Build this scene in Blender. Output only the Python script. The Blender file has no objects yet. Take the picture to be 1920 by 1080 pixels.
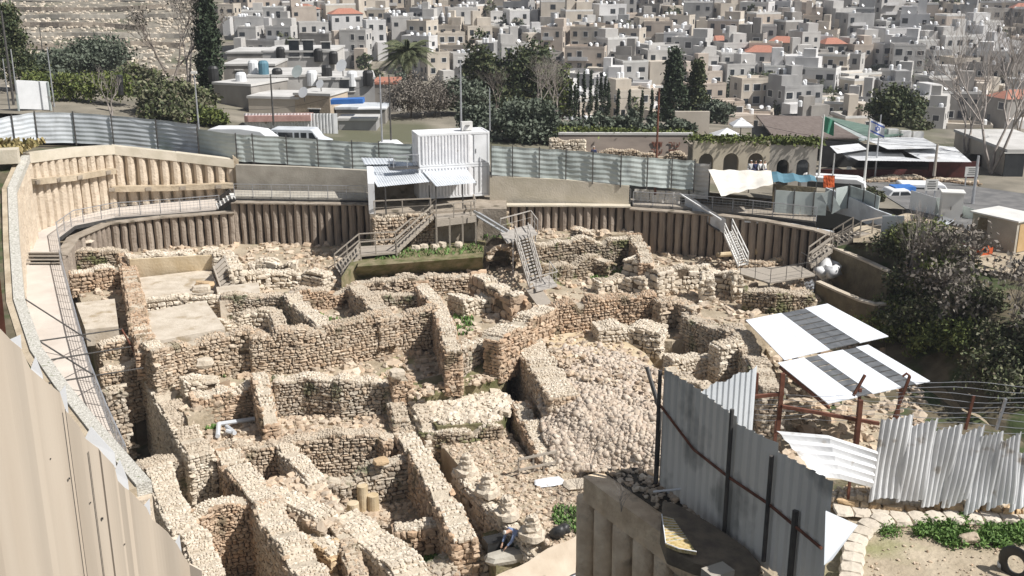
import bpy, math, random
import numpy as np
from mathutils import Vector
S = bpy.context.scene
COL = S.collection
random.seed(7); RNG = np.random.default_rng(11)
# ---------------------------------------------------------------- camera, sky, sun, exposure
PITCH = math.radians(17); FPX = 2000.0; CAMZ = 25.0
cd = bpy.data.cameras.new("camera"); cam = bpy.data.objects.new("camera", cd); COL.objects.link(cam)
cam.location = (0, 0, CAMZ); cam.rotation_euler = (math.radians(90) - PITCH, 0, 0)
cd.sensor_width = 36; cd.lens = 36 * FPX / 1920; cd.clip_start = 0.2; cd.clip_end = 3000
S.camera = cam
SUN_EL = math.radians(49); SUN_AZ = math.atan2(0.94, -0.34)       # direction towards the sun, from +Y clockwise
w = bpy.data.worlds.new("World"); S.world = w; w.use_nodes = True
nt = w.node_tree; bg = nt.nodes["Background"]; sk = nt.nodes.new("ShaderNodeTexSky")
sk.sky_type = 'NISHITA'; sk.sun_disc = False; sk.sun_elevation = SUN_EL; sk.sun_rotation = SUN_AZ
sk.air_density = 1.0; sk.dust_density = 1.0
hs_ = nt.nodes.new('ShaderNodeHueSaturation'); hs_.inputs['Saturation'].default_value = .5; nt.links.new(sk.outputs[0], hs_.inputs['Color']); nt.links.new(hs_.outputs[0], bg.inputs[0]); bg.inputs[1].default_value = 0.065
sd = bpy.data.lights.new("sun", 'SUN'); sd.energy = 5.0; sd.angle = math.radians(0.5); sd.color = (1, 0.965, 0.92)
so = bpy.data.objects.new("sun", sd); COL.objects.link(so)
sv = Vector((math.sin(SUN_AZ) * math.cos(SUN_EL), math.cos(SUN_AZ) * math.cos(SUN_EL), math.sin(SUN_EL)))
so.rotation_euler = sv.to_track_quat('Z', 'Y').to_euler(); so.location = (60, -20, 80)
S.view_settings.view_transform = 'Standard'; S.view_settings.look = 'None'
S.view_settings.exposure = 0.33; S.view_settings.gamma = 1
HAZE = 0.00024
# ---------------------------------------------------------------- helpers
CP, SP = math.cos(PITCH), math.sin(PITCH)
def ray(px, py):
    x = (px - 960) / FPX; v = (540 - py) / FPX
    return Vector((x, CP + v * SP, -SP + v * CP))
def P(px, py, z):                # point of the place seen at a pixel, at height z
    d = ray(px, py); return Vector((0, 0, CAMZ)) + d * ((z - CAMZ) / d.z)
def Q(px, py, y):                # ... at depth y
    d = ray(px, py); return Vector((0, 0, CAMZ)) + d * (y / d.y)
def tag(o, label=None, cat=None, group=None, kind=None):
    if label: o['label'] = label
    if cat: o['category'] = cat
    if group: o['group'] = group
    if kind: o['kind'] = kind
    return o
def thing(name, loc, label, cat, group=None, rz=0):
    o = bpy.data.objects.new(name, None); COL.objects.link(o); o.location = loc; o.rotation_euler.z = rz
    o.empty_display_size = 0.3
    return tag(o, label, cat, group)
_C = np.array([(x, y, z) for x in (-1, 0, 1) for y in (-1, 0, 1) for z in (-1, 0, 1) if (x, y, z) != (0, 0, 0)], float)
_ci = {tuple(int(a) for a in v): i for i, v in enumerate(_C)}
_F = []
for ax in range(3):
    for sgn in (-1, 1):
        for a in (-1, 0):
            for b in (-1, 0):
                q = []
                for (u, v) in ((a, b), (a + 1, b), (a + 1, b + 1), (a, b + 1)):
                    c = [0, 0, 0]; c[ax] = sgn; c[(ax + 1) % 3] = u; c[(ax + 2) % 3] = v; q.append(_ci[tuple(c)])
                if sgn < 0: q.reverse()
                _F.append(q)
_F = np.array(_F)
_k = np.abs(_C).sum(1); _T = _C * np.where(_k == 3, 0.74, np.where(_k == 2, 0.88, 1.0))[:, None]
_T8 = np.array([(x, y, z) for x in (-1, 1) for y in (-1, 1) for z in (-1, 1)], float)
_F8 = np.array([(0, 1, 3, 2), (4, 6, 7, 5), (0, 4, 5, 1), (2, 3, 7, 6), (0, 2, 6, 4), (1, 5, 7, 3)])
class MB:
    def __init__(s): s.v = []; s.f = []; s.n = 0; s.q = []
    def add(s, vs, fs):
        o = s.n; s.v.append(np.asarray(vs, float).reshape(-1, 3)); s.n += len(vs)
        for f in fs: s.f.append([i + o for i in f])
        return s
    def addq(s, vs, fq):          # numpy quads
        vs = np.asarray(vs, float).reshape(-1, 3); s.q.append(np.asarray(fq) + s.n); s.v.append(vs); s.n += len(vs); return s
    def box(s, c, d, rz=0, ax=None):     # centre, full size
        v = _T8 * (np.array(d) / 2)
        if ax is not None: v = v @ np.array(ax)
        elif rz:
            cs, sn = math.cos(rz), math.sin(rz); v = np.c_[v[:, 0] * cs - v[:, 1] * sn, v[:, 0] * sn + v[:, 1] * cs, v[:, 2]]
        return s.addq(v + np.array(c), _F8)
    def hexa(s, p):               # 8 points: bottom 4 ccw, top 4 ccw
        return s.add([tuple(a) for a in p], [(3, 2, 1, 0), (4, 5, 6, 7), (0, 1, 5, 4), (1, 2, 6, 5), (2, 3, 7, 6), (3, 0, 4, 7)])
    def prism(s, poly, z0, z1):
        n = len(poly); a = sum(poly[i][0] * poly[(i + 1) % n][1] - poly[(i + 1) % n][0] * poly[i][1] for i in range(n))
        if a < 0: poly = poly[::-1]
        zs = z1 if isinstance(z1, (list, tuple)) else [z1] * n
        if a < 0 and isinstance(z1, (list, tuple)): zs = zs[::-1]
        vs = [(p[0], p[1], z0) for p in poly] + [(p[0], p[1], zz) for p, zz in zip(poly, zs)]
        fs = [list(range(n))[::-1], list(range(n, 2 * n))] + [(i, (i + 1) % n, n + (i + 1) % n, n + i) for i in range(n)]
        return s.add(vs, fs)
    def bar(s, a, b, wd, ht=None):  # rectangular bar
        a = Vector(a); b = Vector(b); ht = ht or wd; d = b - a
        if d.length < 1e-6: return s
        d.normalize(); up = Vector((0, 0, 1)) if abs(d.z) < .99 else Vector((0, 1, 0))
        sd_ = d.cross(up).normalized() * (wd / 2); u = sd_.cross(d).normalized() * (ht / 2)
        r = [a - sd_ - u, a + sd_ - u, b + sd_ - u, b - sd_ - u, a - sd_ + u, a + sd_ + u, b + sd_ + u, b - sd_ + u]
        return s.hexa(r)
    def tube(s, pts, r, n=8, cap=True):
        pts = [Vector(p) for p in pts]; rs = r if isinstance(r, (list, tuple)) else [r] * len(pts)
        vs = []; prev = None
        for i, p in enumerate(pts):
            d = (pts[min(i + 1, len(pts) - 1)] - pts[max(i - 1, 0)]).normalized()
            if prev is None: a = d.orthogonal().normalized()
            else: a = (prev - d * prev.dot(d)); a = a.normalized() if a.length > 1e-6 else d.orthogonal().normalized()
            prev = a; b = d.cross(a)
            for k in range(n):
                t = 2 * math.pi * k / n; vs.append(tuple(p + (a * math.cos(t) + b * math.sin(t)) * rs[i]))
        fs = [(i * n + k, i * n + (k + 1) % n, (i + 1) * n + (k + 1) % n, (i + 1) * n + k) for i in range(len(pts) - 1) for k in range(n)]
        if cap: fs += [tuple(range(n))[::-1], tuple((len(pts) - 1) * n + k for k in range(n))]
        return s.add(vs, fs)
    def lathe(s, c, prof, n=14):   # prof [(r,z)]
        vs = [(c[0] + r * math.cos(2 * math.pi * k / n), c[1] + r * math.sin(2 * math.pi * k / n), c[2] + z) for r, z in prof for k in range(n)]
        m = len(prof)
        fs = [(i * n + k, i * n + (k + 1) % n, (i + 1) * n + (k + 1) % n, (i + 1) * n + k) for i in range(m - 1) for k in range(n)]
        fs += [tuple(range(n))[::-1], tuple((m - 1) * n + k for k in range(n))]
        return s.add(vs, fs)
    def grid(s, pts):              # pts [row][col] of 3-vectors
        R, Cc = len(pts), len(pts[0]); vs = [tuple(p) for r in pts for p in r]
        return s.add(vs, [(i * Cc + j, i * Cc + j + 1, (i + 1) * Cc + j + 1, (i + 1) * Cc + j) for i in range(R - 1) for j in range(Cc - 1)])
    def stones(s, c, half, ax, jit=0.12):   # N rounded stones
        c = np.asarray(c, float); half = np.asarray(half, float); N = len(c)
        if N == 0: return s
        t = _T[None] * (1 + RNG.normal(0, jit, (N, 26, 1))) + RNG.normal(0, jit * .55, (N, 26, 3))
        v = t * half[:, None, :]
        v = np.einsum('nij,njk->nik', v, np.asarray(ax)) + c[:, None, :]
        f = _F[None] + (np.arange(N) * 26)[:, None, None]
        return s.addq(v.reshape(-1, 3), f.reshape(-1, 4))
    def build(s, name, mt, parent=None, smooth=False, origin=None, rough=0):
        V = np.concatenate(s.v) if s.v else np.zeros((0, 3))
        if rough: V = V + RNG.normal(0, rough, V.shape)
        if origin is not None: O = np.array(origin)
        elif parent is not None:
            O = np.array(parent.location); q = parent
            while q.parent: q = q.parent; O = O + np.array(q.location)
        else:
            O = np.array([(V[:, 0].min() + V[:, 0].max()) / 2, (V[:, 1].min() + V[:, 1].max()) / 2, V[:, 2].min()])
        V = V - O
        ls = [len(f) for f in s.f]; li = [i for f in s.f for i in f]
        if s.q:
            Qd = np.concatenate(s.q); ls = np.concatenate([np.array(ls, int), np.full(len(Qd), 4)]); li = np.concatenate([np.array(li, int), Qd.ravel()])
        ls = np.asarray(ls, np.int32); li = np.asarray(li, np.int32)
        me = bpy.data.meshes.new(name); me.vertices.add(len(V)); me.vertices.foreach_set("co", V.astype(np.float32).ravel())
        me.loops.add(len(li)); me.loops.foreach_set("vertex_index", li)
        me.polygons.add(len(ls)); me.polygons.foreach_set("loop_start", np.concatenate([[0], np.cumsum(ls)[:-1]]).astype(np.int32))
        me.update(calc_edges=True)
        if smooth: me.polygons.foreach_set("use_smooth", np.ones(len(ls), bool))
        else: me.polygons.foreach_set("use_smooth", np.zeros(len(ls), bool))
        me.materials.append(mt); me.validate()
        o = bpy.data.objects.new(name, me); COL.objects.link(o)
        if parent: o.parent = parent
        else: o.location = O
        return o
def inst(src, name, parent, loc, rz=0, sc=(1, 1, 1)):
    o = src.copy(); o.name = name; COL.objects.link(o); o.parent = parent; o.location = loc; o.rotation_euler = (0, 0, rz); o.scale = sc
    return o
def mesh_only(mb, name, mt, smooth=False):
    o = mb.build(name, mt, origin=(0, 0, 0), smooth=smooth); me = o.data; bpy.data.objects.remove(o); return me
def link(me, name, parent, loc=(0, 0, 0), rz=0, sc=(1, 1, 1)):
    o = bpy.data.objects.new(name, me); COL.objects.link(o)
    if parent: o.parent = parent
    o.location = loc; o.rotation_euler.z = rz; o.scale = sc; return o
def vary(a): return a
# ---------------------------------------------------------------- materials
def mat(name, c1, c2=None, sc=2.0, rough=.85, bump=0, bsc=12, island=0.0, metal=0, c3=None, fac3=.5, sc3=.6, island_cols=None, det=5, streak=None):
    m = bpy.data.materials.new(name); m.use_nodes = True; t = m.node_tree; b = t.nodes["Principled BSDF"]; L = t.links.new
    b.inputs["Roughness"].default_value = rough; b.inputs["Metallic"].default_value = metal
    co = t.nodes.new("ShaderNodeNewGeometry")
    def noise(scale, detail=det):
        n = t.nodes.new("ShaderNodeTexNoise"); n.inputs["Scale"].default_value = scale; n.inputs["Detail"].default_value = detail
        L(co.outputs["Position"], n.inputs["Vector"]); return n
    def ramp(src, p0, p1, a=(0, 0, 0), z=(1, 1, 1)):
        r = t.nodes.new("ShaderNodeValToRGB"); r.color_ramp.elements[0].position = p0; r.color_ramp.elements[1].position = p1
        r.color_ramp.elements[0].color = (*a, 1); r.color_ramp.elements[1].color = (*z, 1); L(src, r.inputs[0]); return r
    def mix(f, a, bb, bt='MIX'):
        x = t.nodes.new("ShaderNodeMix"); x.data_type = 'RGBA'; x.blend_type = bt
        if isinstance(f, float): x.inputs[0].default_value = f
        else: L(f, x.inputs[0])
        for sck, val in ((6, a), (7, bb)):
            if isinstance(val, tuple): x.inputs[sck].default_value = (*val, 1)
            else: L(val, x.inputs[sck])
        return x.outputs[2]
    c2 = c2 or tuple(min(1, k * 1.15) for k in c1)
    n = noise(sc)
    if streak:
        mp = t.nodes.new("ShaderNodeMapping"); mp.inputs["Scale"].default_value = streak; L(co.outputs["Position"], mp.inputs[0]); L(mp.outputs[0], n.inputs["Vector"])
    col = mix(ramp(n.outputs[0], .35, .65).outputs[0], c1, c2)
    if island_cols:
        r = t.nodes.new("ShaderNodeValToRGB"); L(co.outputs["Random Per Island"], r.inputs[0]); cr = r.color_ramp
        k = len(island_cols)
        cr.elements[0].color = (*island_cols[0], 1); cr.elements[1].color = (*island_cols[-1], 1)
        for i in range(1, k - 1):
            e = cr.elements.new(i / (k - 1)); e.color = (*island_cols[i], 1)
        col = mix(island if island else .75, col, r.outputs[0])
    if c3: col = mix(ramp(noise(sc3).outputs[0], fac3, fac3 + .1).outputs[0], col, c3)
    L(col, b.inputs["Base Color"])
    if bump:
        bn = noise(bsc, 6); bp = t.nodes.new("ShaderNodeBump"); bp.inputs["Strength"].default_value = bump; bp.inputs["Distance"].default_value = .08
        L(bn.outputs[0], bp.inputs["Height"]); L(bp.outputs[0], b.inputs["Normal"])
    return m
STC = [(.30, .22, .155), (.47, .37, .275), (.58, .48, .37), (.42, .36, .295), (.66, .56, .44), (.34, .285, .225), (.60, .46, .33), (.52, .45, .37), (.72, .64, .53)]
M = {}
STC = [(c[0] * .92, c[1] * .885, c[2] * .84) for c in STC]
M['stone'] = mat('rubble limestone', (.38, .31, .225), (.52, .435, .335), 3, bump=.6, bsc=9, island_cols=STC, c3=(.26, .22, .15), fac3=.60, sc3=.9)
M['stone_b'] = mat('reddish rubble limestone', (.30, .23, .165), (.42, .335, .25), 3, bump=.6, bsc=9, island_cols=[(k[0] * 1.02, k[1] * .93, k[2] * .86) for k in STC], c3=(.20, .155, .10), fac3=.56, sc3=.9)
M['stone_c'] = mat('grey rubble limestone', (.30, .265, .215), (.42, .375, .31), 3, bump=.6, bsc=9, island_cols=[(k[0] * .92, k[1] * .96, k[2] * 1.0) for k in STC], c3=(.17, .17, .10), fac3=.57, sc3=.9)
M['cap_b'] = mat('dusty worn wall top', (.34, .285, .21), (.46, .395, .31), 4, bump=.7, bsc=8, island_cols=[(.44, .365, .275), (.57, .485, .385), (.37, .305, .23), (.62, .54, .43), (.50, .42, .33)])
M['capmortar'] = mat('pale top mortar', (.40, .345, .265), (.55, .48, .38), 2.5, bump=.8, bsc=14)
M['stonedark'] = mat('mossy dark limestone', (.20, .165, .11), (.36, .30, .21), 2, bump=.7, bsc=9, island_cols=[tuple(k * .72 for k in c) for c in STC], c3=(.14, .14, .06), fac3=.52, sc3=.8)
M['mortar'] = mat('earth mortar', (.09, .065, .04), (.16, .12, .08), 4, bump=.8, bsc=7)
M['cap'] = mat('pale consolidated wall top', (.42, .36, .275), (.55, .48, .385), 4, bump=.7, bsc=8, island_cols=[(.56, .48, .38), (.70, .62, .50), (.46, .385, .295), (.76, .69, .58), (.62, .54, .44)])
M['dirt'] = mat('excavated dirt', (.30, .245, .17), (.46, .39, .29), .7, bump=.9, bsc=5, c3=(.19, .20, .075), fac3=.60, sc3=.22)
M['pebble'] = mat('loose pebbles', (.42, .35, .26), (.60, .52, .42), 5, island_cols=STC, island=.85)
M['heap'] = mat('rubble heap stones', (.40, .325, .245), (.54, .45, .36), 5, bump=.4, island_cols=[(.40, .32, .25), (.50, .42, .33), (.62, .54, .45), (.46, .36, .28), (.56, .49, .41), (.33, .26, .20)], island=.85)
M['plaster'] = mat('ancient lime plaster', (.46, .395, .31), (.58, .515, .425), 1.2, bump=.4, bsc=6, c3=(.36, .29, .20), fac3=.58, sc3=.8)
M['plasterwall'] = mat('ochre lime plaster', (.46, .36, .22), (.60, .50, .35), 1.0, bump=.4, bsc=6, streak=(1, 1, .4))
M['moss'] = mat('mossy earth', (.10, .105, .035), (.24, .20, .12), 1.4, bump=.9, bsc=6)
M['drygrass'] = mat('dry yellow grass', (.16, .12, .04), (.30, .24, .10), 5, island_cols=[(.12, .12, .03), (.28, .22, .09), (.36, .29, .14)])
M['grass'] = mat('short grass', (.07, .12, .02), (.15, .20, .05), 5, island_cols=[(.06, .11, .02), (.14, .19, .05), (.20, .21, .08)])
M['pilelight'] = mat('sprayed concrete piles', (.46, .37, .27), (.60, .51, .40), 2.2, bump=1.0, bsc=6, island_cols=[(.52, .42, .31), (.62, .53, .42), (.45, .36, .26)], island=.5)
M['piledark'] = mat('stained concrete piles', (.18, .145, .115), (.50, .43, .35), 1.0, bump=.9, bsc=5, island_cols=[(.15, .12, .095), (.34, .285, .23), (.22, .175, .14), (.40, .345, .285)], island=.55, streak=(2.2, 2.2, .22))
M['shotcrete'] = mat('shotcrete', (.36, .29, .20), (.50, .42, .31), 1.0, bump=.8, bsc=5)
M['darkcrete'] = mat('dark shotcrete', (.055, .045, .035), (.10, .08, .06), 1.0, bump=.8, bsc=5)  # dark copy of shotcrete; behind the near ledge piles it paints gap shade
M['concrete'] = mat('grey concrete', (.34, .31, .26), (.45, .42, .36), .8, bump=.3, bsc=8)
M['concrete_d'] = mat('weathered concrete', (.24, .20, .155), (.36, .31, .25), 1.2, bump=.6, bsc=7, c3=(.12, .10, .07), fac3=.58, sc3=.9)
M['nearcrete'] = mat('brown weathered ledge concrete', (.60, .45, .30), (.80, .64, .45), 2.5, bump=.7, bsc=9, c3=(.30, .24, .17), fac3=.6, sc3=1.2)
M['capbeam'] = mat('capping beam concrete', (.50, .45, .35), (.60, .54, .44), .8, bump=.3, bsc=8)
M['deck'] = mat('plywood deck', (.52, .465, .41), (.62, .56, .50), .6, rough=.7)
M['stairmetal'] = mat('dusty stair steel', (.34, .315, .285), (.46, .43, .39), 3, rough=.7)
M['wood'] = mat('grey weathered timber', (.22, .19, .155), (.36, .315, .26), 3, rough=.9, bump=.3, island_cols=[(.24, .21, .17), (.36, .32, .27), (.30, .26, .21)])
M['metal'] = mat('galvanised steel', (.42, .43, .45), (.55, .56, .58), 3, rough=.45, metal=.6)
M['metald'] = mat('dark steel', (.07, .07, .07), (.13, .12, .11), 3, rough=.6, metal=.4)
M['rust'] = mat('rusty red steel', (.10, .035, .02), (.19, .075, .045), 4, rough=.8)
M['sheetL'] = mat('pale aluminium sheet', (.50, .53, .56), (.62, .65, .68), .8, rough=.6, metal=.1, c3=(.42, .44, .46), fac3=.58, sc3=.5)
M['sheetG'] = mat('grey green sheet', (.40, .45, .43), (.52, .57, .55), .7, rough=.6, metal=.05, c3=(.24, .27, .27), fac3=.6, sc3=.4)
M['sheetN'] = mat('near grey sheet', (.62, .60, .55), (.76, .73, .67), .6, rough=.6, metal=0, c3=(.38, .37, .34), fac3=.55, sc3=.7, streak=(1, 1, .25))
M['sheetW'] = mat('white corrugated sheet', (.58, .585, .59), (.70, .705, .71), 1.2, rough=.55, metal=.05, c3=(.33, .29, .24), fac3=.62, sc3=2.2)
M['sheetB'] = mat('beige painted sheet', (.50, .42, .33), (.56, .48, .385), 1.5, rough=.6, streak=(6, 6, .3))
M['white'] = mat('white paint', (.68, .69, .70), (.78, .79, .80), .8, rough=.5)
M['offwhite'] = mat('off white paint', (.60, .59, .56), (.70, .69, .66), .8, rough=.6)
M['canopy'] = mat('white canopy panel', (.70, .73, .78), (.80, .83, .87), .7, rough=.4)
M['solar'] = mat('grey translucent panel', (.10, .105, .11), (.16, .165, .17), 2, rough=.3)
M['glass'] = mat('dark glass', (.02, .025, .03), (.04, .045, .05), 1, rough=.12)
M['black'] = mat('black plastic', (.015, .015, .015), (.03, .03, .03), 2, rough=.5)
M['tarpw'] = mat('white tarpaulin', (.60, .57, .51), (.72, .69, .63), 1.3, rough=.8, bump=.3, bsc=3)
M['tarpb'] = mat('blue tarpaulin', (.06, .15, .20), (.10, .21, .27), 1, rough=.7)
M['blue'] = mat('bright blue sheet', (.03, .13, .42), (.05, .18, .5), 2, rough=.6)
M['orange'] = mat('orange cloth', (.55, .09, .02), (.62, .13, .03), 4, rough=.8)
M['redroof'] = mat('red roof tiles', (.33, .135, .09), (.42, .19, .13), 3, rough=.85)
M['redfence'] = mat('dark red fence', (.06, .014, .012), (.10, .022, .018), 2, rough=.6)
M['pergola'] = mat('brown pergola cover', (.125, .095, .08), (.19, .155, .135), 1.5, rough=.9, streak=(3, .4, 1))
M['greenroof'] = mat('green net roof', (.09, .15, .12), (.15, .22, .18), 1, rough=.8)
M['asphalt'] = mat('asphalt', (.11, .11, .11), (.18, .175, .17), 1, rough=.9)
M['trunk'] = mat('bark', (.10, .08, .06), (.18, .15, .115), 4)
M['bare'] = mat('pale bare twigs', (.24, .21, .185), (.36, .32, .29), 3)
M['purple'] = mat('grey brown twigs', (.15, .125, .105), (.24, .205, .18), 3)
def leaf(name, cols): return mat(name, cols[0], cols[1], 2, rough=.75, island_cols=cols, island=.9)
M['cyp'] = leaf('cypress foliage', [(.012, .022, .010), (.03, .05, .02), (.045, .065, .028), (.02, .035, .015)])
M['pine'] = leaf('pine foliage', [(.02, .035, .014), (.05, .07, .025), (.08, .095, .035), (.10, .10, .04)])
M['olive'] = leaf('olive foliage', [(.05, .065, .04), (.10, .125, .085), (.14, .16, .12), (.075, .09, .06)])
M['hedge'] = leaf('hedge foliage', [(.05, .075, .015), (.12, .15, .03), (.17, .19, .05), (.04, .06, .02)])
M['shrub'] = leaf('shrub foliage', [(.035, .05, .02), (.085, .105, .035), (.14, .155, .07), (.20, .19, .12), (.05, .06, .03), (.14, .11, .075)])
M['weed'] = leaf('fresh weeds', [(.05, .11, .02), (.10, .19, .04), (.15, .25, .06), (.08, .14, .03)])
M['twiggy'] = leaf('bare bush twigs', [(.12, .10, .08), (.20, .175, .15), (.16, .145, .115)])
M['palm'] = leaf('palm fronds', [(.035, .05, .022), (.09, .105, .045), (.16, .165, .09)])
# ---------------------------------------------------------------- ruins
def rot_axes(e, n, u, N, amt=.12):
    A = np.tile(np.array([tuple(e), tuple(n), tuple(u)]), (N, 1, 1)).astype(float)
    k = RNG.normal(0, amt, (N, 3)); Rm = np.zeros((N, 3, 3)); Rm[:, 0, 0] = Rm[:, 1, 1] = Rm[:, 2, 2] = 1
    Rm[:, 0, 1] = -k[:, 2]; Rm[:, 1, 0] = k[:, 2]; Rm[:, 0, 2] = k[:, 1]; Rm[:, 2, 0] = -k[:, 1]; Rm[:, 1, 2] = -k[:, 0]; Rm[:, 2, 1] = k[:, 0]
    return A @ Rm
WTONE = ['stone', 'stone_b', 'stone_c']
def masonry(pix, zt, zb, th, st=.30, label='', matk='stone', name='rubble_wall', world=False, ragged=None, capk=None, cat='ruined wall', group='excavated stone walls', missing=.03):
    if matk == 'stone': matk = random.choice(WTONE)
    st *= random.uniform(.72, .95); n0 = len(pix); zs = zt if isinstance(zt, (list, tuple)) else [zt] * n0
    pts = [Vector((p[0], p[1], z)) if world else P(p[0], p[1], z) for p, z in zip(pix, zs)]
    if ragged is None: ragged = random.uniform(.07, .16)
    elif ragged == 'lo': ragged = .05
    mb = MB(); core = MB(); cap = MB(); cm = MB(); nx = random.random() * 100
    if ragged > .06:                                        # old walls wander a little
        np_ = [pts[0]]
        for a, b in zip(pts[:-1], pts[1:]):
            L_ = (b - a).length; m_ = max(1, int(L_ / 1.8)); sd_ = Vector((-(b - a).y, (b - a).x, 0)).normalized()
            for k in range(1, m_ + 1): np_.append(a.lerp(b, k / m_) + (sd_ * random.uniform(-.09, .09) if k < m_ else Vector((0, 0, 0))))
        pts = np_
    tot = sum((b - a).length for a, b in zip(pts[:-1], pts[1:])); bites = [(random.uniform(0, tot), random.uniform(.2, .7), random.uniform(.12, .5)) for _ in range(int(tot / 2.6) if ragged > .06 else 0)]
    acc_ = 0
    C, Hh, AX = [], [], []
    CC, CH, CA = [], [], []
    for i in range(len(pts) - 1):
        a, b = pts[i], pts[i + 1]; d = Vector((b.x - a.x, b.y - a.y, 0)); Ln = d.length
        if Ln < .05: continue
        d.normalize(); nn = Vector((-d.y, d.x, 0)); up = Vector((0, 0, 1))
        top = lambda s, s0=acc_: a.z + (b.z - a.z) * s / Ln + ragged * (math.sin(1.1 * (s + nx + s0)) + .6 * math.sin(3.1 * (s + s0 + nx)) - .4) - sum(dp_ * math.exp(-((s + s0 - c_) / w_) ** 2) for c_, w_, dp_ in bites)
        acc_ += Ln
        sl = max(1, int(Ln / .5)); h2 = th / 2 - .05
        ex0 = -.12 if i > 0 else 0; ex1 = 0
        for k in range(sl):
            s0 = Ln * k / sl; s1 = Ln * (k + 1) / sl
            if k == 0: s0 += ex0
            q = []
            for zz in (0, 1):
                for s_, sg in ((s0, -1), (s1, -1), (s1, 1), (s0, 1)):
                    p = a + d * s_ + nn * (h2 * sg); q.append((p.x, p.y, zb if zz == 0 else max(zb + .05, top(min(max(s_, 0), Ln)) - .2)))
            core.hexa(q); qq = [(v[0], v[1], v[2] - .01) for v in q[4:]]; cm.hexa(qq + [(v[0], v[1], v[2] + .16) for v in q[4:]])
        for sg in (-1, 1):
            z = zb
            zmax = max(a.z, b.z) + ragged * 2
            while z < zmax:
                h = st * random.uniform(.4, 1.1); s = ex0 - random.random() * st * .5
                while s < Ln:
                    l = st * (random.uniform(.5, 1.6) if random.random() > .12 else random.uniform(1.6, 2.6)); sc_ = s + l / 2
                    if z + h * .9 < top(min(max(sc_, 0), Ln)) and random.random() > missing:
                        k = random.uniform(.75, 1.0)
                        c = a + d * sc_ + nn * (sg * (th / 2 - random.uniform(.02, .09))); C.append((c.x, c.y, z + h / 2)); Hh.append((l / 2 * .93, .15 * k + .03, h / 2 * .92)); AX.append((d, nn))
                    s += l
                z += h
        for (s_, on) in ((0, i == 0), (Ln, i == len(pts) - 2)):
            if not on: continue
            z = zb
            while z < top(s_):
                h = st * random.uniform(.45, .95); t = -th / 2
                while t < th / 2:
                    l = st * random.uniform(.6, 1.5)
                    if z + h * .6 < top(s_):
                        c = a + d * s_ + nn * min(t + l / 2, th / 2 - .05); C.append((c.x, c.y, z + h / 2)); Hh.append((.15, l / 2, h / 2)); AX.append((d, nn))
                    t += l
                z += h
        ts = min(st * .62, .26)
        s = ex0
        while s < Ln:
            lr = ts * random.uniform(.6, 1.3); t = -th / 2 + .01
            while t < th / 2 - .05:
                l = ts * random.uniform(.6, 1.6); l = min(l, th / 2 - t + .05)
                c = a + d * (s + lr / 2 + random.uniform(-.05, .05)) + nn * (t + l / 2); zz = top(min(max(s + lr / 2, 0), Ln)) - .10 + random.uniform(-.02, .03)
                CC.append((c.x, c.y, zz)); CH.append((lr / 2 * .92, l / 2 * .92, .10)); CA.append((d, nn)); t += l
            s += lr
    def axs(A, amt):
        e = np.array([tuple(x[0]) for x in A]); n = np.array([tuple(x[1]) for x in A]); N = len(A)
        B = np.zeros((N, 3, 3)); B[:, 0] = e; B[:, 1] = n; B[:, 2, 2] = 1
        return B @ np.linalg.inv(rot_axes((1, 0, 0), (0, 1, 0), (0, 0, 1), N, amt)) if False else np.einsum('nij,njk->nik', rot_axes((1, 0, 0), (0, 1, 0), (0, 0, 1), N, amt), B)
    mb.stones(C, Hh, axs(AX, .07))
    o = mb.build(name, M[matk]); tag(o, label, cat, group, kind='thing')
    if CC: cap.stones(CC, CH, axs(CA, .08), .13); cap.build('wall_top', M[capk or random.choice(('cap', 'cap', 'cap_b', matk if matk != 'stonedark' else 'cap_b'))], o)
    core.build('mortar_core', M['mortar'], o); cm.build('top_mortar', M['capmortar'], o)
    return o
def poly_px(pp, z): return [tuple(P(x, y, z)[:2]) for x, y in pp]
def terrace(name, pp, z, zb, mk, kind='structure', label=None, cat=None):
    zz = z if isinstance(z, (list, tuple)) else [z] * len(pp)
    pts = [P(x, y, q) for (x, y), q in zip(pp, zz)]
    o = MB().prism([(p.x, p.y) for p in pts], zb, zz).build(name, M[mk])
    return tag(o, label, cat, kind=kind)
def inside(x, y, poly):
    c = False; n = len(poly)
    for i in range(n):
        x1, y1 = poly[i]; x2, y2 = poly[(i + 1) % n]
        if (y1 > y) != (y2 > y) and x < (x2 - x1) * (y - y1) / (y2 - y1) + x1: c = not c
    return c
def noise2(x, y, f=1, s=0): return (math.sin(x * f * 1.3 + s) * math.cos(y * f * 1.7 + s * 2) + .5 * math.sin(x * f * 3.1 + y * f * 2.3 + s))
def scatter(name, pp, zf, n, s0, s1, mk, label=None, kind='stuff', big=0, cat=None, flat=.6, power=2.2):
    xs = [p[0] for p in pp]; ys = [p[1] for p in pp]; C, H = [], []
    t = 0
    while len(C) < n and t < n * 20:
        t += 1; x = random.uniform(min(xs), max(xs)); y = random.uniform(min(ys), max(ys))
        if not inside(x, y, pp): continue
        s = s0 + (s1 - s0) * random.random() ** power; z = zf(x, y)
        C.append((x, y, z + s * .2)); H.append((s * random.uniform(.7, 1.2), s * random.uniform(.6, 1), s * flat * random.uniform(.7, 1.2)))
    if not C: return
    N = len(C); th = RNG.uniform(0, 6.28, N); B = np.zeros((N, 3, 3)); B[:, 0, 0] = np.cos(th); B[:, 0, 1] = np.sin(th); B[:, 1, 0] = -np.sin(th); B[:, 1, 1] = np.cos(th); B[:, 2, 2] = 1
    B = np.einsum('nij,njk->nik', rot_axes((1, 0, 0), (0, 1, 0), (0, 0, 1), N, .25), B)
    o = MB().stones(C, H, B, .16).build(name, M[mk]); return tag(o, label, cat, kind=kind)
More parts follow.
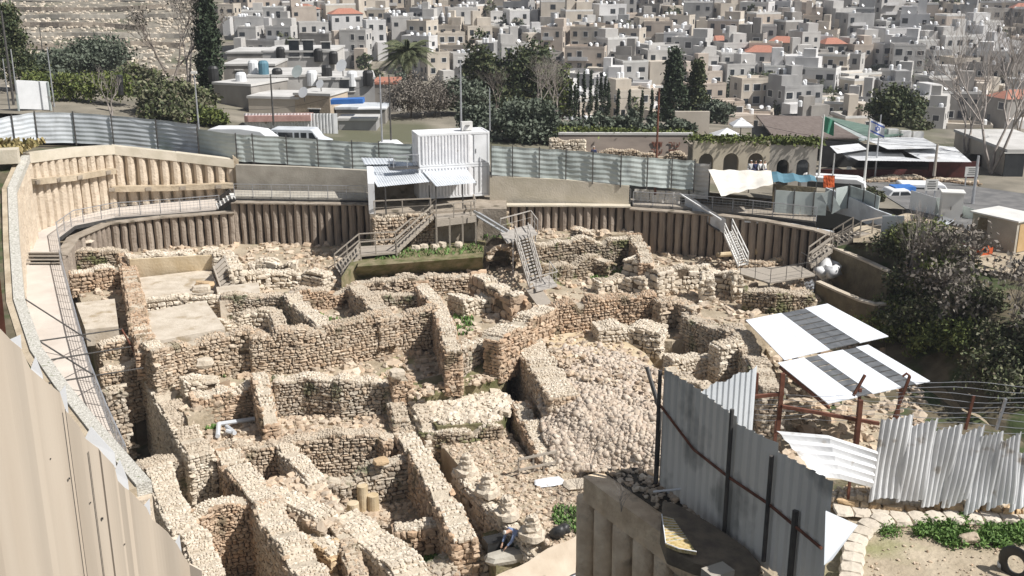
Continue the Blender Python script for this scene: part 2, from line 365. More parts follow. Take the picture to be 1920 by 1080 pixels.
def patch(name, rows, mk, nsub=14, amp=.15, kind='structure', f=1.0, label=None, cat=None):
    """surface through rows of (px,py,z)"""
    R = [[P(*p) for p in r] for r in rows]; nr, nc = len(R), len(R[0]); G = []
    for i in range((nr - 1) * nsub + 1):
        a = min(i // nsub, nr - 2); t = i / nsub - a; row = []
        for j in range((nc - 1) * nsub + 1):
            b = min(j // nsub, nc - 2); u = j / nsub - b
            p = (R[a][b] * (1 - t) + R[a + 1][b] * t) * (1 - u) + (R[a][b + 1] * (1 - t) + R[a + 1][b + 1] * t) * u
            row.append((p.x, p.y, p.z + amp * noise2(p.x, p.y, f)))
        G.append(row)
    o = MB().grid(G).build(name, M[mk], smooth=True); tag(o, label, cat, kind=kind); return o, G
# base pit floor
fl = []
for i in range(70):
    y = 30 + i * 1.0; row = []
    for j in range(90):
        x = -48 + j * 1.0; z = -4.3 + (0 if y < 60 else min(5.0, (y - 60) * .5)); row.append((x, y, z + .12 * noise2(x, y, .8)))
    fl.append(row)
tag(MB().grid(fl).build('pit_floor', M['dirt'], smooth=True), kind='structure')
# terraces of the dig, far to near
PLAT = [(120, 458), (420, 455), (700, 455), (950, 408), (1330, 425), (1560, 470), (1560, 560), (1400, 610), (1260, 640), (1130, 632), (1000, 612), (905, 655), (850, 650), (826, 580), (640, 612), (500, 640), (400, 640), (290, 668), (200, 700), (150, 560)]
terrace('dig_plateau', PLAT, 2.3, -3, 'dirt')
terrace('plaster_floor', [(272, 585), (385, 563), (422, 615), (292, 640)], 3.75, 2.2, 'plaster')
terrace('cistern_floor', [(247, 522), (395, 505), (412, 545), (262, 562)], 3.2, 2.2, 'plaster')
terrace('stone_paving', [(405, 538), (485, 529), (488, 552), (412, 566)], 3.6, 2.2, 'plaster')
terrace('stone_paving', [(142, 568), (215, 560), (222, 612), (160, 618)], 3.3, 2.2, 'plaster')
terrace('dig_terrace', [(305, 700), (315, 668), (500, 640), (830, 590), (930, 665), (760, 725), (520, 735), (380, 765), (352, 785)], 1.2, -3, 'dirt')
terrace('dig_terrace', [(180, 690), (262, 680), (270, 700), (232, 760), (205, 770)], .6, -3, 'dirt')
terrace('dig_terrace', [(385, 846), (375, 775), (515, 783), (780, 775), (800, 800), (560, 826), (440, 842)], -.1, -3, 'dirt')
terrace('mossy_ledge', [(735, 728), (930, 672), (950, 690), (935, 712), (775, 748)], [1.5, 1.9, 1.8, 1.3, 1.1], -3, 'moss')
terrace('rock_terrace', [(775, 748), (850, 728), (925, 722), (962, 757), (938, 792), (820, 800)], .55, -3, 'moss')
COURT = [(812, 815), (945, 800), (1000, 870), (1070, 885), (1130, 960), (1130, 1035), (1090, 1060), (1010, 1010), (918, 925), (866, 880)]
terrace('paved_court', COURT, -.35, -3.2, 'dirt')
terrace('dig_terrace', [(590, 925), (790, 890), (835, 960), (740, 990), (640, 975)], -2.75, -5, 'dirt')
terrace('dig_terrace', [(500, 905), (590, 890), (640, 960), (600, 1000), (545, 960)], -.7, -3, 'dirt')
terrace('upper_court', [(1005, 622), (1135, 618), (1210, 662), (1245, 712), (1190, 690), (1130, 674), (1050, 668)], 2.35, -3, 'plasterwall')
terrace('dig_terrace', [(1190, 690), (1290, 640), (1400, 640), (1480, 720), (1540, 800), (1260, 800)], .4, -3, 'dirt')
terrace('dig_terrace', [(1395, 560), (1540, 560), (1640, 600), (1720, 720), (1760, 900), (1200, 900), (1400, 740), (1470, 720), (1420, 620)], .2, -3, 'dirt')
terrace('mossy_terrace', [(640, 520), (672, 492), (905, 474), (915, 430), (690, 440)], 3.6, 2, 'moss')
terrace('upper_terrace', [(905, 440), (1000, 450), (1190, 438), (1190, 425), (950, 402)], 3.9, 2, 'dirt')
# rubble heap
_, HG = patch('rubble_slope', [[(1040, 655, 2.3), (1130, 650, 2.38), (1200, 678, 2.36), (1262, 720, 2.2)], [(1010, 735, 1.5), (1090, 740, 2.1), (1170, 752, 2.1), (1262, 800, 1.5)], [(1020, 820, .6), (1090, 815, 1.0), (1150, 820, 1.0), (1262, 870, .6)], [(1058, 885, -.4), (1090, 885, -.4), (1150, 885, -.4), (1240, 920, -.4)]], 'dirt', 12, .12)
C, H = [], []
for _i in range(9500):
    i = random.randrange(len(HG) - 1); j = random.randrange(len(HG[0]) - 1); p = HG[i][j]; p2 = HG[i + 1][j + 1]; u = random.random(); v = random.random()
    s = random.uniform(.05, .115) * (1.1 if random.random() < .93 else 1.7)
    C.append((p[0] + (p2[0] - p[0]) * u, p[1] + (p2[1] - p[1]) * v, p[2] + (p2[2] - p[2]) * v + s * .15)); H.append((s * random.uniform(.8, 1.4), s, s * random.uniform(.6, .9)))
N = len(C); th = RNG.uniform(0, 6.28, N); B = np.zeros((N, 3, 3)); B[:, 0, 0] = np.cos(th); B[:, 0, 1] = np.sin(th); B[:, 1, 0] = -np.sin(th); B[:, 1, 1] = np.cos(th); B[:, 2, 2] = 1
B = np.einsum('nij,njk->nik', rot_axes((1, 0, 0), (0, 1, 0), (0, 0, 1), N, .3), B)
tag(MB().stones(C, H, B, .09).build('heap_of_rubble', M['heap'], smooth=True), kind='stuff')
# loose stones everywhere
def sc_px(pp, z, n, s0, s1, name='loose_stones', mk='pebble', power=2.2): scatter(name, poly_px(pp, z), lambda x, y: z, n, s0, s1, mk, power=power)
sc_px(PLAT, 2.3, 6500, .04, .34)
sc_px(COURT, -.35, 2600, .03, .14)
sc_px([(305, 700), (315, 668), (500, 640), (830, 590), (930, 665), (760, 725), (520, 735), (380, 765), (352, 785)], 1.2, 1300, .05, .35)
sc_px([(385, 846), (375, 775), (515, 783), (780, 775), (800, 800), (560, 826), (440, 842)], -.1, 1300, .04, .25)
sc_px([(775, 748), (850, 728), (925, 722), (962, 757), (938, 790), (820, 797)], .55, 1500, .05, .26, mk='cap')
sc_px([(500, 905), (590, 890), (640, 960), (600, 1000), (545, 960)], -.7, 600, .08, .35)
sc_px([(590, 925), (790, 890), (835, 960), (740, 990), (640, 975)], -2.75, 900, .04, .22)
sc_px([(1190, 690), (1290, 640), (1400, 640), (1480, 720), (1540, 800), (1260, 800)], .4, 900, .06, .35)
sc_px([(1395, 560), (1540, 560), (1640, 600), (1720, 720), (1760, 900), (1200, 900), (1400, 740), (1470, 720), (1420, 620)], .2, 1500, .06, .4)
sc_px([(1005, 622), (1135, 618), (1210, 668), (1245, 720), (1240, 760), (1130, 720), (1060, 700)], 2.35, 350, .05, .22)
sc_px([(905, 440), (1000, 450), (1190, 438), (1190, 425), (950, 402)], 3.9, 500, .06, .35)
sc_px([(735, 728), (930, 672), (950, 690), (935, 712), (775, 748)], 1.4, 300, .05, .25)
scatter('loose_stones', [(-22, 36), (2, 36), (4, 60), (-24, 62)], lambda x, y: -4.25, 3400, .05, .32, 'pebble')
# grass tufts on the dig floor
def tufts(pp, z, n, hgt=.16, mk='weed', name='grass', world=False, kind='stuff'):
    poly = pp if world else poly_px(pp, z); xs = [p[0] for p in poly]; ys = [p[1] for p in poly]; V = []; k = 0; t = 0
    while k < n and t < n * 20:
        t += 1; x = random.uniform(min(xs), max(xs)); y = random.uniform(min(ys), max(ys))
        if not inside(x, y, poly): continue
        k += 1; a = random.random() * 6.28; h = hgt * random.uniform(.5, 1.4); wd = h * .35; lx = math.cos(a) * h * .6; ly = math.sin(a) * h * .6
        V += [(x - wd * math.sin(a), y + wd * math.cos(a), z), (x + wd * math.sin(a), y - wd * math.cos(a), z), (x + lx + wd * .5 * math.sin(a), y + ly - wd * .5 * math.cos(a), z + h), (x + lx - wd * .5 * math.sin(a), y + ly + wd * .5 * math.cos(a), z + h)]
    o = MB().addq(V, np.arange(len(V)).reshape(-1, 4)).build(name, M[mk]); return tag(o, kind=kind)
for pp, z, n in (([(1040, 950), (1100, 955), (1125, 1000), (1060, 1000), (1035, 975)], -.32, 900), ([(850, 590), (885, 585), (890, 625), (855, 630)], 2.35, 500), ([(790, 1030), (830, 1020), (850, 1050), (800, 1070)], -2.75, 500),
                 ([(370, 790), (420, 785), (405, 808), (380, 806)], -.05, 260), ([(500, 480 + 500), (560, 960), (600, 990), (540, 1010)], -2.7, 120), ([(400, 690), (440, 685), (440, 705), (410, 708)], 1.25, 200),
                 ([(900, 425), (960, 420), (960, 450), (900, 452)], 3.95, 300), ([(1090, 490), (1200, 500), (1210, 540), (1110, 530)], 2.35, 700), ([(720, 470), (900, 458), (905, 474), (700, 488)], 3.62, 500), ([(830, 800), (940, 800), (940, 808), (835, 820)], -.32, 300), ([(440, 590), (560, 575), (640, 600), (560, 612)], 2.35, 300)):
    tufts(pp, z, n)
# the walls: pixels of the top line, top height, foot height, thickness, stone size, label
G_ = 'excavated stone walls'
WALLS = [
 ([(125, 470), (180, 467), (235, 462)], 4.0, 2, .9, .34, 'dark stone wall at the far left corner of the dig next to the walkway bend', 'stonedark'),
 ([(132, 507), (180, 502), (232, 495)], 3.9, 2, 1.1, .34, 'weedy stone wall second from the back beside the left walkway', 'stone'),
 ([(232, 470), (243, 510), (252, 545), (258, 585), (272, 645)], 4.1, 2, 1.0, .34, 'rough wall along the left side of the plastered basin and floor', 'stone'),
 ([(240, 478), (320, 468), (400, 470)], 4.5, 2, 1.2, .5, 'pale rock wall behind the ochre plastered basin', 'cap'),
 ([(400, 472), (425, 470), (442, 500)], 4.6, 2, .9, .5, 'pale boulder pier behind the small wooden ladder', 'cap'),
 ([(468, 487), (500, 486), (552, 490)], 4.0, 2, .6, .6, 'flat pale slab wall in front of the dark piles', 'cap'),
 ([(435, 512), (500, 505), (570, 502), (612, 510)], 3.7, 2, .9, .42, 'boulder row between the ladder and the wooden steps', 'cap'),
 ([(265, 562), (340, 553), (410, 549)], 3.9, 2, .7, .42, 'low boulder wall between the basin floor and the white plaster floor', 'cap'),
 ([(418, 552), (500, 545), (548, 547)], 3.9, 2, .8, .32, 'stone wall behind the sunken plaster room right of the white floor', 'stone'),
 ([(418, 592), (470, 580), (515, 583), (530, 610)], 3.5, 2, .8, .4, 'broken rock edge around the plastered pit right of the white floor', 'cap'),
 ([(546, 550), (575, 577), (606, 606)], 3.9, 2, .95, .3, 'first slanting cross wall right of the plastered pit', 'stone'),
 ([(552, 545), (610, 535), (668, 528)], 3.9, 2, .8, .32, 'back wall of the dark triangular room in mid dig', 'stone'),
 ([(668, 530), (698, 560), (728, 592)], 4.0, 2, 1.1, .32, 'second slanting cross wall right of the dark triangular room', 'stone'),
 ([(672, 522), (740, 520), (800, 512), (880, 508)], 3.9, 2, .8, .32, 'long low wall below the mossy ledge of the wooden stairs', 'stone'),
 ([(790, 528), (815, 562), (838, 605)], 3.9, 2, .9, .32, 'third slanting cross wall above the grassy slot', 'stone'),
 ([(700, 548), (750, 545), (800, 548)], 3.4, 2, .8, .32, 'short reddish wall between second and third cross walls', 'stone'),
 ([(858, 560), (890, 552), (925, 550)], 3.5, 2, 1.6, .5, 'stack of big pale boulders beside the grassy slot', 'cap'),
 ([(893, 512), (930, 530), (972, 552)], 4.3, 2, 1.0, .8, 'slanting wall capped with large flat slabs below the tunnel mouth', 'stone'),
 ([(1075, 428), (1095, 430), (1112, 430)], 5.0, 3, .8, .3, 'small ruined stub near the back piles', 'stone'),
 ([(1000, 455), (1090, 445), (1190, 440)], 4.7, 2, .9, .3, 'long mossy wall at the foot of the back piles right of the metal stairs', 'stonedark'),
 ([(1190, 440), (1205, 462), (1212, 485)], 4.7, 2, .9, .3, 'ruined corner at the right end of the mossy back wall', 'stone'),
 ([(1010, 492), (1060, 487), (1110, 480), (1140, 484)], 3.7, 2, .9, .3, 'low overgrown wall in the middle of the mossy back rooms', 'stonedark'),
 ([(1120, 520), (1165, 512), (1215, 524)], 3.4, 2, .8, .45, 'row of boulders above the long terrace wall', 'cap'),
 ([(1180, 483), (1215, 490), (1248, 502)], 4.3, 2, 1.3, .6, 'white quarried blocks by the ruined corner', 'cap'),
 ([(1248, 500), (1320, 496), (1386, 507)], 4.1, 2, .8, .5, 'pale wall crossing behind the square dark pit', 'cap'),
 ([(1325, 508), (1326, 520)], 4.2, 1, .8, .5, 'tall pale door jamb left of the square dark pit', 'cap'),
 ([(1382, 508), (1384, 520)], 4.0, 1, .6, .5, 'tall pale door jamb right of the square dark pit', 'cap'),
 ([(1398, 540), (1450, 545), (1520, 542)], 3.8, .5, 1.0, .34, 'dark boulder wall under the small plank platform', 'stonedark'),
 ([(1350, 483), (1430, 485), (1500, 472)], 3.1, 2, .6, .4, 'low curved line of stones at the foot of the right piles', 'stone'),
 ([(925, 622), (985, 592), (1030, 572)], 4.2, 1, 1.1, .34, 'left shoulder of the long terrace wall beside the stair foot', 'stone'),
 ([(1030, 572), (1080, 558), (1150, 550), (1225, 550)], [4.2, 4.5, 4.5, 4.4], 1, .9, .27, 'long terrace wall with neat small stones above the pale court', 'stone'),
 ([(1235, 562), (1270, 557), (1302, 570)], 4.3, 1, .9, .42, 'short wall of large blocks at the right end of the terrace wall', 'stone'),
 ([(1120, 608), (1180, 604), (1242, 612)], 3.3, 1.4, 1.7, .34, 'broad pale wall stump over a shaded recess', 'cap'),
 ([(1290, 585), (1330, 600), (1372, 622)], 3.9, .2, 1.0, .32, 'shaded curved wall left of the roofed area', 'stone'),
 ([(1372, 606), (1405, 640), (1430, 690), (1450, 722)], 3.9, .2, 1.1, .34, 'ragged wall running along the left edge of the white canopy', 'stone'),
 ([(1343, 640), (1384, 633)], 4.0, .2, 1.0, .36, 'short bright wall stub inside the small square room', 'cap'),
 ([(1255, 672), (1300, 664), (1345, 656)], 3.0, .2, .8, .32, 'back wall of the small square room', 'cap'),
 ([(1256, 680), (1295, 705), (1338, 733)], 3.0, -.5, .8, .42, 'orange ashlar wall of the small square room above the grey sheets', 'ashlar'),
 ([(1340, 735), (1392, 713), (1440, 708)], 2.6, -.5, 1.0, .34, 'front wall of the small square room behind the short white sheets', 'cap'),
 ([(1398, 655), (1442, 680)], 2.9, .2, .6, .34, 'low dark wall inside the small square room', 'stonedark'),
 ([(303, 648), (350, 635), (420, 622), (470, 618)], 3.9, .9, .8, .27, 'wall holding up the white plaster floor', 'stone'),
 ([(470, 622), (560, 612), (640, 600), (740, 580), (818, 570)], [3.9, 4.0, 4.0, 4.1, 4.2], .9, .9, .27, 'longest terrace wall across the middle of the dig', 'stone'),
 ([(822, 572), (838, 612), (850, 648)], 4.0, .9, .9, .3, 'wall end turning down beside the grassy slot', 'stone'),
 ([(850, 652), (900, 628), (950, 606)], 3.3, .9, 1.0, .3, 'stepped wall between the grassy slot and the dark chasm', 'stone'),
 ([(262, 600), (276, 640), (300, 655)], 4.0, 0, .9, .3, 'corner pier with a small niche left of the plaster floor wall', 'stone'),
 ([(185, 640), (225, 633), (262, 630)], 3.4, 0, .8, .32, 'short wall under the rusty bars beside the walkway', 'stone'),
 ([(190, 690), (232, 684), (262, 676)], 2.6, -1, .8, .34, 'lower short wall under the rusty bars beside the walkway', 'stone'),
 ([(198, 735), (225, 728)], 2.0, -4.6, .7, .34, 'reddish boulder stub at the head of the deep dark trench', 'stone'),
 ([(360, 738), (420, 728), (482, 716)], 1.9, -.3, 1.0, .38, 'boulder wall above the dark ledge in the left middle', 'stone'),
 ([(345, 712), (372, 706), (405, 702)], 2.3, .5, .8, .46, 'loose big boulders behind the left middle boulder wall', 'cap'),
 ([(484, 695), (495, 735), (506, 772)], [2.6, 2.2, 1.6], -.3, .8, .36, 'stepped pier at the corner of the middle terrace', 'stone'),
 ([(515, 705), (570, 700), (640, 708), (722, 702)], 2.3, -.3, .9, .3, 'lower terrace wall parallel to the longest one', 'stone'),
 ([(735, 706), (766, 702)], 2.4, -.3, .9, .36, 'free standing pier with a square hollow', 'stone'),
 ([(736, 725), (745, 760), (752, 785)], [1.6, 1.0, .6], -.3, .8, .36, 'stepped foot of the hollow pier', 'stone'),
 ([(780, 752), (800, 775), (815, 800)], [.9, .9, .6], -2, 1.0, .55, 'heavy block wall left of the rocky terrace', 'cap'),
 ([(985, 628), (1008, 660), (1032, 698), (1058, 738)], [2.7, 2.6, 2.5, 2.3], -4.6, 1.7, .3, 'thick wall stump with a dark shaded flank by the chasm', 'stone'),
 ([(975, 750), (1000, 800), (1022, 845), (1050, 885)], [1.0, .7, .3, -.2], -4.6, .9, .3, 'dark edge wall along the left of the rubble slope', 'stone'),
 ([(262, 868), (330, 850), (400, 836), (440, 830)], .1, -4.6, .9, .3, 'cross wall closing the deep trench in the lower left', 'stone'),
 ([(440, 828), (560, 815), (700, 806), (775, 793)], .25, -4.6, .9, .3, 'long pale cross wall below the lower terrace', 'stone'),
 ([(286, 690), (319, 750), (376, 846)], [2.0, 1.4, .5], -4.6, 1.25, .3, 'long pale topped wall slanting beside the deep dark trench', 'cap'),
 ([(297, 868), (323, 945), (345, 990)], 0, -4.6, 1.15, .3, 'pale topped wall next to the jagged beige fence', 'cap'),
 ([(340, 980), (368, 1000), (384, 1050), (405, 1120)], [-.1, -.1, -.2, -.2], -4.6, 1.1, .3, 'wall at the bottom edge beside the blackest room', 'cap'),
 ([(425, 838), (465, 895), (500, 935)], .15, -4.6, 1.25, .3, 'broad slanting wall between the two shadowed rooms', 'stone'),
 ([(500, 935), (516, 968), (548, 1015), (610, 1115)], [.1, 0, -.1, -.2], -4.6, 1.3, .36, 'broad slanting wall running out of the bottom edge', 'stone'),
 ([(345, 968), (400, 938), (485, 926)], 0, -4.6, .8, .28, 'thin cross wall above the blackest room', 'stone'),
 ([(536, 828), (562, 862), (592, 900)], [.1, 0, -.3], -4.6, .9, .32, 'slanting wall with a yellow ashlar end', 'cap'),
 ([(586, 888), (640, 882), (703, 868), (790, 852)], -.4, -4.6, .8, .3, 'cross wall behind the column drums', 'stone'),
 ([(712, 815), (755, 802), (788, 850), (811, 885), (838, 938), (870, 1000)], [.2, .2, .1, 0, -.1, -.3], -4.6, 1.1, .42, 'long slanting wall left of the row of column bases', 'stone'),
 ([(740, 985), (800, 980), (862, 972)], -1.1, -4.6, .8, .5, 'row of big boulders in front of the column drums', 'stone'),
 ([(645, 966), (700, 998), (745, 1038), (790, 1090)], [-.7, -.8, -.9, -1], -4.6, 1.6, .4, 'broad pale wall with a white stone on top near the bottom', 'cap'),
 ([(620, 975), (648, 1005), (668, 1060), (685, 1110)], [-.7, -.8, -1, -1], -4.6, .7, .36, 'narrow brown wall left of the broad pale bottom wall', 'stone'),
 ([(585, 1000), (632, 1030)], -.9, -4.6, .9, .42, 'yellow ashlar block pier at the bottom', 'ashlar'),
 ([(790, 1075), (840, 1045), (900, 1032)], -1.7, -4.6, 1.1, .5, 'cobble topped wall at the bottom centre', 'stone'),
 ([(500, 918), (560, 935), (610, 958)], -.1, -4.6, 1.1, .42, 'heap like wall right of the broad slanting wall', 'cap'),
]
M['ashlar'] = mat('ochre ashlar', (.48, .33, .18), (.62, .46, .28), 2, bump=.5, island_cols=[(.50, .35, .20), (.62, .45, .27), (.42, .30, .18), (.66, .54, .38)])
WALLS += [([(790, 800), (850, 803), (938, 795)], .5, -2, .5, .3, 'mossy front edge of the rocky terrace', 'stonedark'), ([(742, 742), (830, 728), (932, 705)], 1.0, -2, .5, .3, 'mossy step under the sloping ledge', 'stonedark')]
for wv in WALLS:
    masonry(wv[0], wv[1], wv[2], wv[3], wv[4], wv[5], wv[6])
masonry([(866, 878), (915, 922), (958, 965), (1008, 1008), (1062, 1050)], -.25, -4.4, 1.0, .36, 'colonnade footing with four column bases beside the trench', 'cap')
# plaster faces of the basin
a, b = P(245, 482, 4.35), P(398, 474, 4.35)
e = (b - a).normalized(); nrm = Vector((e.y, -e.x, 0))
o = MB().hexa([(a + nrm * .62 + Vector((0, 0, -1.4))), (b + nrm * .62 + Vector((0, 0, -1.4))), b + nrm * .5 + Vector((0, 0, -1.4)), a + nrm * .5 + Vector((0, 0, -1.4)), a + nrm * .72, b + nrm * .72, b + nrm * .5, a + nrm * .5]).build('plaster_lining', M['plasterwall'])
tag(o, 'ochre plaster lining on the back of the open basin', 'plaster wall')
o = MB().hexa([P(655, 522, 2.4), P(906, 505, 2.4), P(904, 486, 2.4), P(672, 502, 2.4), P(670, 500, 3.7), P(905, 482, 3.7), P(905, 474, 3.7), P(672, 492, 3.7)]).build('retaining_wall', M['moss'])
tag(o, 'low green mossy retaining wall below the wooden stairs', 'retaining wall')
# loose individual blocks
def block(px, py, z, d, rz, label, mk='cap', name='stone_block', tilt=0):
    p = P(px, py, z); N = 1; Ax = rot_axes((math.cos(rz), math.sin(rz), 0), (-math.sin(rz), math.cos(rz), 0), (0, 0, 1), 1, .03)
    o = MB().stones([(p.x, p.y, z + d[2] / 2)], [(d[0] / 2, d[1] / 2, d[2] / 2)], Ax, .05).build(name, M[mk]); tag(o, label, 'stone block', 'fallen stone blocks'); return o
block(500, 762, .9, (1.0, .8, .7), .4, 'orange squared block on the stepped pier of the middle terrace', 'ashlar')
block(712, 888, -2.5, (.7, .6, 2.3), .45, 'tall squared pillar standing behind the column drums', 'cap', 'stone_pillar')
block(714, 870, -.2, (.85, .75, .3), .45, 'ochre capital block on top of the squared pillar', 'ashlar')
block(146, 458, 3.9, (2.2, .9, .3), .3, 'long flat white slab beside the walkway corner')
block(385, 540, 3.4, (1.4, .8, .5), -.3, 'reddish slab leaning by the wooden ladder', 'ashlar')
block(378, 548, 3.9, (1.2, .7, .5), .1, 'squared white block near the foot of the ladder')
block(385, 690, 2.4, (1.0, .8, .6), .2, 'white block alone on the left middle boulders')
block(745, 708, 2.5, (.9, .8, .5), .3, 'pale block on top of the hollow pier')
block(1030, 905, -.3, (1.6, 1.0, .1), .35, 'white board lying in front of the wooden barrier', 'white', 'board')
block(1085, 910, -.3, (1.6, 1.1, .2), .3, 'flat cream slab right of the white board')
block(955, 1052, -1.5, (2.4, .8, .5), .45, 'long grey block beside the kneeling worker', 'concrete')
block(1520, 690, 1.2, (.7, 3.2, .5), .5, 'long pale beam like block leaning under the canopy corner', 'cap')
block(1140, 585, 2.6, (1.0, .8, .4), 0, 'fallen block on the upper court')
# columns
for px, py, r, h, lb in ((663, 972, .33, 1.0, 'short column drum, leftmost of three by the pillar'), (681, 955, .30, 1.5, 'tallest column drum in the middle of three'), (700, 955, .32, .95, 'short column drum nearest to the squared pillar')):
    p = P(px, py, -2.6); o = MB().lathe((p.x, p.y, -2.7), [(r, 0), (r, h * .5), (r * .96, h), (r * .7, h + .03)], 16).build('column_drum', M['plasterwall'], smooth=False); tag(o, lb, 'column drum', 'upright column drums')
def col_base(px, py, lb, sc=1.0):
    p = P(px, py, -.1); r = .36 * sc
    o = MB().lathe((p.x, p.y, -.27), [(r * 1.75, 0), (r * 1.7, .28), (r * 1.2, .34), (r * 1.15, .5), (r * 1.0, .56), (r * .85, .62), (r * .95, .72), (r * .9, .8), (r * .72, .86), (r * .78, .95), (r * .7, 1.05), (r * .4, 1.08)], 16).build('stone_pedestal', M['cap'], rough=.03); tag(o, lb, 'column base', 'column bases on the footing')
col_base(875, 882, 'column base farthest from the camera at the head of the row'); col_base(914, 920, 'second column base in the row, moulded in three rings')
col_base(950, 962, 'third column base in the row, worn and broken', .95); col_base(998, 1000, 'nearest column base right above the kneeling worker')
o = MB(); p = P(797, 910, -1.2)
o = MB().stones([(p.x - .1, p.y, -.9)], [(.38, .38, .38)], rot_axes((1, 0, 0), (0, 1, 0), (0, 0, 1), 1), .03).build('stone_ball', M['stone'], smooth=True); tag(o, 'round stone ball sticking out of the shadowed room wall', 'stone ball')
# short wooden ladder, barrier, pipe
def seg(a, b, t): return Vector(a) * (1 - t) + Vector(b) * t
t_ = thing('ladder', P(425, 545, 3.3), 'short grey wooden ladder leaning beside the plastered basin', 'ladder')
A0, A1, B0, B1 = P(400, 500, 4.6), P(418, 552, 3.2), P(420, 480, 4.7), P(440, 535, 3.3)
MB().bar(A0, A1, .12, .2).build('rail', M['wood'], t_); MB().bar(B0, B1, .12, .2).build('rail', M['wood'], t_)
for k in range(7):
    u = (k + .6) / 7; MB().bar(seg(A0, A1, u), seg(B0, B1, u), .3, .06).build('step', M['wood'], t_)
t_ = thing('barrier', P(1005, 905, -.35), 'brown wooden barrier with two rails in front of the rubble slope', 'barrier')
Z = [P(972, 895, -.35), P(1000, 888, -.35), P(1020, 885, -.35), P(1042, 880, -.35)]
for q in Z: MB().bar(q, q + Vector((0, 0, 1.1)), .09).build('post', M['wood'], t_)
for hh in (.45, 1.05): MB().bar(Z[0] + Vector((0, -.08, hh)), Z[-1] + Vector((0, -.08, hh)), .07, .11).build('rail', M['wood'], t_)
o = MB()
for a_, b_ in (((408, 818), (410, 795)), ((410, 795), (478, 785)), ((440, 812), (425, 808)), ((425, 800), (440, 812))):
    o.tube([P(a_[0], a_[1], .25), P(b_[0], b_[1], .3)], .13, 8)
tag(o.build('sandbags', M['sheetL']), 'pale grey bags laid in an L on the lower terrace', 'bags')
for q in ((412, 815), (430, 812), (446, 795), (462, 790)):
    pass
# ---------------------------------------------------------------- site works: piles, decks, fences, containers, stairs
def wl(pp): return [p if isinstance(p, Vector) else P(*p) for p in pp]
def resample(pts, step):
    out = []; acc = 0
    for i in range(len(pts) - 1):
        a, b = pts[i], pts[i + 1]; L = (b - a).length; s = acc
        while s < L: out.append((a.lerp(b, s / L), (b - a).normalized())); s += step
        acc = s - L
    return out
def pile_wall(line, zb, label, matk, sp=.62, r=.3, cap=.6, capk='capbeam', back='shotcrete', side=1, nmax=100, group=None, capw=.9, tiers=None, name='pile_wall'):
    pts = wl(line); root = thing(name, pts[0], label, 'pile wall', group)
    k = 0; sm = resample(pts, sp)
    for p, d in sm:
        if k >= nmax: break
        k += 1; n = Vector((-d.y, d.x, 0)).normalized() * side
        rr = r * random.uniform(.88, 1.1); zt = p.z - cap
        zz = [zt]; 
        while zz[-1] > zb + .7: zz.append(zz[-1] - random.uniform(.5, .8))
        zz.append(zb)
        mb = MB(); mb.tube([Vector((p.x, p.y, z)) + Vector((random.uniform(-.025, .025), random.uniform(-.025, .025), 0)) for z in zz], [rr * random.uniform(.93, 1.06) for _ in zz], 9)
        mb.build('pile', M[matk], root)
    mb = MB(); cb = MB()
    for a, b in zip(pts[:-1], pts[1:]):
        d = (b - a); d.z = 0; d.normalize(); n = Vector((-d.y, d.x, 0)) * side
        q = []
        for zz in (0, 1):
            for pt, off in ((a, .12), (b, .12), (b, .5), (a, .5)):
                v = pt + n * off; q.append((v.x, v.y, zb if zz == 0 else pt.z - .1))
        mb.hexa(q)
        if cap:
            q = []
            for zz in (0, 1):
                for pt, off in ((a, -.42), (b, -.42), (b, -.42 + capw), (a, -.42 + capw)):
                    v = pt + n * off; q.append((v.x, v.y, pt.z - cap if zz == 0 else pt.z))
            cb.hexa(q)
    mb.build('backing_wall', M[back], root)
    if cap: cb.build('capping_beam', M[capk], root)
    return root
M['gravelcap'] = mat('speckled gravel concrete', (.40, .38, .33), (.62, .60, .54), 9, bump=.8, bsc=14, c3=(.24, .25, .17), fac3=.6, sc3=5)
UL = [Q(46, 287, 80.5), Q(130, 277, 86), Q(210, 272, 90), Q(330, 285, 92.2), Q(438, 298, 93.4)]
u1 = pile_wall(UL, 4.9, 'sunlit pale pile wall with two ledges at the upper left of the dig', 'pilelight', .95, .40, .75, side=1)
# ledge beams (walers)
def waler(root, pp, h=.45, wd=.7):
    pts = wl(pp); mb = MB()
    for a, b in zip(pts[:-1], pts[1:]): mb.bar(a, b, wd, h)
    mb.build('ledge_beam', M['shotcrete'], root)
    for p, d in resample(pts, 3.0): 
        n = Vector((d.y, -d.x, 0)).normalized(); c = p + n * (wd / 2 + .02); MB().box(c, (.5, .12, .3), rz=math.atan2(d.y, d.x)).build('anchor_head', M['concrete_d'], root)
waler(u1, [Q(62, 341, 80), Q(130, 334, 85.2), Q(212, 320, 89.3)])
waler(u1, [Q(208, 354, 89), Q(320, 352, 91.5), Q(438, 347, 92.8)])
u2 = pile_wall([(262, 907, 7.0), (170, 800, 7.0), (110, 724, 7.1), (62, 655, 7.2), (30, 560, 7.6), (22, 450, 8.6), (18, 350, 10.2), (44, 291, 11.3)], 4.2, 'long pale pile wall down the left edge beside the walkway', 'pilelight', .95, .38, .5, capk='gravelcap', side=1, capw=.55)
waler(u2, [(60, 345, 8.6), (24, 390, 8.2)], .4, .6)
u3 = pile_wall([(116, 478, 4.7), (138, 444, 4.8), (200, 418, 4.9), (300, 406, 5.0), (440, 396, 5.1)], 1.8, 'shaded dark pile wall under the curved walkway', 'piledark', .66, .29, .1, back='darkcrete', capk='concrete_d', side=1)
u4 = pile_wall([(440, 378, 5.9), (560, 380, 5.9), (690, 382, 5.9)], 1.8, 'dark brown pile wall between the walkway and the tin shed', 'piledark', .66, .29, .1, back='darkcrete', capk='concrete_d', side=1)
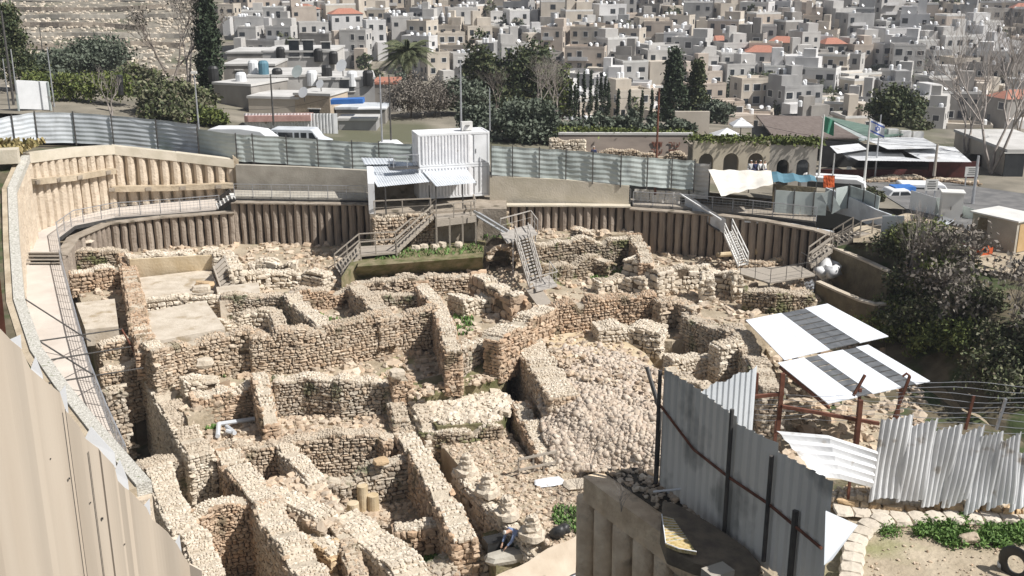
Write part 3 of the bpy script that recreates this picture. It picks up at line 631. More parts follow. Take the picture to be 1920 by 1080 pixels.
u5 = pile_wall([(950, 383, 6.1), (1060, 383, 6.1), (1182, 385, 6.1)], 2.9, 'dark pile wall right of the wooden platform', 'piledark', .66, .29, .12, back='darkcrete', side=1)
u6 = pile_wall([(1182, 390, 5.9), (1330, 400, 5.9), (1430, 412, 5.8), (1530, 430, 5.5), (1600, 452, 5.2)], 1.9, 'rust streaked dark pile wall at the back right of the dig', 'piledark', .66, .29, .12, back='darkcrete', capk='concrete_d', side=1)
# concrete parapet behind the far walkway
def wall_strip(line, zb, th, mk, name, label, cat='wall', side=1):
    pts = wl(line); mb = MB()
    for a, b in zip(pts[:-1], pts[1:]):
        d = b - a; d.z = 0; d.normalize(); n = Vector((-d.y, d.x, 0)) * side * th
        mb.hexa([(a.x, a.y, zb), (b.x, b.y, zb), (b.x + n.x, b.y + n.y, zb), (a.x + n.x, a.y + n.y, zb), (a.x, a.y, a.z), (b.x, b.y, b.z), (b.x + n.x, b.y + n.y, b.z), (a.x + n.x, a.y + n.y, a.z)])
    o = mb.build(name, M[mk]); tag(o, label, cat, kind='thing'); return o
wall_strip([Q(441, 309, 92.6), Q(560, 313, 92), Q(690, 320, 91.2), Q(790, 325, 90.8)], 5.8, .5, 'concrete', 'concrete_wall', 'plain grey concrete wall below the fence left of the tin shed')
wall_strip([(918, 330, 8.2), (1060, 337, 8.0), (1180, 349, 7.6)], 5.8, .5, 'capbeam', 'concrete_wall', 'low pale concrete wall below the fence right of the white containers')
wall_strip([Q(436, 292, 93), Q(447, 300, 93.1)], 5.0, .6, 'shotcrete', 'concrete_pier', 'upright concrete pier at the end of the sunlit piles')
# decks
def deck(back, front, label, mk='deck', th=.14, joists=True, name='walkway', rail=None, railside='front', mesh=True):
    A = wl(back); Bq = wl(front); root = thing(name, A[0], label, 'walkway'); mb = MB()
    for i in range(len(A) - 1):
        a, b, c, d = A[i], A[i + 1], Bq[i + 1], Bq[i]; dz = Vector((0, 0, th))
        mb.hexa([a - dz, d - dz, c - dz, b - dz, a, d, c, b])
    mb.build('deck_boards', M[mk], root)
    L_ = Bq if railside == 'front' else A
    if rail: railing(root, L_, 1.1, mesh)
    fm = MB()
    for i in range(len(A) - 1): fm.bar(Bq[i] - Vector((0, 0, .3)), Bq[i + 1] - Vector((0, 0, .3)), .12, .25)
    fm.build('edge_beam', M['metald'], root)
    return root
def railing(root, L_, h=1.1, mesh=True, mk='metal', step=1.6, r=.03):
    for p, d in resample(L_, step): MB().bar(p, p + Vector((0, 0, h)), r * 1.8).build('post', M[mk], root)
    p = L_[-1]; MB().bar(p, p + Vector((0, 0, h)), r * 1.8).build('post', M[mk], root)
    rb = MB()
    for a, b in zip(L_[:-1], L_[1:]):
        for hh in ((h, h * .5) if not mesh else (h, h * .8, h * .6, h * .4, h * .2)):
            rb.bar(a + Vector((0, 0, hh)), b + Vector((0, 0, hh)), r * (2 if hh == h else .6))
    rb.build('rail', M[mk], root)
    if mesh:
        wm = MB()
        for p, d in resample(L_, .3): wm.bar(p, p + Vector((0, 0, h)), .012)
        wm.build('wire_mesh', M[mk], root)
deck([(405, 373, 5.0), (300, 381, 5.0), (220, 389, 5.0), (130, 409, 5.0), (58, 440, 5.0), (44, 474, 5.0)], [(412, 390, 5.0), (330, 397, 5.0), (215, 405, 5.0), (140, 420, 5.0), (108, 444, 5.0), (114, 474, 5.0)], 'curved plywood walkway hugging the sunlit piles', rail=True)
w2 = deck([(44, 497, 4.6), (50, 560, 4.6), (58, 650, 4.6), (88, 730, 4.5), (140, 800, 4.4), (200, 880, 4.3)], [(114, 497, 4.6), (130, 560, 4.6), (151, 640, 4.6), (174, 720, 4.5), (204, 800, 4.4), (240, 880, 4.3)], 'straight plywood walkway coming down the left side of the dig', rail=True)
pass
st = thing('steps', P(44, 490, 4.7), 'four narrow pale steps joining the two walkway sections', 'steps')
for k in range(4):
    y = 474 + k * 6.5; MB().bar(P(44, y, 4.98 - .1 * k), P(114, y, 4.98 - .1 * k), .22, .07).build('step', M['wood'], st)
st = thing('steps', P(412, 380, 5.0), 'short flight of white edged steps between walkway levels', 'steps')
for k in range(5):
    u = k / 4; MB().bar(P(408 + 26 * u, 382 - 19 * u, 5.0 + u), P(412 + 26 * u, 391 - 19 * u, 5.0 + u), .35, .1).build('step', M['offwhite'], st)
for a_, b_ in (((405, 376, 5.0), (432, 357, 6.0)), ((412, 392, 5.0), (440, 372, 6.0))): MB().bar(P(*a_), P(*b_), .1, .3).build('stringer', M['metald'], st)
w3 = deck([(438, 356, 6.0), (560, 358, 6.0), (690, 360, 6.0)], [(440, 369, 6.0), (560, 371, 6.0), (690, 373, 6.0)], 'upper walkway in front of the plain grey concrete wall', rail=True, mk='concrete')
w4 = deck([(922, 350, 6.3), (1060, 356, 6.3), (1170, 366, 6.2)], [(940, 372, 6.2), (1060, 373, 6.2), (1182, 379, 6.1)], 'pale walkway along the low concrete wall right of the containers', rail=True, mk='capbeam')
o = MB().tube(wl([(925, 352, 6.6), (1050, 357, 6.6), (1160, 364, 6.5)]), .14, 8); tag(o.build('pipe', M['offwhite']), 'thick cream pipe running along the pale walkway', 'pipe')
# white sheets lining the next walkway stretch
t_ = thing('sheet_barrier', P(1190, 375, 6.2), 'row of crumpled shiny sheets on the railing above the rusty piles', 'barrier')
for i in range(3):
    a = P(1189 + i * 29, 377 + i * 2, 6.0); b = P(1217 + i * 29, 379 + i * 2, 6.0); g = []
    for r_ in range(5): g.append([a.lerp(b, u / 6) + Vector((0, .06 * math.sin(u * 1.9 + r_ * 1.3 + i), r_ * .26)) for u in range(7)])
    MB().grid(g).build('sheet', M['tarpw'], t_)
MB().bar(P(1187, 378, 7.15), P(1278, 383, 7.1), .06).build('rail', M['metald'], t_)
deck([(1182, 372, 6.1), (1290, 376, 6.0), (1400, 385, 5.9), (1530, 398, 5.8)], [(1187, 384, 6.0), (1290, 390, 5.9), (1400, 400, 5.8), (1530, 415, 5.7)], 'dark timber walkway along the rusty piles under the tarpaulins', rail=True, mk='wood')
# fences along the street
def hsheet_fence(line, h, label, mk, group='street side sheet fences', gap=.0, ribs=.4, amp=.016):
    pts = wl(line); root = thing('sheet_fence', pts[0], label, 'fence')
    for i, (a, b) in enumerate(zip(pts[:-1], pts[1:])):
        d = (b - a); d.z = 0; d.normalize(); n = Vector((-d.y, d.x, 0)); nr = int(h / ribs * 2) + 1; g = []
        for r_ in range(nr + 1):
            z = h * r_ / nr; off = amp if r_ % 2 else -amp; row = []
            for u in range(9):
                p = a.lerp(b, u / 8); row.append(p + n * (off + .02 * math.sin(u * 1.1 + i * 2 + r_ * .35)) + Vector((0, 0, z + .02 * math.sin(u + i))))
            g.append(row)
        MB().grid(g).build('sheet', M[mk], root)
        MB().bar(a - n * .12 - Vector((0, 0, .2)), a - n * .12 + Vector((0, 0, h + .15)), .09).build('post', M['metald'], root)
    MB().bar(pts[-1] - Vector((0, .1, .2)), pts[-1] + Vector((0, -.1, h + .15)), .09).build('post', M['metald'], root)
    return root
hsheet_fence([Q(-60, 292, 90), Q(-10, 284, 92), Q(28, 276, 94), Q(72, 268, 96), Q(144, 268, 97), Q(215, 273, 97), Q(298, 281, 96.5), Q(375, 291, 95.2)], 2.75, 'bright silvery sheet fence above the sunlit piles', 'sheetL')
hsheet_fence([Q(375, 292, 95), Q(446, 303, 93.4), Q(477, 304, 93.2), Q(540, 308, 92.9), Q(598, 312, 92.6), Q(662, 317, 92.2), Q(712, 319, 92), Q(780, 322, 91.8)], 2.4, 'grey green sheet fence in front of the parked vans', 'sheetG')
hsheet_fence([(921, 328, 8.3), (961, 330, 8.2), (1011, 333, 8.1), (1061, 336, 8.0), (1111, 340, 7.9), (1163, 346, 7.7), (1212, 350, 7.5), (1258, 353, 7.3), (1300, 356, 7.2)], 2.4, 'grey green sheet fence right of the white containers', 'sheetG')
hsheet_fence([(1258, 368, 6.4), (1292, 370, 6.4), (1328, 374, 6.4)], 2.9, 'dark grey sheet screen left of the white tarpaulin', 'sheetN')
# street slabs just behind the fences
def slab(name, pp, mk, kind='structure'):
    pts = [P(*p) for p in pp]; o = MB().prism([(p.x, p.y) for p in pts], -4, [p.z for p in pts]).build(name, M[mk]); return tag(o, kind=kind)
# street surface polygon is part of the terrain built later
# containers
def frame_axes(a, b):
    d = (b - a); d.z = 0; L = d.length; d.normalize(); return d, Vector((-d.y, d.x, 0)), L
def corr(root, a, d, L, h, pitch, amp, mk, name='corrugated_side', out=None, lean=Vector((0, 0, 1)), prof=4, trap=True, top=None, bot=None, up=None):
    """vertical rib sheet from a along d; top(u), bot(u) give jagged lengths"""
    n = out if out is not None else Vector((d.y, -d.x, 0)); up = up or Vector((0, 0, 1)); N = int(L / pitch) ; rows = [[], []]
    for i in range(N):
        for f, o_ in ((0, 0), (.28, 0), (.42, 1), (.82, 1)):
            s = (i + f) * pitch
            if s > L: break
            u = s / L; p = a + d * s + n * (amp * o_)
            rows[0].append(p + up * (bot(u) if bot else 0)); rows[1].append(p + up * (top(u) if top else h))
    s = L; p = a + d * s
    rows[0].append(p + up * (bot(1) if bot else 0)); rows[1].append(p + up * (top(1) if top else h))
    return MB().grid(rows).build(name, M[mk], root)
M['contwhite'] = mat('container white paint', (.66, .66, .67), (.76, .76, .77), 1.5, rough=.5, c3=(.52, .50, .46), fac3=.64, sc3=1.5)
A = P(787, 374, 6.5); B = P(918, 366, 6.5); d, n, L = frame_axes(A, B); A.z = 6.5
def container(z0, label, doors):
    root = thing('container', A + Vector((0, 0, z0)), label, 'container', 'stacked white containers'); o0 = A + Vector((0, 0, z0)); H_ = 2.62; D = 2.5; f = -n
    bx = MB(); c = o0 + d * (L / 2) + n * (D / 2); rz = math.atan2(d.y, d.x)
    bx.box(c + Vector((0, 0, H_ / 2)), (L - .1, D - .1, H_ - .08), rz); bx.build('shell', M['contwhite'], root)
    fr = MB()
    for s in (0.06, L - .06):
        for t in (.06, D - .06): fr.box(o0 + d * s + n * t + Vector((0, 0, H_ / 2)), (.16, .16, H_), rz)
    for z in (.08, H_ - .07):
        fr.box(o0 + d * (L / 2) + n * .03 + Vector((0, 0, z)), (L - .1, .14, .16), rz); fr.box(o0 + d * (L / 2) + n * (D - .03) + Vector((0, 0, z)), (L - .1, .14, .16), rz)
        for s in (.03, L - .03): fr.box(o0 + d * s + n * (D / 2) + Vector((0, 0, z)), (.14, D - .1, .15), rz)
    fr.build('frame', M['white'], root)
    corr(root, o0 + d * .2 + n * .02 + Vector((0, 0, .15)), d, (L - 1.6), H_ - .3, .27, .08, 'contwhite', out=-n * -.5 if False else -n)
    dr = MB().box(o0 + d * (L - .75) + n * .01 + Vector((0, 0, H_ / 2)), (1.05, .06, H_ - .4), rz).build('door', M['white'], root)
    MB().box(o0 + d * (L - 1.15) + n * -.04 + Vector((0, 0, 1.1)), (.04, .05, .35), rz).build('handle', M['metald'], dr)
    corr(root, o0 + n * (D - .1) + Vector((0, 0, .15)), -n, D - .25, H_ - .3, .27, .06, 'contwhite', out=-d, name='corrugated_end')
    return root
c1 = container(0, 'lower white container behind the tin roof', True); c2 = container(2.66, 'upper white container stacked on another', True)
rz = math.atan2(d.y, d.x)
ac = MB().box(A + d * 4.3 + n * 1.2 + Vector((0, 0, 5.65)), (.9, .5, .7), rz); ac = tag(ac.build('air_conditioner', M['offwhite']), 'air conditioner unit on the roof of the upper container', 'air conditioner')
MB().lathe(tuple(A + d * 4.3 + n * .93 + Vector((0, 0, 5.7))), [(.2, -.02), (.2, .02)], 12).build('fan_grille', M['black'], ac)
t_ = thing('balcony_rail', A + Vector((-2.2, 0, 2.7)), 'small steel landing rail left of the upper container', 'railing')
q = [A + d * (-2.3) + n * .6 + Vector((0, 0, 2.75)), A + d * (-2.3) + n * -.3 + Vector((0, 0, 2.75)), A + d * -.05 + n * -.3 + Vector((0, 0, 2.75))]
railing(t_, q, 1.0, False, 'metal', 1.1); MB().prism([(p.x, p.y) for p in (A + d * -2.4 + n * .6, A + d * -2.4 - n * .35, A - n * .35, A + n * .6)], 9.1, 9.2).build('landing', M['metald'], t_)
# platform under the shed
slab('platform_base', [(694, 402, 6.2), (800, 397, 6.2), (905, 391, 6.2), (950, 392, 6.2), (948, 362, 6.2), (690, 366, 6.2)], 'concrete_d')
# masonry face on it
masonry([(701, 404), (752, 401), (808, 399)], 6.1, 2.4, .5, .34, 'stone retaining wall under the tin roofed shed', 'stone', group='retaining walls', ragged=.02)
masonry([(895, 398), (925, 396), (948, 397)], 5.6, 3, .5, .3, 'mossy stone retaining wall beside the metal ramp', 'stonedark', group='retaining walls', ragged=.05)
# shed
sh = thing('tin_shed', P(705, 395, 6.2), 'open shed with a bright corrugated tin roof', 'shed')
M['tin'] = mat('bright corrugated tin', (.62, .66, .70), (.76, .79, .82), 1, rough=.38, metal=.25)
def roof(c4, name, nrib=18, amp=.03, mk='tin', root=None, th=.03):
    bl, br, fr_, fl_ = [P(*p) for p in c4]; rows = [[], []]
    for i in range(nrib * 4 + 1):
        u = i / (nrib * 4); o_ = Vector((0, 0, amp * (1 if i % 4 in (1, 2) else 0)))
        rows[0].append(fl_.lerp(fr_, u) + o_); rows[1].append(bl.lerp(br, u) + o_)
    return MB().grid(rows).build(name, M[mk], root)
roof([(678, 297, 9.0), (782, 306, 9.0), (808, 341, 8.35), (708, 351, 8.35)], 'corrugated_roof', 22, root=sh)
roof([(779, 306, 9.06), (866, 303, 9.06), (893, 343, 8.3), (818, 350, 8.3)], 'corrugated_roof', 18, root=sh)
roof([(677, 296, 9.1), (738, 297, 9.1), (744, 308, 9.0), (684, 309, 9.0)], 'corrugated_roof', 10, root=sh)
for px, py in ((703, 398), (724, 402), (806, 396), (868, 392), (818, 398)): p = P(px, py, 6.2); MB().bar(p, (p.x, p.y, 8.3), .1).build('post', M['metald'], sh)
a = P(692, 401, 6.2); b = P(690, 372, 6.2); MB().hexa([a, a + Vector((.5, 0, 0)), b + Vector((.5, 0, 0)), b, a + Vector((0, 0, 2.4)), a + Vector((.5, 0, 2.4)), b + Vector((.5, 0, 2.7)), b + Vector((0, 0, 2.7))]).build('side_wall', M['white'], sh)
a = P(698, 372, 6.2); b = P(780, 371, 6.2); MB().bar(a + Vector((0, 0, 1.2)), b + Vector((0, 0, 1.2)), .1, 2.4).build('back_wall', M['concrete_d'], sh)
railing(sh, wl([(702, 403, 6.2), (760, 400, 6.2), (808, 398, 6.2)]), 1.1, False, 'wood', 2.2, .045)
# wooden platform and stairs
def stair(A0, A1, B0, B1, n_, root, mk='wood', rail=1.0, strw=.08, strh=.28, tread=(.28, .05)):
    A0, A1, B0, B1 = [Vector(v) for v in (A0, A1, B0, B1)]
    for k in range(n_): u = (k + .5) / n_; MB().bar(A0.lerp(A1, u), B0.lerp(B1, u), *tread).build('step', M[mk], root)
    for a_, b_ in ((A0, A1), (B0, B1)):
        MB().bar(a_, b_, strw, strh).build('stringer', M[mk], root)
        if rail:
            rb = MB()
            for hh in (rail, rail * .5): rb.bar(a_ + Vector((0, 0, hh)), b_ + Vector((0, 0, hh)), .07, .09)
            rb.build('handrail', M[mk], root)
            m_ = max(2, int((a_ - b_).length / 1.5))
            for k in range(m_ + 1): p = a_.lerp(b_, k / m_); MB().bar(p, p + Vector((0, 0, rail)), .08).build('post', M[mk], root)
ws = thing('wooden_stairs', P(740, 470, 3.8), 'grey wooden stairs with a landing below the tin shed', 'stairs')
la = P(742, 458, 4.0); lb = P(744, 472, 4.0)
stair(P(818, 395, 6.0), la, P(812, 408, 6.0), lb, 11, ws)
lc = P(674, 462, 4.0); ld = P(676, 478, 4.0)
MB().prism([(p.x, p.y) for p in (la, lb, ld, lc)], 3.85, 4.0).build('landing', M['wood'], ws); railing(ws, [lb, ld], 1.0, False, 'wood', 1.6, .04); railing(ws, [la, lc], 1.0, False, 'wood', 1.6, .04)
stair(lc, P(628, 500, 2.6), ld, P(642, 520, 2.6), 8, ws)
for p in (la, lb, lc, ld): MB().bar(Vector((p.x, p.y, 2)), p, .12).build('leg', M['wood'], ws)
wp = thing('wooden_platform', P(850, 400, 5.9), 'timber platform on tall posts beside the tin shed', 'platform')
pq = wl([(812, 397, 6.0), (818, 411, 6.0), (892, 402, 6.0), (888, 390, 6.0)]); MB().prism([(p.x, p.y) for p in pq], 5.82, 6.0).build('deck_boards', M['wood'], wp)
MB().bar(pq[1] - Vector((0, 0, .35)), pq[2] - Vector((0, 0, .35)), .12, .5).build('edge_beam', M['wood'], wp)
railing(wp, [pq[1], pq[2], pq[3]], 1.1, False, 'wood', 1.5, .045)
for u in (0, .33, .66, 1.0): p = pq[1].lerp(pq[2], u); MB().bar((p.x, p.y, 3.3), p, .13).build('leg', M['wood'], wp)
for i, (x, y) in enumerate(((780, 472), (795, 470), (815, 469), (830, 466), (860, 466), (745, 478))):
    block(x, y, 3.5, (.7, .6, .55), .3 * i, ['', ''][0] or 'roughly carved block lying under the timber platform, number %d from the left' % (i + 1) if False else ['second carved block from the left beneath the timber platform', 'third carved block from the left beneath the timber platform', 'fourth carved block from the left beneath the timber platform', 'fifth carved block from the left beneath the timber platform', 'rightmost carved block beneath the timber platform', 'leftmost carved block beside the wooden stair landing'][i])
# metal ramp and stairs
mr = thing('metal_ramp', P(890, 398, 5.9), 'narrow metal ramp sloping from the timber platform', 'ramp')
MB().bar(P(892, 400, 5.9), P(958, 440, 4.6), .9, .1).build('deck_boards', M['metal'], mr)
MB().bar(P(888, 396, 6.4), P(952, 434, 5.1), .1, .2).build('handrail', M['metal'], mr)
ms = thing('metal_stairs', P(1005, 540, 3.2), 'grey metal stairs with open treads in the centre of the dig', 'stairs')
tp = wl([(938, 436, 4.8), (950, 455, 4.8), (1008, 438, 4.8), (995, 420, 4.8)]); MB().prism([(p.x, p.y) for p in tp], 4.7, 4.8).build('landing', M['stairmetal'], ms)
railing(ms, [tp[0], tp[3], tp[2]], 1.1, False, 'stairmetal', 1.4, .035)
stair(P(966, 449, 4.8), P(993, 542, 3.4), P(990, 442, 4.8), P(1015, 533, 3.4), 15, ms, 'stairmetal', 1.0, .06, .25, (.24, .05))
MB().bar(P(1000, 542, 3.35), P(1022, 572, 3.0), 1.1, .07).build('gangplank', M['wood'], ms)
sp_ = wl([(998, 528, 3.5), (1005, 545, 3.5), (1045, 535, 3.5), (1030, 515, 3.5)]); MB().prism([(p.x, p.y) for p in sp_], 3.4, 3.5).build('landing', M['stairmetal'], ms)
railing(ms, [sp_[1], sp_[2], sp_[3]], 1.0, False, 'stairmetal', 1.2, .03)
for px, py in ((962, 455), (1004, 440)): p = P(px, py, 4.7); MB().bar((p.x, p.y, 2), p, .09).build('leg', M['metal'], ms)
# tunnel mouth
tm = thing('tunnel_mouth', P(940, 505, 2.6), 'black tunnel mouth left of the metal stairs', 'tunnel')
a = P(908, 507, 2.4); b = P(975, 505, 2.4); d2, n2, L2 = frame_axes(a, b)
dk = MB(); pr = []
for i in range(13): t = math.pi * i / 12; pr.append((L2 / 2 - math.cos(t) * L2 * .36, .75 + math.sin(t) * .95))
pr = [(L2 * .14, 0)] + pr + [(L2 * .86, 0)]
vs = [a + d2 * x + Vector((0, 0, z)) for x, z in pr]; out = [a + d2 * (-.2 if x < L2 / 2 else L2 + .2) + Vector((0, 0, 2.1 if 0 < i < len(pr) - 1 else 0)) for i, (x, z) in enumerate(pr)]
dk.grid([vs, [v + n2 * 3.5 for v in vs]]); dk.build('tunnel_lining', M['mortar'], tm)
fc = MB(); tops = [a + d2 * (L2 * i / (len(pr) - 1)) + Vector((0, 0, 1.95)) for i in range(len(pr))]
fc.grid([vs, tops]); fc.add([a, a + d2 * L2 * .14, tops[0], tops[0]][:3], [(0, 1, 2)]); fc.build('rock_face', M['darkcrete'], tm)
C, H, AX = [], [], []
for i in range(1, len(pr) - 1): v = vs[i]; C.append(tuple(v - n2 * .05 + Vector((0, 0, .12)))); H.append((.24, .2, .17)); 
tmst = MB().stones(C, H, rot_axes(d2, n2, (0, 0, 1), len(C), .4), .15).build('arch_stones', M['stone'], tm)
# covered chute and steps on the right
ch = thing('covered_walkway', P(1290, 380, 5.6), 'mesh wrapped gangway sloping down from the back wall', 'walkway')
MB().bar(P(1278, 378, 6.0), P(1356, 432, 4.8), 1.0, .1).build('deck_boards', M['metald'], ch)
g = []
for r_ in range(5):
    row = []
    for u in range(13):
        p = P(1282 + 76 * u / 12, 384 + 50 * u / 12, 5.9 - 1.1 * u / 12); row.append(p + Vector((0, -.4 - .08 * math.sin(u * 1.7 + r_), r_ * .3 - .15 + .05 * math.sin(u * 2.3))))
    g.append(row)
MB().grid(g).build('mesh_wrap', M['sheetL'], ch); MB().bar(P(1276, 364, 7.0), P(1352, 412, 5.9), .1).build('handrail', M['white'], ch)
s2 = thing('steel_steps', P(1390, 500, 3.3), 'steep white stepped flight at the back right of the dig', 'stairs')
stair(P(1358, 440, 4.8), P(1384, 500, 3.4), P(1372, 432, 4.8), P(1402, 496, 3.4), 14, s2, 'offwhite', .9, .05, .2, (.2, .05))
pf = thing('plank_platform', P(1450, 520, 3.4), 'small plank platform with thin rails at the back right', 'platform')
pq = wl([(1384, 503, 3.9), (1388, 513, 3.9), (1442, 530, 3.9), (1530, 515, 3.9), (1500, 498, 3.9)]); MB().prism([(p.x, p.y) for p in pq], 3.8, 3.9).build('deck_boards', M['wood'], pf)
railing(pf, [pq[1], pq[2], pq[3], pq[4]], 1.0, False, 'metald', 1.4, .02)
for p in pq[1:4]: MB().bar((p.x, p.y, 0), p, .1).build('leg', M['metald'], pf)
o = MB().bar(P(1396, 414, 5.6), P(1482, 421, 5.5), .5, .12).bar(P(1482, 421, 5.5), P(1562, 436, 5.3), .5, .12); tag(o.build('plank', M['sheetL']), 'long pale plank bridging the back right corner', 'plank')
o = MB().tube(wl([(1416, 472, 3.2), (1432, 471, 3.2)]), .25, 8); tag(o.build('log', M['plasterwall']), 'yellow log lying behind the steep white steps', 'log')
o = MB().tube(wl([(1345, 478, 3.0), (1372, 476, 3.0)]), .2, 8); tag(o.build('log', M['plasterwall']), 'shorter yellow log lying left of the steep white steps', 'log')
r2 = thing('timber_landing', P(1620, 440, 5.8), 'timber landing on tall posts at the right rim of the dig', 'platform')
pq = wl([(1598, 432, 5.9), (1612, 442, 5.9), (1655, 434, 5.9), (1640, 424, 5.9)]); MB().prism([(p.x, p.y) for p in pq], 5.8, 5.9).build('deck_boards', M['wood'], r2)
railing(r2, [pq[1], pq[2]], 1.1, False, 'wood', 1.3, .045)
for p in pq: MB().bar((p.x, p.y, 2.5), p, .12).build('leg', M['wood'], r2)
s3 = thing('timber_stairs', P(1560, 470, 4.2), 'timber stairs going down left from the timber landing', 'stairs')
stair(P(1598, 432, 5.9), P(1560, 455, 4.9), P(1612, 442, 5.9), P(1570, 465, 4.9), 6, s3)
s4 = thing('timber_stairs', P(1520, 500, 3.9), 'lower timber stairs above the white sacks', 'stairs')
stair(P(1556, 458, 4.9), P(1515, 488, 4.0), P(1560, 470, 4.9), P(1520, 500, 4.0), 6, s4)
ld_ = thing('ladder', P(1530, 560, 1.5), 'short metal ladder below the plank platform', 'ladder')
stair(P(1510, 528, 3.4), P(1528, 568, 1.8), P(1520, 526, 3.4), P(1540, 564, 1.8), 7, ld_, 'metal', 0)
t_ = None
for i, (x, y, s) in enumerate(((1543, 500, .5), (1560, 515, .55), (1548, 512, .5), (1566, 505, .45), (1537, 515, .4))):
    p = P(x, y, 3.3); N = 1; o = MB().stones([(p.x, p.y, p.z + s * .5)], [(s, s * .8, s * .75)], rot_axes((1, 0, 0), (0, 1, 0), (0, 0, 1), 1, .4), .12).build('sack', M['sheetW'], smooth=True)
    tag(o, ['uppermost white sack of the pile below the lower timber stairs', 'large white sack in the middle of the sack pile', 'white sack leaning on the left of the pile', 'white sack at the right of the pile', 'smallest white sack at the foot of the pile'][i], 'sack', 'white sacks')
# solar / panel canopy
cn = thing('canopy', P(1480, 740, .5), 'white panel canopy with dark see-through strips on a rusty frame', 'canopy')
def panel(c4, ncol, dark, root, zoff=0):
    bl, br, fr_, fl_ = [P(*p) for p in c4]
    for i in range(ncol):
        u0, u1 = i / ncol, (i + 1) / ncol; q = [fl_.lerp(fr_, u0), fl_.lerp(fr_, u1), bl.lerp(br, u1), bl.lerp(br, u0)]; e_ = (q[1] - q[0]) * .01
        q[0] = q[0] + e_; q[3] = q[3] + e_; q[1] = q[1] - e_; q[2] = q[2] - e_; z_ = Vector((0, 0, .05))
        if i in dark:
            for k in range(8):
                a0 = q[0].lerp(q[3], k / 8 + .012); a1 = q[1].lerp(q[2], k / 8 + .012); a2 = q[1].lerp(q[2], (k + 1) / 8 - .012); a3 = q[0].lerp(q[3], (k + 1) / 8 - .012)
                MB().hexa([a0 - z_, a1 - z_, a2 - z_, a3 - z_, a0, a1, a2, a3]).build('clear_panel', M['solar'], root)
        else: MB().hexa([q[0] - z_, q[1] - z_, q[2] - z_, q[3] - z_, *q]).build('roof_panel', M['canopy'], root)
# columns run from upper left to lower right: use edges accordingly
panel([(1550, 570, 5.0), (1666, 628, 4.6), (1470, 674, 4.3), (1398, 600, 4.7)][0:0] or [(1398, 600, 4.7), (1470, 674, 4.3), (1666, 630, 4.6), (1552, 569, 5.0)][0:4], 1, [], cn) if False else None
def panel2(tl, tr, br, bl, ncol, dark, root):
    """strips parallel to the tl->bl edge, spread from tl to tr"""
    panel([bl, br, tr, tl], ncol, dark, root)
panel2((1398, 600, 4.7), (1552, 569, 5.1), (1666, 630, 4.6), (1470, 674, 4.25), 7, [3, 4], cn)
panel2((1458, 680, 4.1), (1628, 646, 4.45), (1744, 714, 3.95), (1552, 756, 3.6), 7, [2, 5], cn)
for px, py in ((1470, 700), (1612, 740), (1690, 720), (1455, 800)): p = P(px, py, 3.6); MB().bar((p.x, p.y, .2), (p.x, p.y, 3.95), .14).build('post', M['rust'], cn)
MB().bar(P(1462, 688, 3.8), P(1555, 765, 3.4), .1, .16).build('frame_beam', M['rust'], cn)
# white capped retaining walls on the right
def curved_wall(pp, zb, label, capz=.12):
    pts = wl(pp); o = thing('retaining_wall', pts[0], label, 'retaining wall'); mb = MB(); cb = MB()
    for a, b in zip(pts[:-1], pts[1:]):
        d = b - a; d.z = 0; d.normalize(); n = Vector((-d.y, d.x, 0)) * .45
        mb.hexa([(a.x, a.y, zb), (b.x, b.y, zb), (b.x + n.x, b.y + n.y, zb), (a.x + n.x, a.y + n.y, zb), a, b, b + n, a + n]); cb.bar(a + n * .4 + Vector((0, 0, .05)), b + n * .4 + Vector((0, 0, .05)), .42, .14)
    mb.build('wall_face', M['shotdark'], o); cb.build('white_coping', M['cap'], o)
M['shotdark'] = mat('brown earth wall', (.13, .105, .065), (.20, .165, .105), 1.2, bump=.7, bsc=5)
curved_wall([(1545, 460, 4.8), (1590, 478, 4.8), (1630, 495, 4.7), (1666, 512, 4.7)], 1.5, 'upper brown retaining wall with a white coping above the sacks')
curved_wall([(1530, 530, 3.4), (1570, 548, 3.3), (1610, 565, 3.2), (1640, 573, 3.2), (1668, 572, 3.2)], .2, 'lower brown retaining wall with a white coping behind the canopy')
# white tarpaulin canopy and blue one
tw = thing('tarpaulin', P(1390, 370, 6.2), 'white tarpaulin roof sagging over the back walkway', 'tarpaulin')
g = []
C4 = [P(1328, 318, 8.9), P(1446, 320, 8.9), P(1450, 345, 8.2), P(1352, 368, 7.6)]
for i in range(9):
    u = i / 8; row = []
    for j in range(13):
        v = j / 12; p = (C4[0].lerp(C4[1], v)).lerp(C4[3].lerp(C4[2], v), u); row.append(p + Vector((0, 0, -.5 * math.sin(math.pi * v) * math.sin(math.pi * min(1, u * 1.1)) * (1 - v * .5) + .05 * math.sin(v * 22 + u * 3))))
    g.append(row)
MB().grid(g).build('sheet', M['tarpw'], tw, smooth=True)
for px, py in ((1352, 380), (1402, 378), (1448, 378)): p = P(px, py, 6); MB().bar((p.x, p.y, 5.6), (p.x, p.y, 8), .09).build('post', M['metald'], tw)
tb = thing('tarpaulin', P(1490, 370, 6), 'blue tarpaulin roof with torn edge beside the white one', 'tarpaulin')
C4 = [P(1446, 322, 8.6), P(1528, 330, 8.5), P(1532, 340, 8.2), P(1450, 342, 8.2)]
MB().grid([[C4[0].lerp(C4[1], v / 8).lerp(C4[3].lerp(C4[2], v / 8), u / 2) + Vector((0, 0, .08 * math.sin(v * 2))) for v in range(9)] for u in range(3)]).build('sheet', M['tarpb'], tb)
for px in (1458, 1495, 1528): p = P(px, 378, 6); MB().bar((p.x, p.y, 5.6), (p.x, p.y, 8.1), .08).build('post', M['metald'], tb)
wall_strip([(1450, 345, 8.0), (1530, 352, 7.8)], 5.6, .1, 'shotdark', 'board_wall', 'brown board wall hanging under the blue tarpaulin')
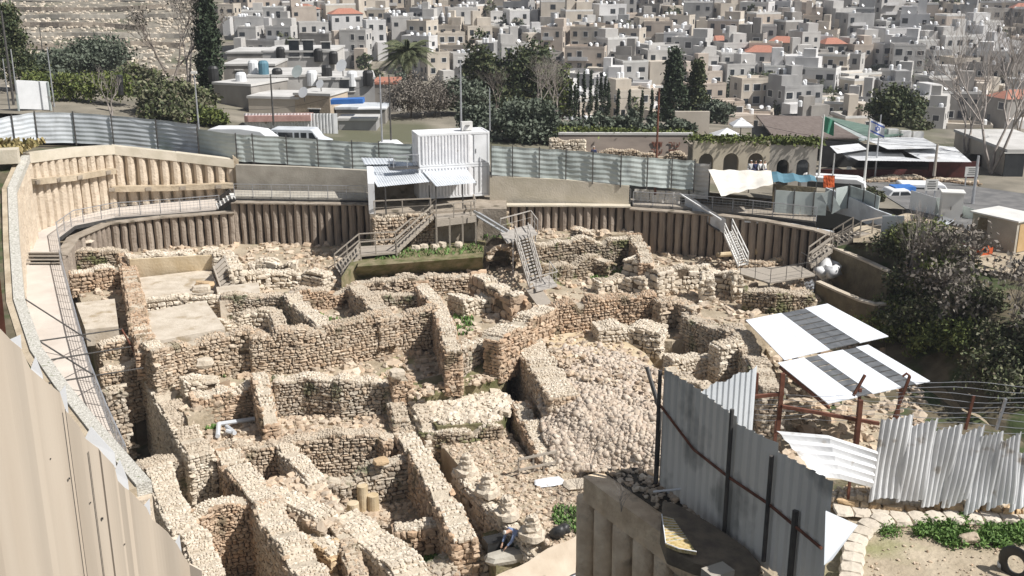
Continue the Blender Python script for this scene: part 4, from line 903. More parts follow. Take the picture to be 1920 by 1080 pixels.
t_ = thing('panel_fence', P(1545, 400, 6), 'grey steel panel fence bending down the rim on the right', 'fence')
L_ = wl([(1450, 398, 6.0), (1500, 402, 5.9), (1548, 404, 5.9), (1565, 395, 6.3), (1590, 390, 6.4), (1620, 400, 6.3), (1645, 412, 6.2)])
for a, b in zip(L_[:-1], L_[1:]):
    MB().bar(a + Vector((0, 0, .9)), b + Vector((0, 0, .9)), .06, 1.8).build('sheet', M['sheetG'], t_)
for p, d in resample(L_, 1.5): MB().bar(p + Vector((0, -.08, 0)), p + Vector((0, -.08, 2.0)), .08).build('post', M['metald'], t_)
# ---------------------------------------------------------------- land beyond the dig
def interp(x, T):
    if x <= T[0][0]: return T[0][1]
    for (a, b), (c, d) in zip(T[:-1], T[1:]):
        if x <= c: return b + (d - b) * (x - a) / (c - a)
    return T[-1][1]
YS = [(-90, 104), (-60, 104), (-46, 101.5), (-26, 95.2), (-13, 92.6), (-2, 90.5), (10, 87.3), (16.5, 85.6), (24, 84), (31, 82), (120, 80)]
ZS = [(-60, 11.3), (-46, 11.2), (-30, 9.3), (-22, 8.2), (-2, 7.8), (12, 7.2), (25, 6.4), (60, 6.2)]
HT = [(128, 0), (150, .25), (185, .6), (228, 1)]
HZ = [(228, -15), (280, -10), (340, -1), (420, 9), (520, 30), (700, 72), (1000, 150)]
def Tz(x, y):
    if y >= 228: z = interp(y, HZ)
    else:
        s = interp(x, ZS); t = interp(y, HT); z = s * (1 - t) - 15 * t
    return z + (0 if y < 130 else .5 * noise2(x, y, .05))
rowsD = [0, 3, 8, 14, 20, 28, 36, 44, 54, 64, 76, 90, 105, 120, 134, 145, 155, 165, 175, 185, 195, 205, 216, 228, 240, 252, 264, 280, 296, 312, 330, 350, 380, 420, 470, 530, 620, 740, 900]
g = []
for D in rowsD:
    row = []
    for c in range(81):
        u = (c - 40) / 40; x = u * (78 + D * .62) ; y = interp(x, YS) + D if D < 60 else max(interp(x, YS) + D, 90 + D); row.append((x, y, Tz(x, y) + (.1 * noise2(x, y, .4) if D > 30 else 0)))
    g.append(row)
M['ground'] = mat('dry hillside earth', (.15, .135, .105), (.27, .24, .19), .3, bump=.6, bsc=.8, c3=(.11, .11, .065), fac3=.55, sc3=.06)
tag(MB().grid(g).build('ground', M['ground'], smooth=True), kind='structure')
def onray(px, py):           # point of the far ground under a pixel
    d = ray(px, py); lo = 95
    y = 100
    while y < 1100:
        p = Q(px, py, y)
        if p.z <= Tz(p.x, p.y): return p
        y += 1.5
    return Q(px, py, 600)
# road surface in front of the restaurants
o = MB().prism([tuple(P(*p)[:2]) for p in ((1620, 345, 6.3), (1700, 395, 6.3), (1920, 470, 6.3), (2200, 420, 6.3), (1950, 370, 6.3), (1780, 345, 6.3), (1700, 335, 6.3))], 5.5, 6.42).build('road', M['asphalt']); tag(o, kind='structure')
# ---- foliage
def leaves(C, n, sz, spread, flat=1.0):
    C = np.asarray(C, float); k = RNG.integers(0, len(C), n); sp = np.asarray(spread)
    c = C[k] + RNG.normal(0, 1, (n, 3)) * sp; a = RNG.normal(0, 1, (n, 3)); a /= np.linalg.norm(a, axis=1)[:, None]; b = RNG.normal(0, 1, (n, 3)); b -= (a * b).sum(1)[:, None] * a; b /= np.linalg.norm(b, axis=1)[:, None]
    s = sz * RNG.uniform(.6, 1.4, (n, 1)); a = a * s; b = b * s * .6
    v = np.stack([c - a, c - b * .9, c + a, c + b * .9], 1).reshape(-1, 3); return v, np.arange(n * 4).reshape(-1, 4)
def crownpts(c, r, n, bottom=-.6):
    out = []
    while len(out) < n:
        v = RNG.normal(0, 1, 3); v /= np.linalg.norm(v); s = RNG.uniform(.35, 1.0)
        if v[2] * s < bottom: continue
        out.append([c[0] + v[0] * r[0] * s, c[1] + v[1] * r[1] * s, c[2] + v[2] * r[2] * s])
    return out
def tree(base, h, rad, mk, label, kind='tree', name='tree', n=2600, sz=.22, nc=34, group=None, trunk=True, low=.3, cat='tree', shape='round'):
    base = Vector(base); root = thing(name, base, label, cat, group)
    if shape == 'cyp':
        C = []
        for i in range(nc):
            t = random.random() ** .9; rr = rad * (math.sin(math.pi * min(1, .12 + t * .88)) ** .6) * (1 - t * .45) * .75; a = random.random() * 6.28; C.append((base.x + rr * math.cos(a) * random.random() ** .5, base.y + rr * math.sin(a) * random.random() ** .5, base.z + h * (.04 + .95 * t)))
        v, f = leaves(C, n, sz, (rad * .14, rad * .14, h * .05))
    elif shape == 'cone':
        C = []
        for i in range(nc):
            t = random.random(); rr = rad * (1 - t) * random.uniform(.55, 1.05); a = random.random() * 6.28; C.append((base.x + rr * math.cos(a), base.y + rr * math.sin(a), base.z + h * (.12 + .88 * t)))
        v, f = leaves(C, n, sz, (rad * .16, rad * .16, h * .035))
    else:
        c = base + Vector((0, 0, h * (1 + low) / 2)); C = crownpts(c, (rad, rad, h * (1 - low) / 2), nc); v, f = leaves(C, n, sz, (rad * .15, rad * .15, rad * .12))
    MB().addq(v, f).build('crown', M[mk], root)
    if trunk:
        tb = MB(); tr = max(.1, h * .025); tb.tube([base - Vector((0, 0, .5)), base + Vector((.1, 0, h * .35)), base + Vector((0, .1, h * .8))], [tr, tr * .7, tr * .25], 7)
        if shape == 'round':
            for i in range(6): tb.tube([base + Vector((0, 0, h * random.uniform(.2, .5))), Vector(random.choice(C))], [tr * .45, tr * .12], 5)
        tb.build('trunk', M['trunk'], root)
    return root
def bare(base, h, label, mk='bare', depth=5, spread=.55, name='bare_tree', n0=3, thick=.02, twigs=0, twigk='twiggy', group=None):
    base = Vector(base); root = thing(name, base, label, 'tree', group); mb = MB(); tips = []
    def br(p, d, L, r, k):
        q = p + d * L; mid = p + d * L * .5 + Vector((random.uniform(-1, 1), random.uniform(-1, 1), random.uniform(-.3, .6))) * L * .08
        mb.tube([p, mid, q], [r, r * .8, r * .6], 5 if k > 2 else 4, cap=False)
        if k == 0: tips.append(tuple(q)); return
        for _ in range(3 if random.random() < .55 else 2):
            nd = (d + Vector((random.uniform(-1, 1), random.uniform(-1, 1), random.uniform(-.25, .7))) * spread).normalized(); br(q, nd, L * random.uniform(.62, .85), r * .6, k - 1)
    for i in range(n0): br(base, (Vector((0, 0, 1)) + Vector((random.uniform(-1, 1), random.uniform(-1, 1), 0)) * (.12 + .2 * (n0 > 1))).normalized(), h * .3, h * thick, depth)
    mb.build('branches', M[mk], root)
    if twigs:
        v, f = leaves(tips, twigs, .16, (.35, .35, .3)); MB().addq(v, f).build('crown', M[twigk], root)
    return root
def gp(px, py, y):            # base of a thing: pixel column at depth y, ground height
    p = Q(px, py, y); return Vector((p.x, p.y, Tz(p.x, p.y)))
def hpx(p, pytop):            # height that reaches row pytop
    return Q(960, pytop, p.y).z - p.z
def treepx(px, pytop, y, wpx, mk, label, **k):
    p = gp(px, 200, y); h = hpx(p, pytop); return tree(p, h, wpx / 2 * y * 1.03 / FPX, mk, label, **k)
treepx(400, -30, 128, 66, 'cyp', 'very tall dark cypress rising out of the top edge on the left', shape='cyp', n=9000, nc=160, sz=.24, name='cypress')
treepx(32, 12, 120, 110, 'pine', 'tall green conifer at the far left edge', shape='cone', n=7000, nc=110, sz=.2, name='conifer')
treepx(112, 92, 124, 110, 'olive', 'grey green olive tree behind the white board', n=5000, nc=60, low=.1, name='olive_tree')
treepx(190, 72, 128, 130, 'olive', 'larger olive tree left of the hedge end', n=6500, nc=80, low=.1, name='olive_tree')
treepx(260, 120, 122, 90, 'shrub', 'olive bush between the hedge and the bare trees', n=3200, low=.05, name='olive_tree')
treepx(305, 150, 110, 100, 'shrub', 'dark broad bush with glossy leaves above the hedge', n=4500, low=.05, nc=50, name='bush')
treepx(355, 160, 112, 90, 'shrub', 'dark bush left of the grey shed wall', n=4000, low=.05, name='bush')
treepx(395, 205, 107, 60, 'hedge', 'yellow green bush at the right end of the hedge', n=2000, low=.05, name='bush')
treepx(330, 185, 108, 110, 'shrub', 'low dark shrub in front of the glossy bush', n=3500, low=.0, name='bush')
bare(gp(352, 200, 131), 13, 'big leafless tree beside the tall cypress', 'bare', 7, n0=2, thick=.016, twigs=500)
bare(gp(325, 200, 126), 10, 'smaller leafless tree left of the big one', 'purple', 6, n0=2, twigs=500)
bare(gp(215, 270, 104), 5.2, 'white young leafless tree behind the silvery fence', 'bare', 4, n0=2)
bare(gp(108, 270, 103), 2.4, 'tiny leafless sapling before the silvery fence', 'purple', 3, n0=1)
# hedge
hp = [gp(60, 200, 112), gp(250, 200, 112)]; C = []
for i in range(160): t = random.random(); C.append((hp[0].x * (1 - t) + hp[1].x * t, 112 + random.uniform(-1, 1), hp[0].z + random.uniform(.3, 2.6)))
v, f = leaves(C, 6000, .16, (.35, .35, .25)); o = MB().addq(v, f).build('hedge', M['hedge']); tag(o, 'clipped yellow green hedge behind the silvery fence', 'hedge', kind='thing')
# palm
def palm(px, pytop, y, rpx, label):
    b = gp(px, 140, y); zc = Q(px, pytop, y).z; R = rpx * y / FPX; root = thing('palm_tree', b, label, 'tree'); c = Vector((b.x, b.y, zc))
    MB().tube([b, b + Vector((.2, 0, (zc - b.z) * .5)), c], [.45, .38, .33], 9).build('trunk', M['trunk'], root)
    for i in range(72):
        a = i * 2.4; e0 = random.uniform(-.1, 1.5); L = R * random.uniform(.85, 1.15); mb = MB(); pts = []
        dirh = Vector((math.cos(a), math.sin(a), 0))
        for k in range(9): s = k / 8; pts.append(c + dirh * (L * s * math.cos(e0 * .75) ** .5 if e0 < 1.4 else 0) + Vector((0, 0, L * (math.sin(e0) * s - .62 * s * s))))
        mb.tube(pts, [.05 * (1 - k / 10) for k in range(9)], 4, cap=False); V = []
        side = Vector((-dirh.y, dirh.x, 0))
        for k in range(36):
            s = .15 + .85 * k / 36; i0 = min(7, int(s * 8)); p = pts[i0].lerp(pts[i0 + 1], s * 8 - i0); fw = (pts[i0 + 1] - pts[i0]).normalized()
            for sg in (-1, 1):
                l = .75 * math.sin(math.pi * min(1, s + .1)) + .15; tip = p + (side * sg * .75 + fw * .55 - Vector((0, 0, .35))) * l; V += [p - fw * .03, p + fw * .05, tip + fw * .02, tip - fw * .01]
        mb.addq(np.array([tuple(v) for v in V]), np.arange(len(V)).reshape(-1, 4)); mb.build('frond', M['palm'], root)
palm(765, 102, 140, 58, 'date palm with arching fronds behind the red roofed hut')
treepx(905, 58, 152, 70, 'pine', 'tall dark conifer behind the white flat board', n=6500, nc=90, low=.05, sz=.26, name='conifer')
treepx(1005, 72, 150, 110, 'pine', 'broad dark conifer with open crown left of the cypress row', n=8000, nc=70, low=.1, sz=.26, name='conifer')
treepx(955, 100, 149, 80, 'pine', 'conifer filling the gap between the two tall ones', n=4500, nc=50, low=.0, sz=.26, name='conifer')
treepx(1055, 120, 152, 50, 'hedge', 'yellowish tree at the right of the conifers', n=2200, low=.1, name='tree')
bare(gp(1005, 240, 132), 7, 'white barked leafless tree among the olives', 'bare', 6, n0=3, thick=.014)
bare(gp(930, 240, 130), 5.5, 'brownish leafless tree left of the white barked one', 'purple', 6, n0=3, thick=.012)
bare(gp(1045, 250, 128), 6.5, 'low leafless bush right of the white barked tree', 'bare', 5, n0=4, thick=.012)
treepx(770, 142, 122, 100, 'twiggy', 'round leafless purplish bush right of the old wall', n=7000, nc=90, low=.05, sz=.13, name='bush')
treepx(815, 150, 124, 90, 'twiggy', 'second purplish bush merging into the olive trees', n=5000, nc=70, low=.05, sz=.13, name='bush')
treepx(870, 150, 126, 90, 'olive', 'olive tree behind the tall lamp pole', n=5200, nc=60, low=.05, name='olive_tree')
treepx(900, 200, 112, 80, 'olive', 'olive tree just right of the white containers', n=4200, low=.0, name='olive_tree')
treepx(980, 192, 108, 120, 'olive', 'wide olive tree over the street wall', n=6500, nc=70, low=.0, name='olive_tree')
treepx(1018, 215, 107, 80, 'olive', 'dark rounded olive right of the wide one', n=4200, nc=50, low=.0, name='olive_tree')
for i, (x, t, y) in enumerate(((1070, 152, 150), (1083, 140, 151), (1094, 139, 151), (1078, 160, 148), (1107, 136, 150), (1118, 148, 149), (1126, 147, 151), (1134, 145, 150), (1140, 158, 148), (1159, 171, 149), (1180, 172, 150), (1204, 172, 149), (1222, 172, 150), (1247, 165, 151))):
    lb = ['first thin cypress at the left end of the row', 'second thin cypress from the left end of the row', 'third thin cypress from the left end of the row', 'short cypress in front of the left end of the row', 'tallest thin cypress of the row', 'sixth thin cypress from the left in the row', 'seventh thin cypress from the left in the row', 'eighth thin cypress from the left in the row', 'last cypress of the dense left half of the row', 'first of the widely spaced short cypresses', 'second of the widely spaced short cypresses', 'third of the widely spaced short cypresses', 'fourth of the widely spaced short cypresses', 'cypress touching the big conifer at the row end'][i]
    treepx(x, t, y, 13, 'cyp', lb, shape='cyp', n=900, nc=30, sz=.15, name='cypress', group='row of thin cypresses', trunk=False)
treepx(1262, 96, 142, 62, 'cyp', 'big dark conifer right of the cypress row', shape='cone', n=6500, nc=100, sz=.24, name='conifer')
treepx(1305, 118, 144, 60, 'pine', 'second big dark conifer left of the hillside houses', shape='cone', n=5500, nc=90, sz=.24, name='conifer')
treepx(1345, 192, 130, 60, 'olive', 'greyish tree beside the white parasols', n=3500, low=.1, name='olive_tree')
treepx(1682, 165, 132, 100, 'pine', 'dark green round tree behind the green roof', n=9000, nc=90, low=.0, sz=.24, name='tree')
treepx(1725, 235, 126, 60, 'shrub', 'dark shrub under the round tree', n=2500, low=.0, name='bush')
bare(gp(1848, 400, 97), 15.5, 'large leafless tree with spreading crown at the right beside the road', 'bare', 6, .62, n0=3, thick=.011)
bare(gp(1800, 380, 104), 11.5, 'leafless tree left of the large spreading one', 'bare', 6, .6, n0=3, thick=.011)
bare(gp(1900, 330, 112), 11, 'leafless tree at the right edge behind the road', 'bare', 6, .6, n0=3, thick=.011)
for i, (x, t, w_) in enumerate(((1075, 215, 50), (1110, 212, 60), (1150, 216, 60), (1190, 212, 60), (1225, 210, 50), (1262, 216, 60), (1290, 218, 40))):
    treepx(x, t, 106, w_, 'olive', ['low olive shrub at the left end of the garden bed', 'second olive shrub in the garden bed', 'third olive shrub in the garden bed', 'middle right olive shrub in the garden bed', 'fifth olive shrub in the garden bed', 'sixth olive shrub above the lettered wall', 'last olive shrub in the garden bed near the arches'][i], n=2200, low=-.2, name='shrub', group='shrubs in the garden bed', trunk=False, nc=26)
# ---- houses on the hill
def hm(name, c1, c2): return mat(name, c1, c2, .5, rough=.9, bump=.2, bsc=2, streak=(1, 1, .5))
HM = [hm('cream limestone facade', (.45, .40, .335), (.54, .485, .41)), hm('grey facade', (.27, .265, .26), (.36, .355, .345)), hm('white facade', (.52, .51, .50), (.60, .59, .58)), hm('pinkish facade', (.43, .365, .305), (.52, .45, .38)), hm('light grey facade', (.42, .405, .385), (.51, .495, .47)), hm('raw block facade', (.22, .205, .185), (.31, .29, .265))]
M['roofgrey'] = mat('flat roof', (.42, .41, .39), (.56, .55, .53), .4, rough=.9)
wm_ = mesh_only(MB().box((0, 0, .6), (1.0, .08, 1.2)), 'window', M['glass']); fm_ = mesh_only(MB().box((0, .02, -.06), (1.3, .14, .12)).box((0, .02, 1.26), (1.3, .14, .1)).box((-.58, .02, .6), (.1, .12, 1.2)).box((.58, .02, .6), (.1, .12, 1.2)), 'frame', M['offwhite'])
tkm = [mesh_only(MB().lathe((0, 0, 0), [(.5, 0), (.5, 1.1), (.3, 1.3)], 8), 'water_tank', M[k]) for k in ('white', 'black')]
dsh = mesh_only(MB().lathe((0, 0, 0), [(.02, 0), (.3, .05), (.5, .18)], 10), 'satellite_dish', M['white'])
def house(base, w_, dp, h, rz, label, hmi=0, ext=0, red=False, wins=12, tanks=2, group='houses on the far hillside', balc=0, name='house', wscale=1.0, two=True):
    base = Vector(base); ppn = base.y; root = thing(name, base, label, 'house', group, rz); mb = MB(); f = 4
    mb.box((0, 0, (h - f) / 2), (w_, dp, h + f))
    if ext: ew = w_ * random.uniform(.35, .6); ex = random.choice((-1, 1)) * (w_ - ew) / 2; mb.box((ex, .4, h + 1.4), (ew, dp * .7, 2.8))
    an = MB(); nb = 0
    for q_ in range(random.choice((0, 1, 1, 2))): sx = random.choice((-1, 1)); aw = w_ * random.uniform(.35, .6); ah = h * random.uniform(.3, .8); ad = random.uniform(2.5, 5); an.box((sx * (w_ - aw) / 2 * random.uniform(.9, 1.3), -dp / 2 - ad / 2 + .02 * q_, (ah - f) / 2), (aw, ad, ah + f - .02 * q_)); nb += 1
    if ext and random.random() < .5: mb.box((random.uniform(-.25, .25) * w_, 0, h + 2.4), (w_ * .3, dp * .35, 4.8))
    def bl(m_, nm, mk):
        o = m_.build(nm, mk, origin=(0, 0, 0)); o.parent = root; o.location = (0, 0, 0); return o
    bl(mb, 'wall', HM[hmi])
    if nb: bl(an, 'annex', HM[random.choice((0, 1, 2, 3, 4, 5, hmi, hmi))])
    if red:
        r_ = MB(); z0 = h; hh = 1.6; a, b_ = w_ / 2 + .3, dp / 2 + .3
        r_.add([(-a, -b_, z0), (a, -b_, z0), (a, b_, z0), (-a, b_, z0), (-a * .4, 0, z0 + hh), (a * .4, 0, z0 + hh)], [(0, 1, 5, 4), (1, 2, 5), (2, 3, 4, 5), (3, 0, 4), (3, 2, 1, 0)]); bl(r_, 'roof', M['redroof'])
    else:
        r_ = MB(); t = .22; ph = .55
        for cx, cy, sx, sy in ((0, -dp / 2 + t / 2 - .03, w_ + .06, t), (0, dp / 2 - t / 2 + .03, w_ + .06, t), (-w_ / 2 + t / 2 - .03, 0, t, dp - 2 * t), (w_ / 2 - t / 2 + .03, 0, t, dp - 2 * t)): r_.box((cx, cy, h + ph / 2), (sx, sy, ph))
        bl(r_, 'parapet', M['offwhite'] if random.random() < .3 else HM[hmi])
        if tanks:
            for k in range(tanks):
                link(random.choice(tkm) if random.random() < .5 else tkm[0], 'water_tank', root, (random.uniform(-.4, .4) * w_, random.uniform(-.35, .3) * dp, h + (2.8 if ext and random.random() < .4 else 0)))
        if random.random() < .35: o = link(dsh, 'satellite_dish', root, (random.uniform(-.3, .3) * w_, -dp * .3, h + 1)); o.rotation_euler = (1.0, .2, random.random())
    ns = max(1, int((h - .5) / 3.0)); nw = max(1, int(w_ / 2.5)); nd = max(1, int(dp / 3.0)); cnt = 0
    L_ = [(0, i, s) for s in range(ns) for i in range(nw)] + [(1, i, s) for s in range(ns) for i in range(nd)] + ([(2, i, s) for s in range(ns) for i in range(nd)] if two else [])
    random.shuffle(L_)
    for face, i, s in L_[:wins]:
        z = h - 2.35 - s * 3.0
        if face == 0: x = (-w_ / 2 + (i + .5) * w_ / nw); loc = (x, -dp / 2 - .01, z); r = 0
        elif face == 1: y = (-dp / 2 + (i + .5) * dp / nd); loc = (w_ / 2 + .01, y, z); r = math.pi / 2
        else: y = (-dp / 2 + (i + .5) * dp / nd); loc = (-w_ / 2 - .01, y, z); r = -math.pi / 2
        sc = (random.choice((.8, 1, 1, 1.4)) * wscale, 1, random.choice((.8, 1, 1.1)) * wscale); o = link(wm_, 'window', root, loc, r, sc)
        if ppn < 330 and random.random() < .5: fr = bpy.data.objects.new('frame', fm_); COL.objects.link(fr); fr.parent = o
    for k in range(balc):
        z = h - 3.1 - k * 3; m_ = MB().box((-w_ * .15, -dp / 2 - .7, z), (w_ * .5, 1.4, .2)).box((-w_ * .15, -dp / 2 - 1.36, z + .5), (w_ * .5, .08, .9)); bl(m_, 'balcony', HM[2 if hmi != 2 else 0])
    return root
ADJ = ['small', 'narrow', 'wide', 'tall', 'low', 'blocky', 'long', 'square']; COLN = ['cream', 'grey', 'white', 'pinkish', 'pale grey', 'raw block']
def where(px, py):
    hx = 'far left' if px < 550 else 'left' if px < 750 else 'centre left' if px < 950 else 'centre' if px < 1150 else 'centre right' if px < 1350 else 'right' if px < 1600 else 'far right'
    hy = 'top edge' if py < 45 else 'upper rows' if py < 95 else 'middle rows' if py < 150 else 'lower rows' if py < 205 else 'foot'
    return hx, hy
used_lab = {}
HOUSES = []
Dd = 236
while Dd < 500 and len(HOUSES) < 1100:
    t_row = -0.49
    x = -.5 * Dd
    while x < .52 * Dd:
        w_ = random.uniform(6, 11) * (1 if Dd < 300 else .9); y = Dd + random.uniform(-5, 5); px = 960 + x / (y * CP) * FPX * .99
        xx = x + w_ / 2; x += w_ + random.uniform(.1, 2.4)
        z = Tz(xx, y); dz = (z - CAMZ); dep = y * CP - dz * SP; up = y * SP + dz * CP; ppx = 960 + FPX * xx / dep; ppy = 540 - FPX * up / dep
        if ppx < 430 or ppx > 1960: continue
        if ppx < 780 and (ppy > 120): continue
        if ppx < 1060 and ppy > 160: continue
        if random.random() < .12: continue
        HOUSES.append((xx, y, z, w_, ppx, ppy))
    Dd += random.uniform(10.5, 13)
FARH = HOUSES[296:]; HOUSES = HOUSES[:296]
SPEC = []
for k, (x, y, z, w_, ppx, ppy) in enumerate(HOUSES):
    h = random.choice((5.5, 6.5, 6.5, 8.5, 9.5, 10.5)); hmi = random.choices(range(6), (5, 2.5, 3.5, 3, 4, 2))[0]; red = random.random() < .04
    ext = random.random() < .45 and not red; balc = random.choice((0, 0, 0, 1, 2)) if y < 400 else 0
    sz_ = 'tall' if h > 9 else 'low' if h < 6 else 'wide' if w_ > 9 else 'narrow' if w_ < 6.5 else 'mid sized'; hx, hy = where(ppx, ppy)
    key = f'{sz_} {COLN[hmi]} house' + (' with red roof' if red else ' with rooftop room' if ext else ' with balconies' if balc else ' with flat roof')
    SPEC.append([x, y, z, w_, ppx, h, hmi, red, ext, balc, (key, hx, hy)])
FM = [MB() for _ in range(6)]; FW = MB(); FT = MB()
for (x, y, z, w_, ppx, ppy) in FARH:                      # houses past the first 300: one mass
    k = random.randrange(6); h = random.choice((5.5, 6.5, 8.5, 9.5, 11.5)); rz_ = random.choice((-.45, -.3, -.15, .1, .25, .35)); dp = 8; FM[k].box((x, y, z + h / 2 - 2), (w_, dp, h + 4), rz_); e_ = Vector((math.cos(rz_), math.sin(rz_), 0)); n_ = Vector((-e_.y, e_.x, 0))
    if random.random() < .6: q = Vector((x, y, z)) + e_ * random.uniform(-.25, .25) * w_; FM[(k + 2) % 6].box((q.x, q.y, z + h + 1.3), (w_ * .45, dp * .5, 2.6), rz_)
    for s in range(int(h / 3)):
        for i in range(max(1, int(w_ / 2.6))):
            if random.random() < .3: continue
            q = Vector((x, y, z)) + e_ * (-w_ / 2 + (i + .5) * w_ / max(1, int(w_ / 2.6))) - n_ * (dp / 2 + .01); FW.box((q.x, q.y, z + h - 1.7 - 3 * s), (1.1, .08, 1.3), rz_)
    for s in range(int(h / 3)):
        for sg in (-1, 1): q = Vector((x, y, z)) + e_ * (sg * (w_ / 2 + .01)); FW.box((q.x, q.y, z + h - 1.7 - 3 * s), (.08, 1.1, 1.3), rz_)
    for s in range(random.randrange(4)): q = Vector((x, y, z)) + e_ * random.uniform(-.4, .4) * w_ + n_ * random.uniform(-.4, .3) * dp; FT.lathe((q.x, q.y, z + h), [(.5, 0), (.5, 1.2)], 6)
if FARH:
    fh = tag(FM[0].build('distant_houses', HM[0]), 'far rows of small houses packed along the top of the hillside', 'houses', kind='stuff')
    for k in range(1, 6): FM[k].build('house_wall', HM[k], fh)['kind'] = 'stuff'
    FW.build('window', M['glass'], fh)['kind'] = 'stuff'; FT.build('water_tank', M['white'], fh)['kind'] = 'stuff'
print('houses', len(HOUSES), len(FARH))
grp = {}
for s_ in SPEC: grp.setdefault(s_[10], []).append(s_)
ON = ['leftmost', 'second of these', 'third of these', 'fourth of these', 'fifth of these', 'sixth of these', 'seventh of these', 'eighth of these']
for kk, L_ in grp.items():
    L_.sort(key=lambda s_: s_[4])
    for i_, s_ in enumerate(L_): s_.append(f'{kk[0]}, hillside {kk[1]}, {kk[2]}' + ('' if len(L_) == 1 else f', {ON[min(i_, 7)]}'))
for (x, y, z, w_, ppx, h, hmi, red, ext, balc, kk, lab) in SPEC:
    house((x, y, z), w_, random.uniform(5.5, 8), h, random.choice((-.45, -.3, -.15, .1, .25, .35)) + random.uniform(-.08, .08), lab, hmi, ext, red, wins=(16 if y < 330 else 10 if y < 400 else 6), tanks=random.choice((1, 2, 3, 5)), balc=balc, wscale=1.2)
for k in range(110):
    px = random.uniform(480, 1900); y = random.uniform(238, 440); p = gp(px, 100, y); sz_ = random.uniform(6, 11); kd = random.randrange(3); nm = f'{["small", "mid sized", "large"][int((sz_ - 5) / 2.01)]} {["dark green", "grey green", "bushy dark"][kd]} tree between hillside houses, {where(px, 100)[0]}, {["foot", "lower rows", "middle rows", "upper rows"][min(3, int((y - 238) / 52))]}'; n_ = 1; n0_ = nm
    while nm in used_lab: n_ += 1; nm = n0_ + ', ' + ['', '', 'second', 'third', 'fourth', 'fifth', 'sixth', 'seventh'][min(n_, 7)]
    used_lab[nm] = 1
    tree(p, sz_, random.uniform(2.0, 4), ('pine', 'olive', 'shrub')[kd], nm, n=700, nc=18, sz=.42, group='trees among the hillside houses', trunk=False, low=.0)
# terraced cemetery slope at the upper left
for k in range(15):
    y = 290 + k * 17; z = Tz(-110, y); x0, x1 = -.47 * y, -.30 * y + random.uniform(-14, 8); m_ = MB(); n_ = 14
    for i in range(n_):
        xa = x0 + (x1 - x0) * i / n_; xb = x0 + (x1 - x0) * (i + 1) / n_; m_.bar((xa, y + 1.5 * math.sin(i * .9 + k), Tz(xa, y) + .9), (xb, y + 1.5 * math.sin((i + 1) * .9 + k), Tz(xb, y) + .9), 1.0, 1.6)
    o = m_.build('terrace_wall', M['concrete_d'] if k % 2 else M['concrete']); tag(o, ['lowest', 'second lowest', 'third', 'fourth', 'fifth', 'sixth', 'seventh', 'middle', 'ninth', 'tenth', 'eleventh', 'twelfth', 'third highest', 'second highest', 'highest'][k] + ' long terrace wall crossing the cemetery slope', 'terrace wall', 'terrace walls of the cemetery slope', kind='thing')
m_ = MB(); C = []; H = []
for k in range(2600):
    y = random.uniform(285, 540); x = random.uniform(-.47 * y, -.29 * y); C.append((x, y, Tz(x, y) + .3)); H.append((random.uniform(.3, .7), .5, .35))
B = np.tile(np.eye(3), (len(C), 1, 1)); tag(m_.stones(C, H, B, .05).build('gravestones', M['cap']), kind='stuff')
# ---- mid ground buildings
def bld(a, b, zb, ztop, dep, mk, label, name='building', cat='building', wins=(), roofk=None, doors=(), group=None):
    """front from pixel a to b (at height zb), top height ztop"""
    A, Bp = P(a[0], a[1], zb), P(b[0], b[1], zb); d, n, L = frame_axes(A, Bp); root = thing(name, (A + Bp) / 2, label, cat, group); mb = MB(); r = math.atan2(d.y, d.x); H_ = ztop - zb
    c = A + d * L / 2 + n * dep / 2; mb.box((c.x, c.y, zb + H_ / 2 - 2), (L, dep, H_ + 4), r); mb.build('wall', mk if not isinstance(mk, str) else M[mk], root)
    MB().box((c.x, c.y, ztop + .12), (L + .25, dep + .25, .26), r).build('roof', roofk if roofk else M['roofgrey'], root)
    for u, v, ww, hh in wins:
        p = A + d * L * u - n * .03 + Vector((0, 0, v)); w0 = MB().box(p, (ww, .1, hh), r).build('window', M['glass'], root)
        f_ = MB(); f_.box(p - Vector((0, 0, hh / 2 + .06)) - n * .02, (ww + .3, .16, .12), r); f_.box(p + Vector((0, 0, hh / 2 + .06)) - n * .02, (ww + .3, .16, .1), r); f_.build('frame', M['offwhite'], w0)
    return root, A, d, n, L, r
bld((425, 205), (520, 205), 6.6, 12.2, 8, HM[5], 'low dark brown building with a white roof line behind the cypress', wins=((.3, 4.6, .8, .8),))
Q0 = lambda px, py, y: Q(px, py, y)
def bldy(px0, px1, y, zb, pytop, dep, mk, label, skew=0, **k):
    A = Q(px0, 200, y); Bp = Q(px1, 200, y + skew); zt = Q(px0, pytop, y).z
    # project to pixel at zb for bld
    def pix(p, z):
        dz = z - CAMZ; dp = p.y * CP - dz * SP; return (960 + FPX * p.x / dp, 540 - FPX * (p.y * SP + dz * CP) / dp)
    A.x = (px0 - 960) / FPX * (y * CP - (zt - CAMZ) * SP); Bp.x = (px1 - 960) / FPX * ((y + skew) * CP - (zt - CAMZ) * SP)
    return bld(pix(A, zb), pix(Bp, zb), zb, zt, dep, mk, label, **k)
b_ = bldy(425, 492, 150, 2, 100, 8, HM[5], 'brown windowless building right of the tall cypress')
b_ = bldy(492, 625, 150, 2, 98, 10, HM[4], 'white building with black rooftop tanks behind the dishes', wins=((.45, 11.6, 1.4, 2.2), (.65, 11.6, 1.4, 2.2), (.9, 12, 1.2, .9)))
b_ = bldy(400, 470, 122, 7, 158, 7, HM[5], 'grey shed like building with bushes growing before it', skew=-2)
b_ = bldy(465, 600, 126, 7, 145, 9, HM[4], 'light building with a flat roof full of dishes', skew=1)
b_ = bldy(465, 560, 118, 7, 184, 6, HM[0], 'cream stepped lower wing with a grey wall', skew=-1)
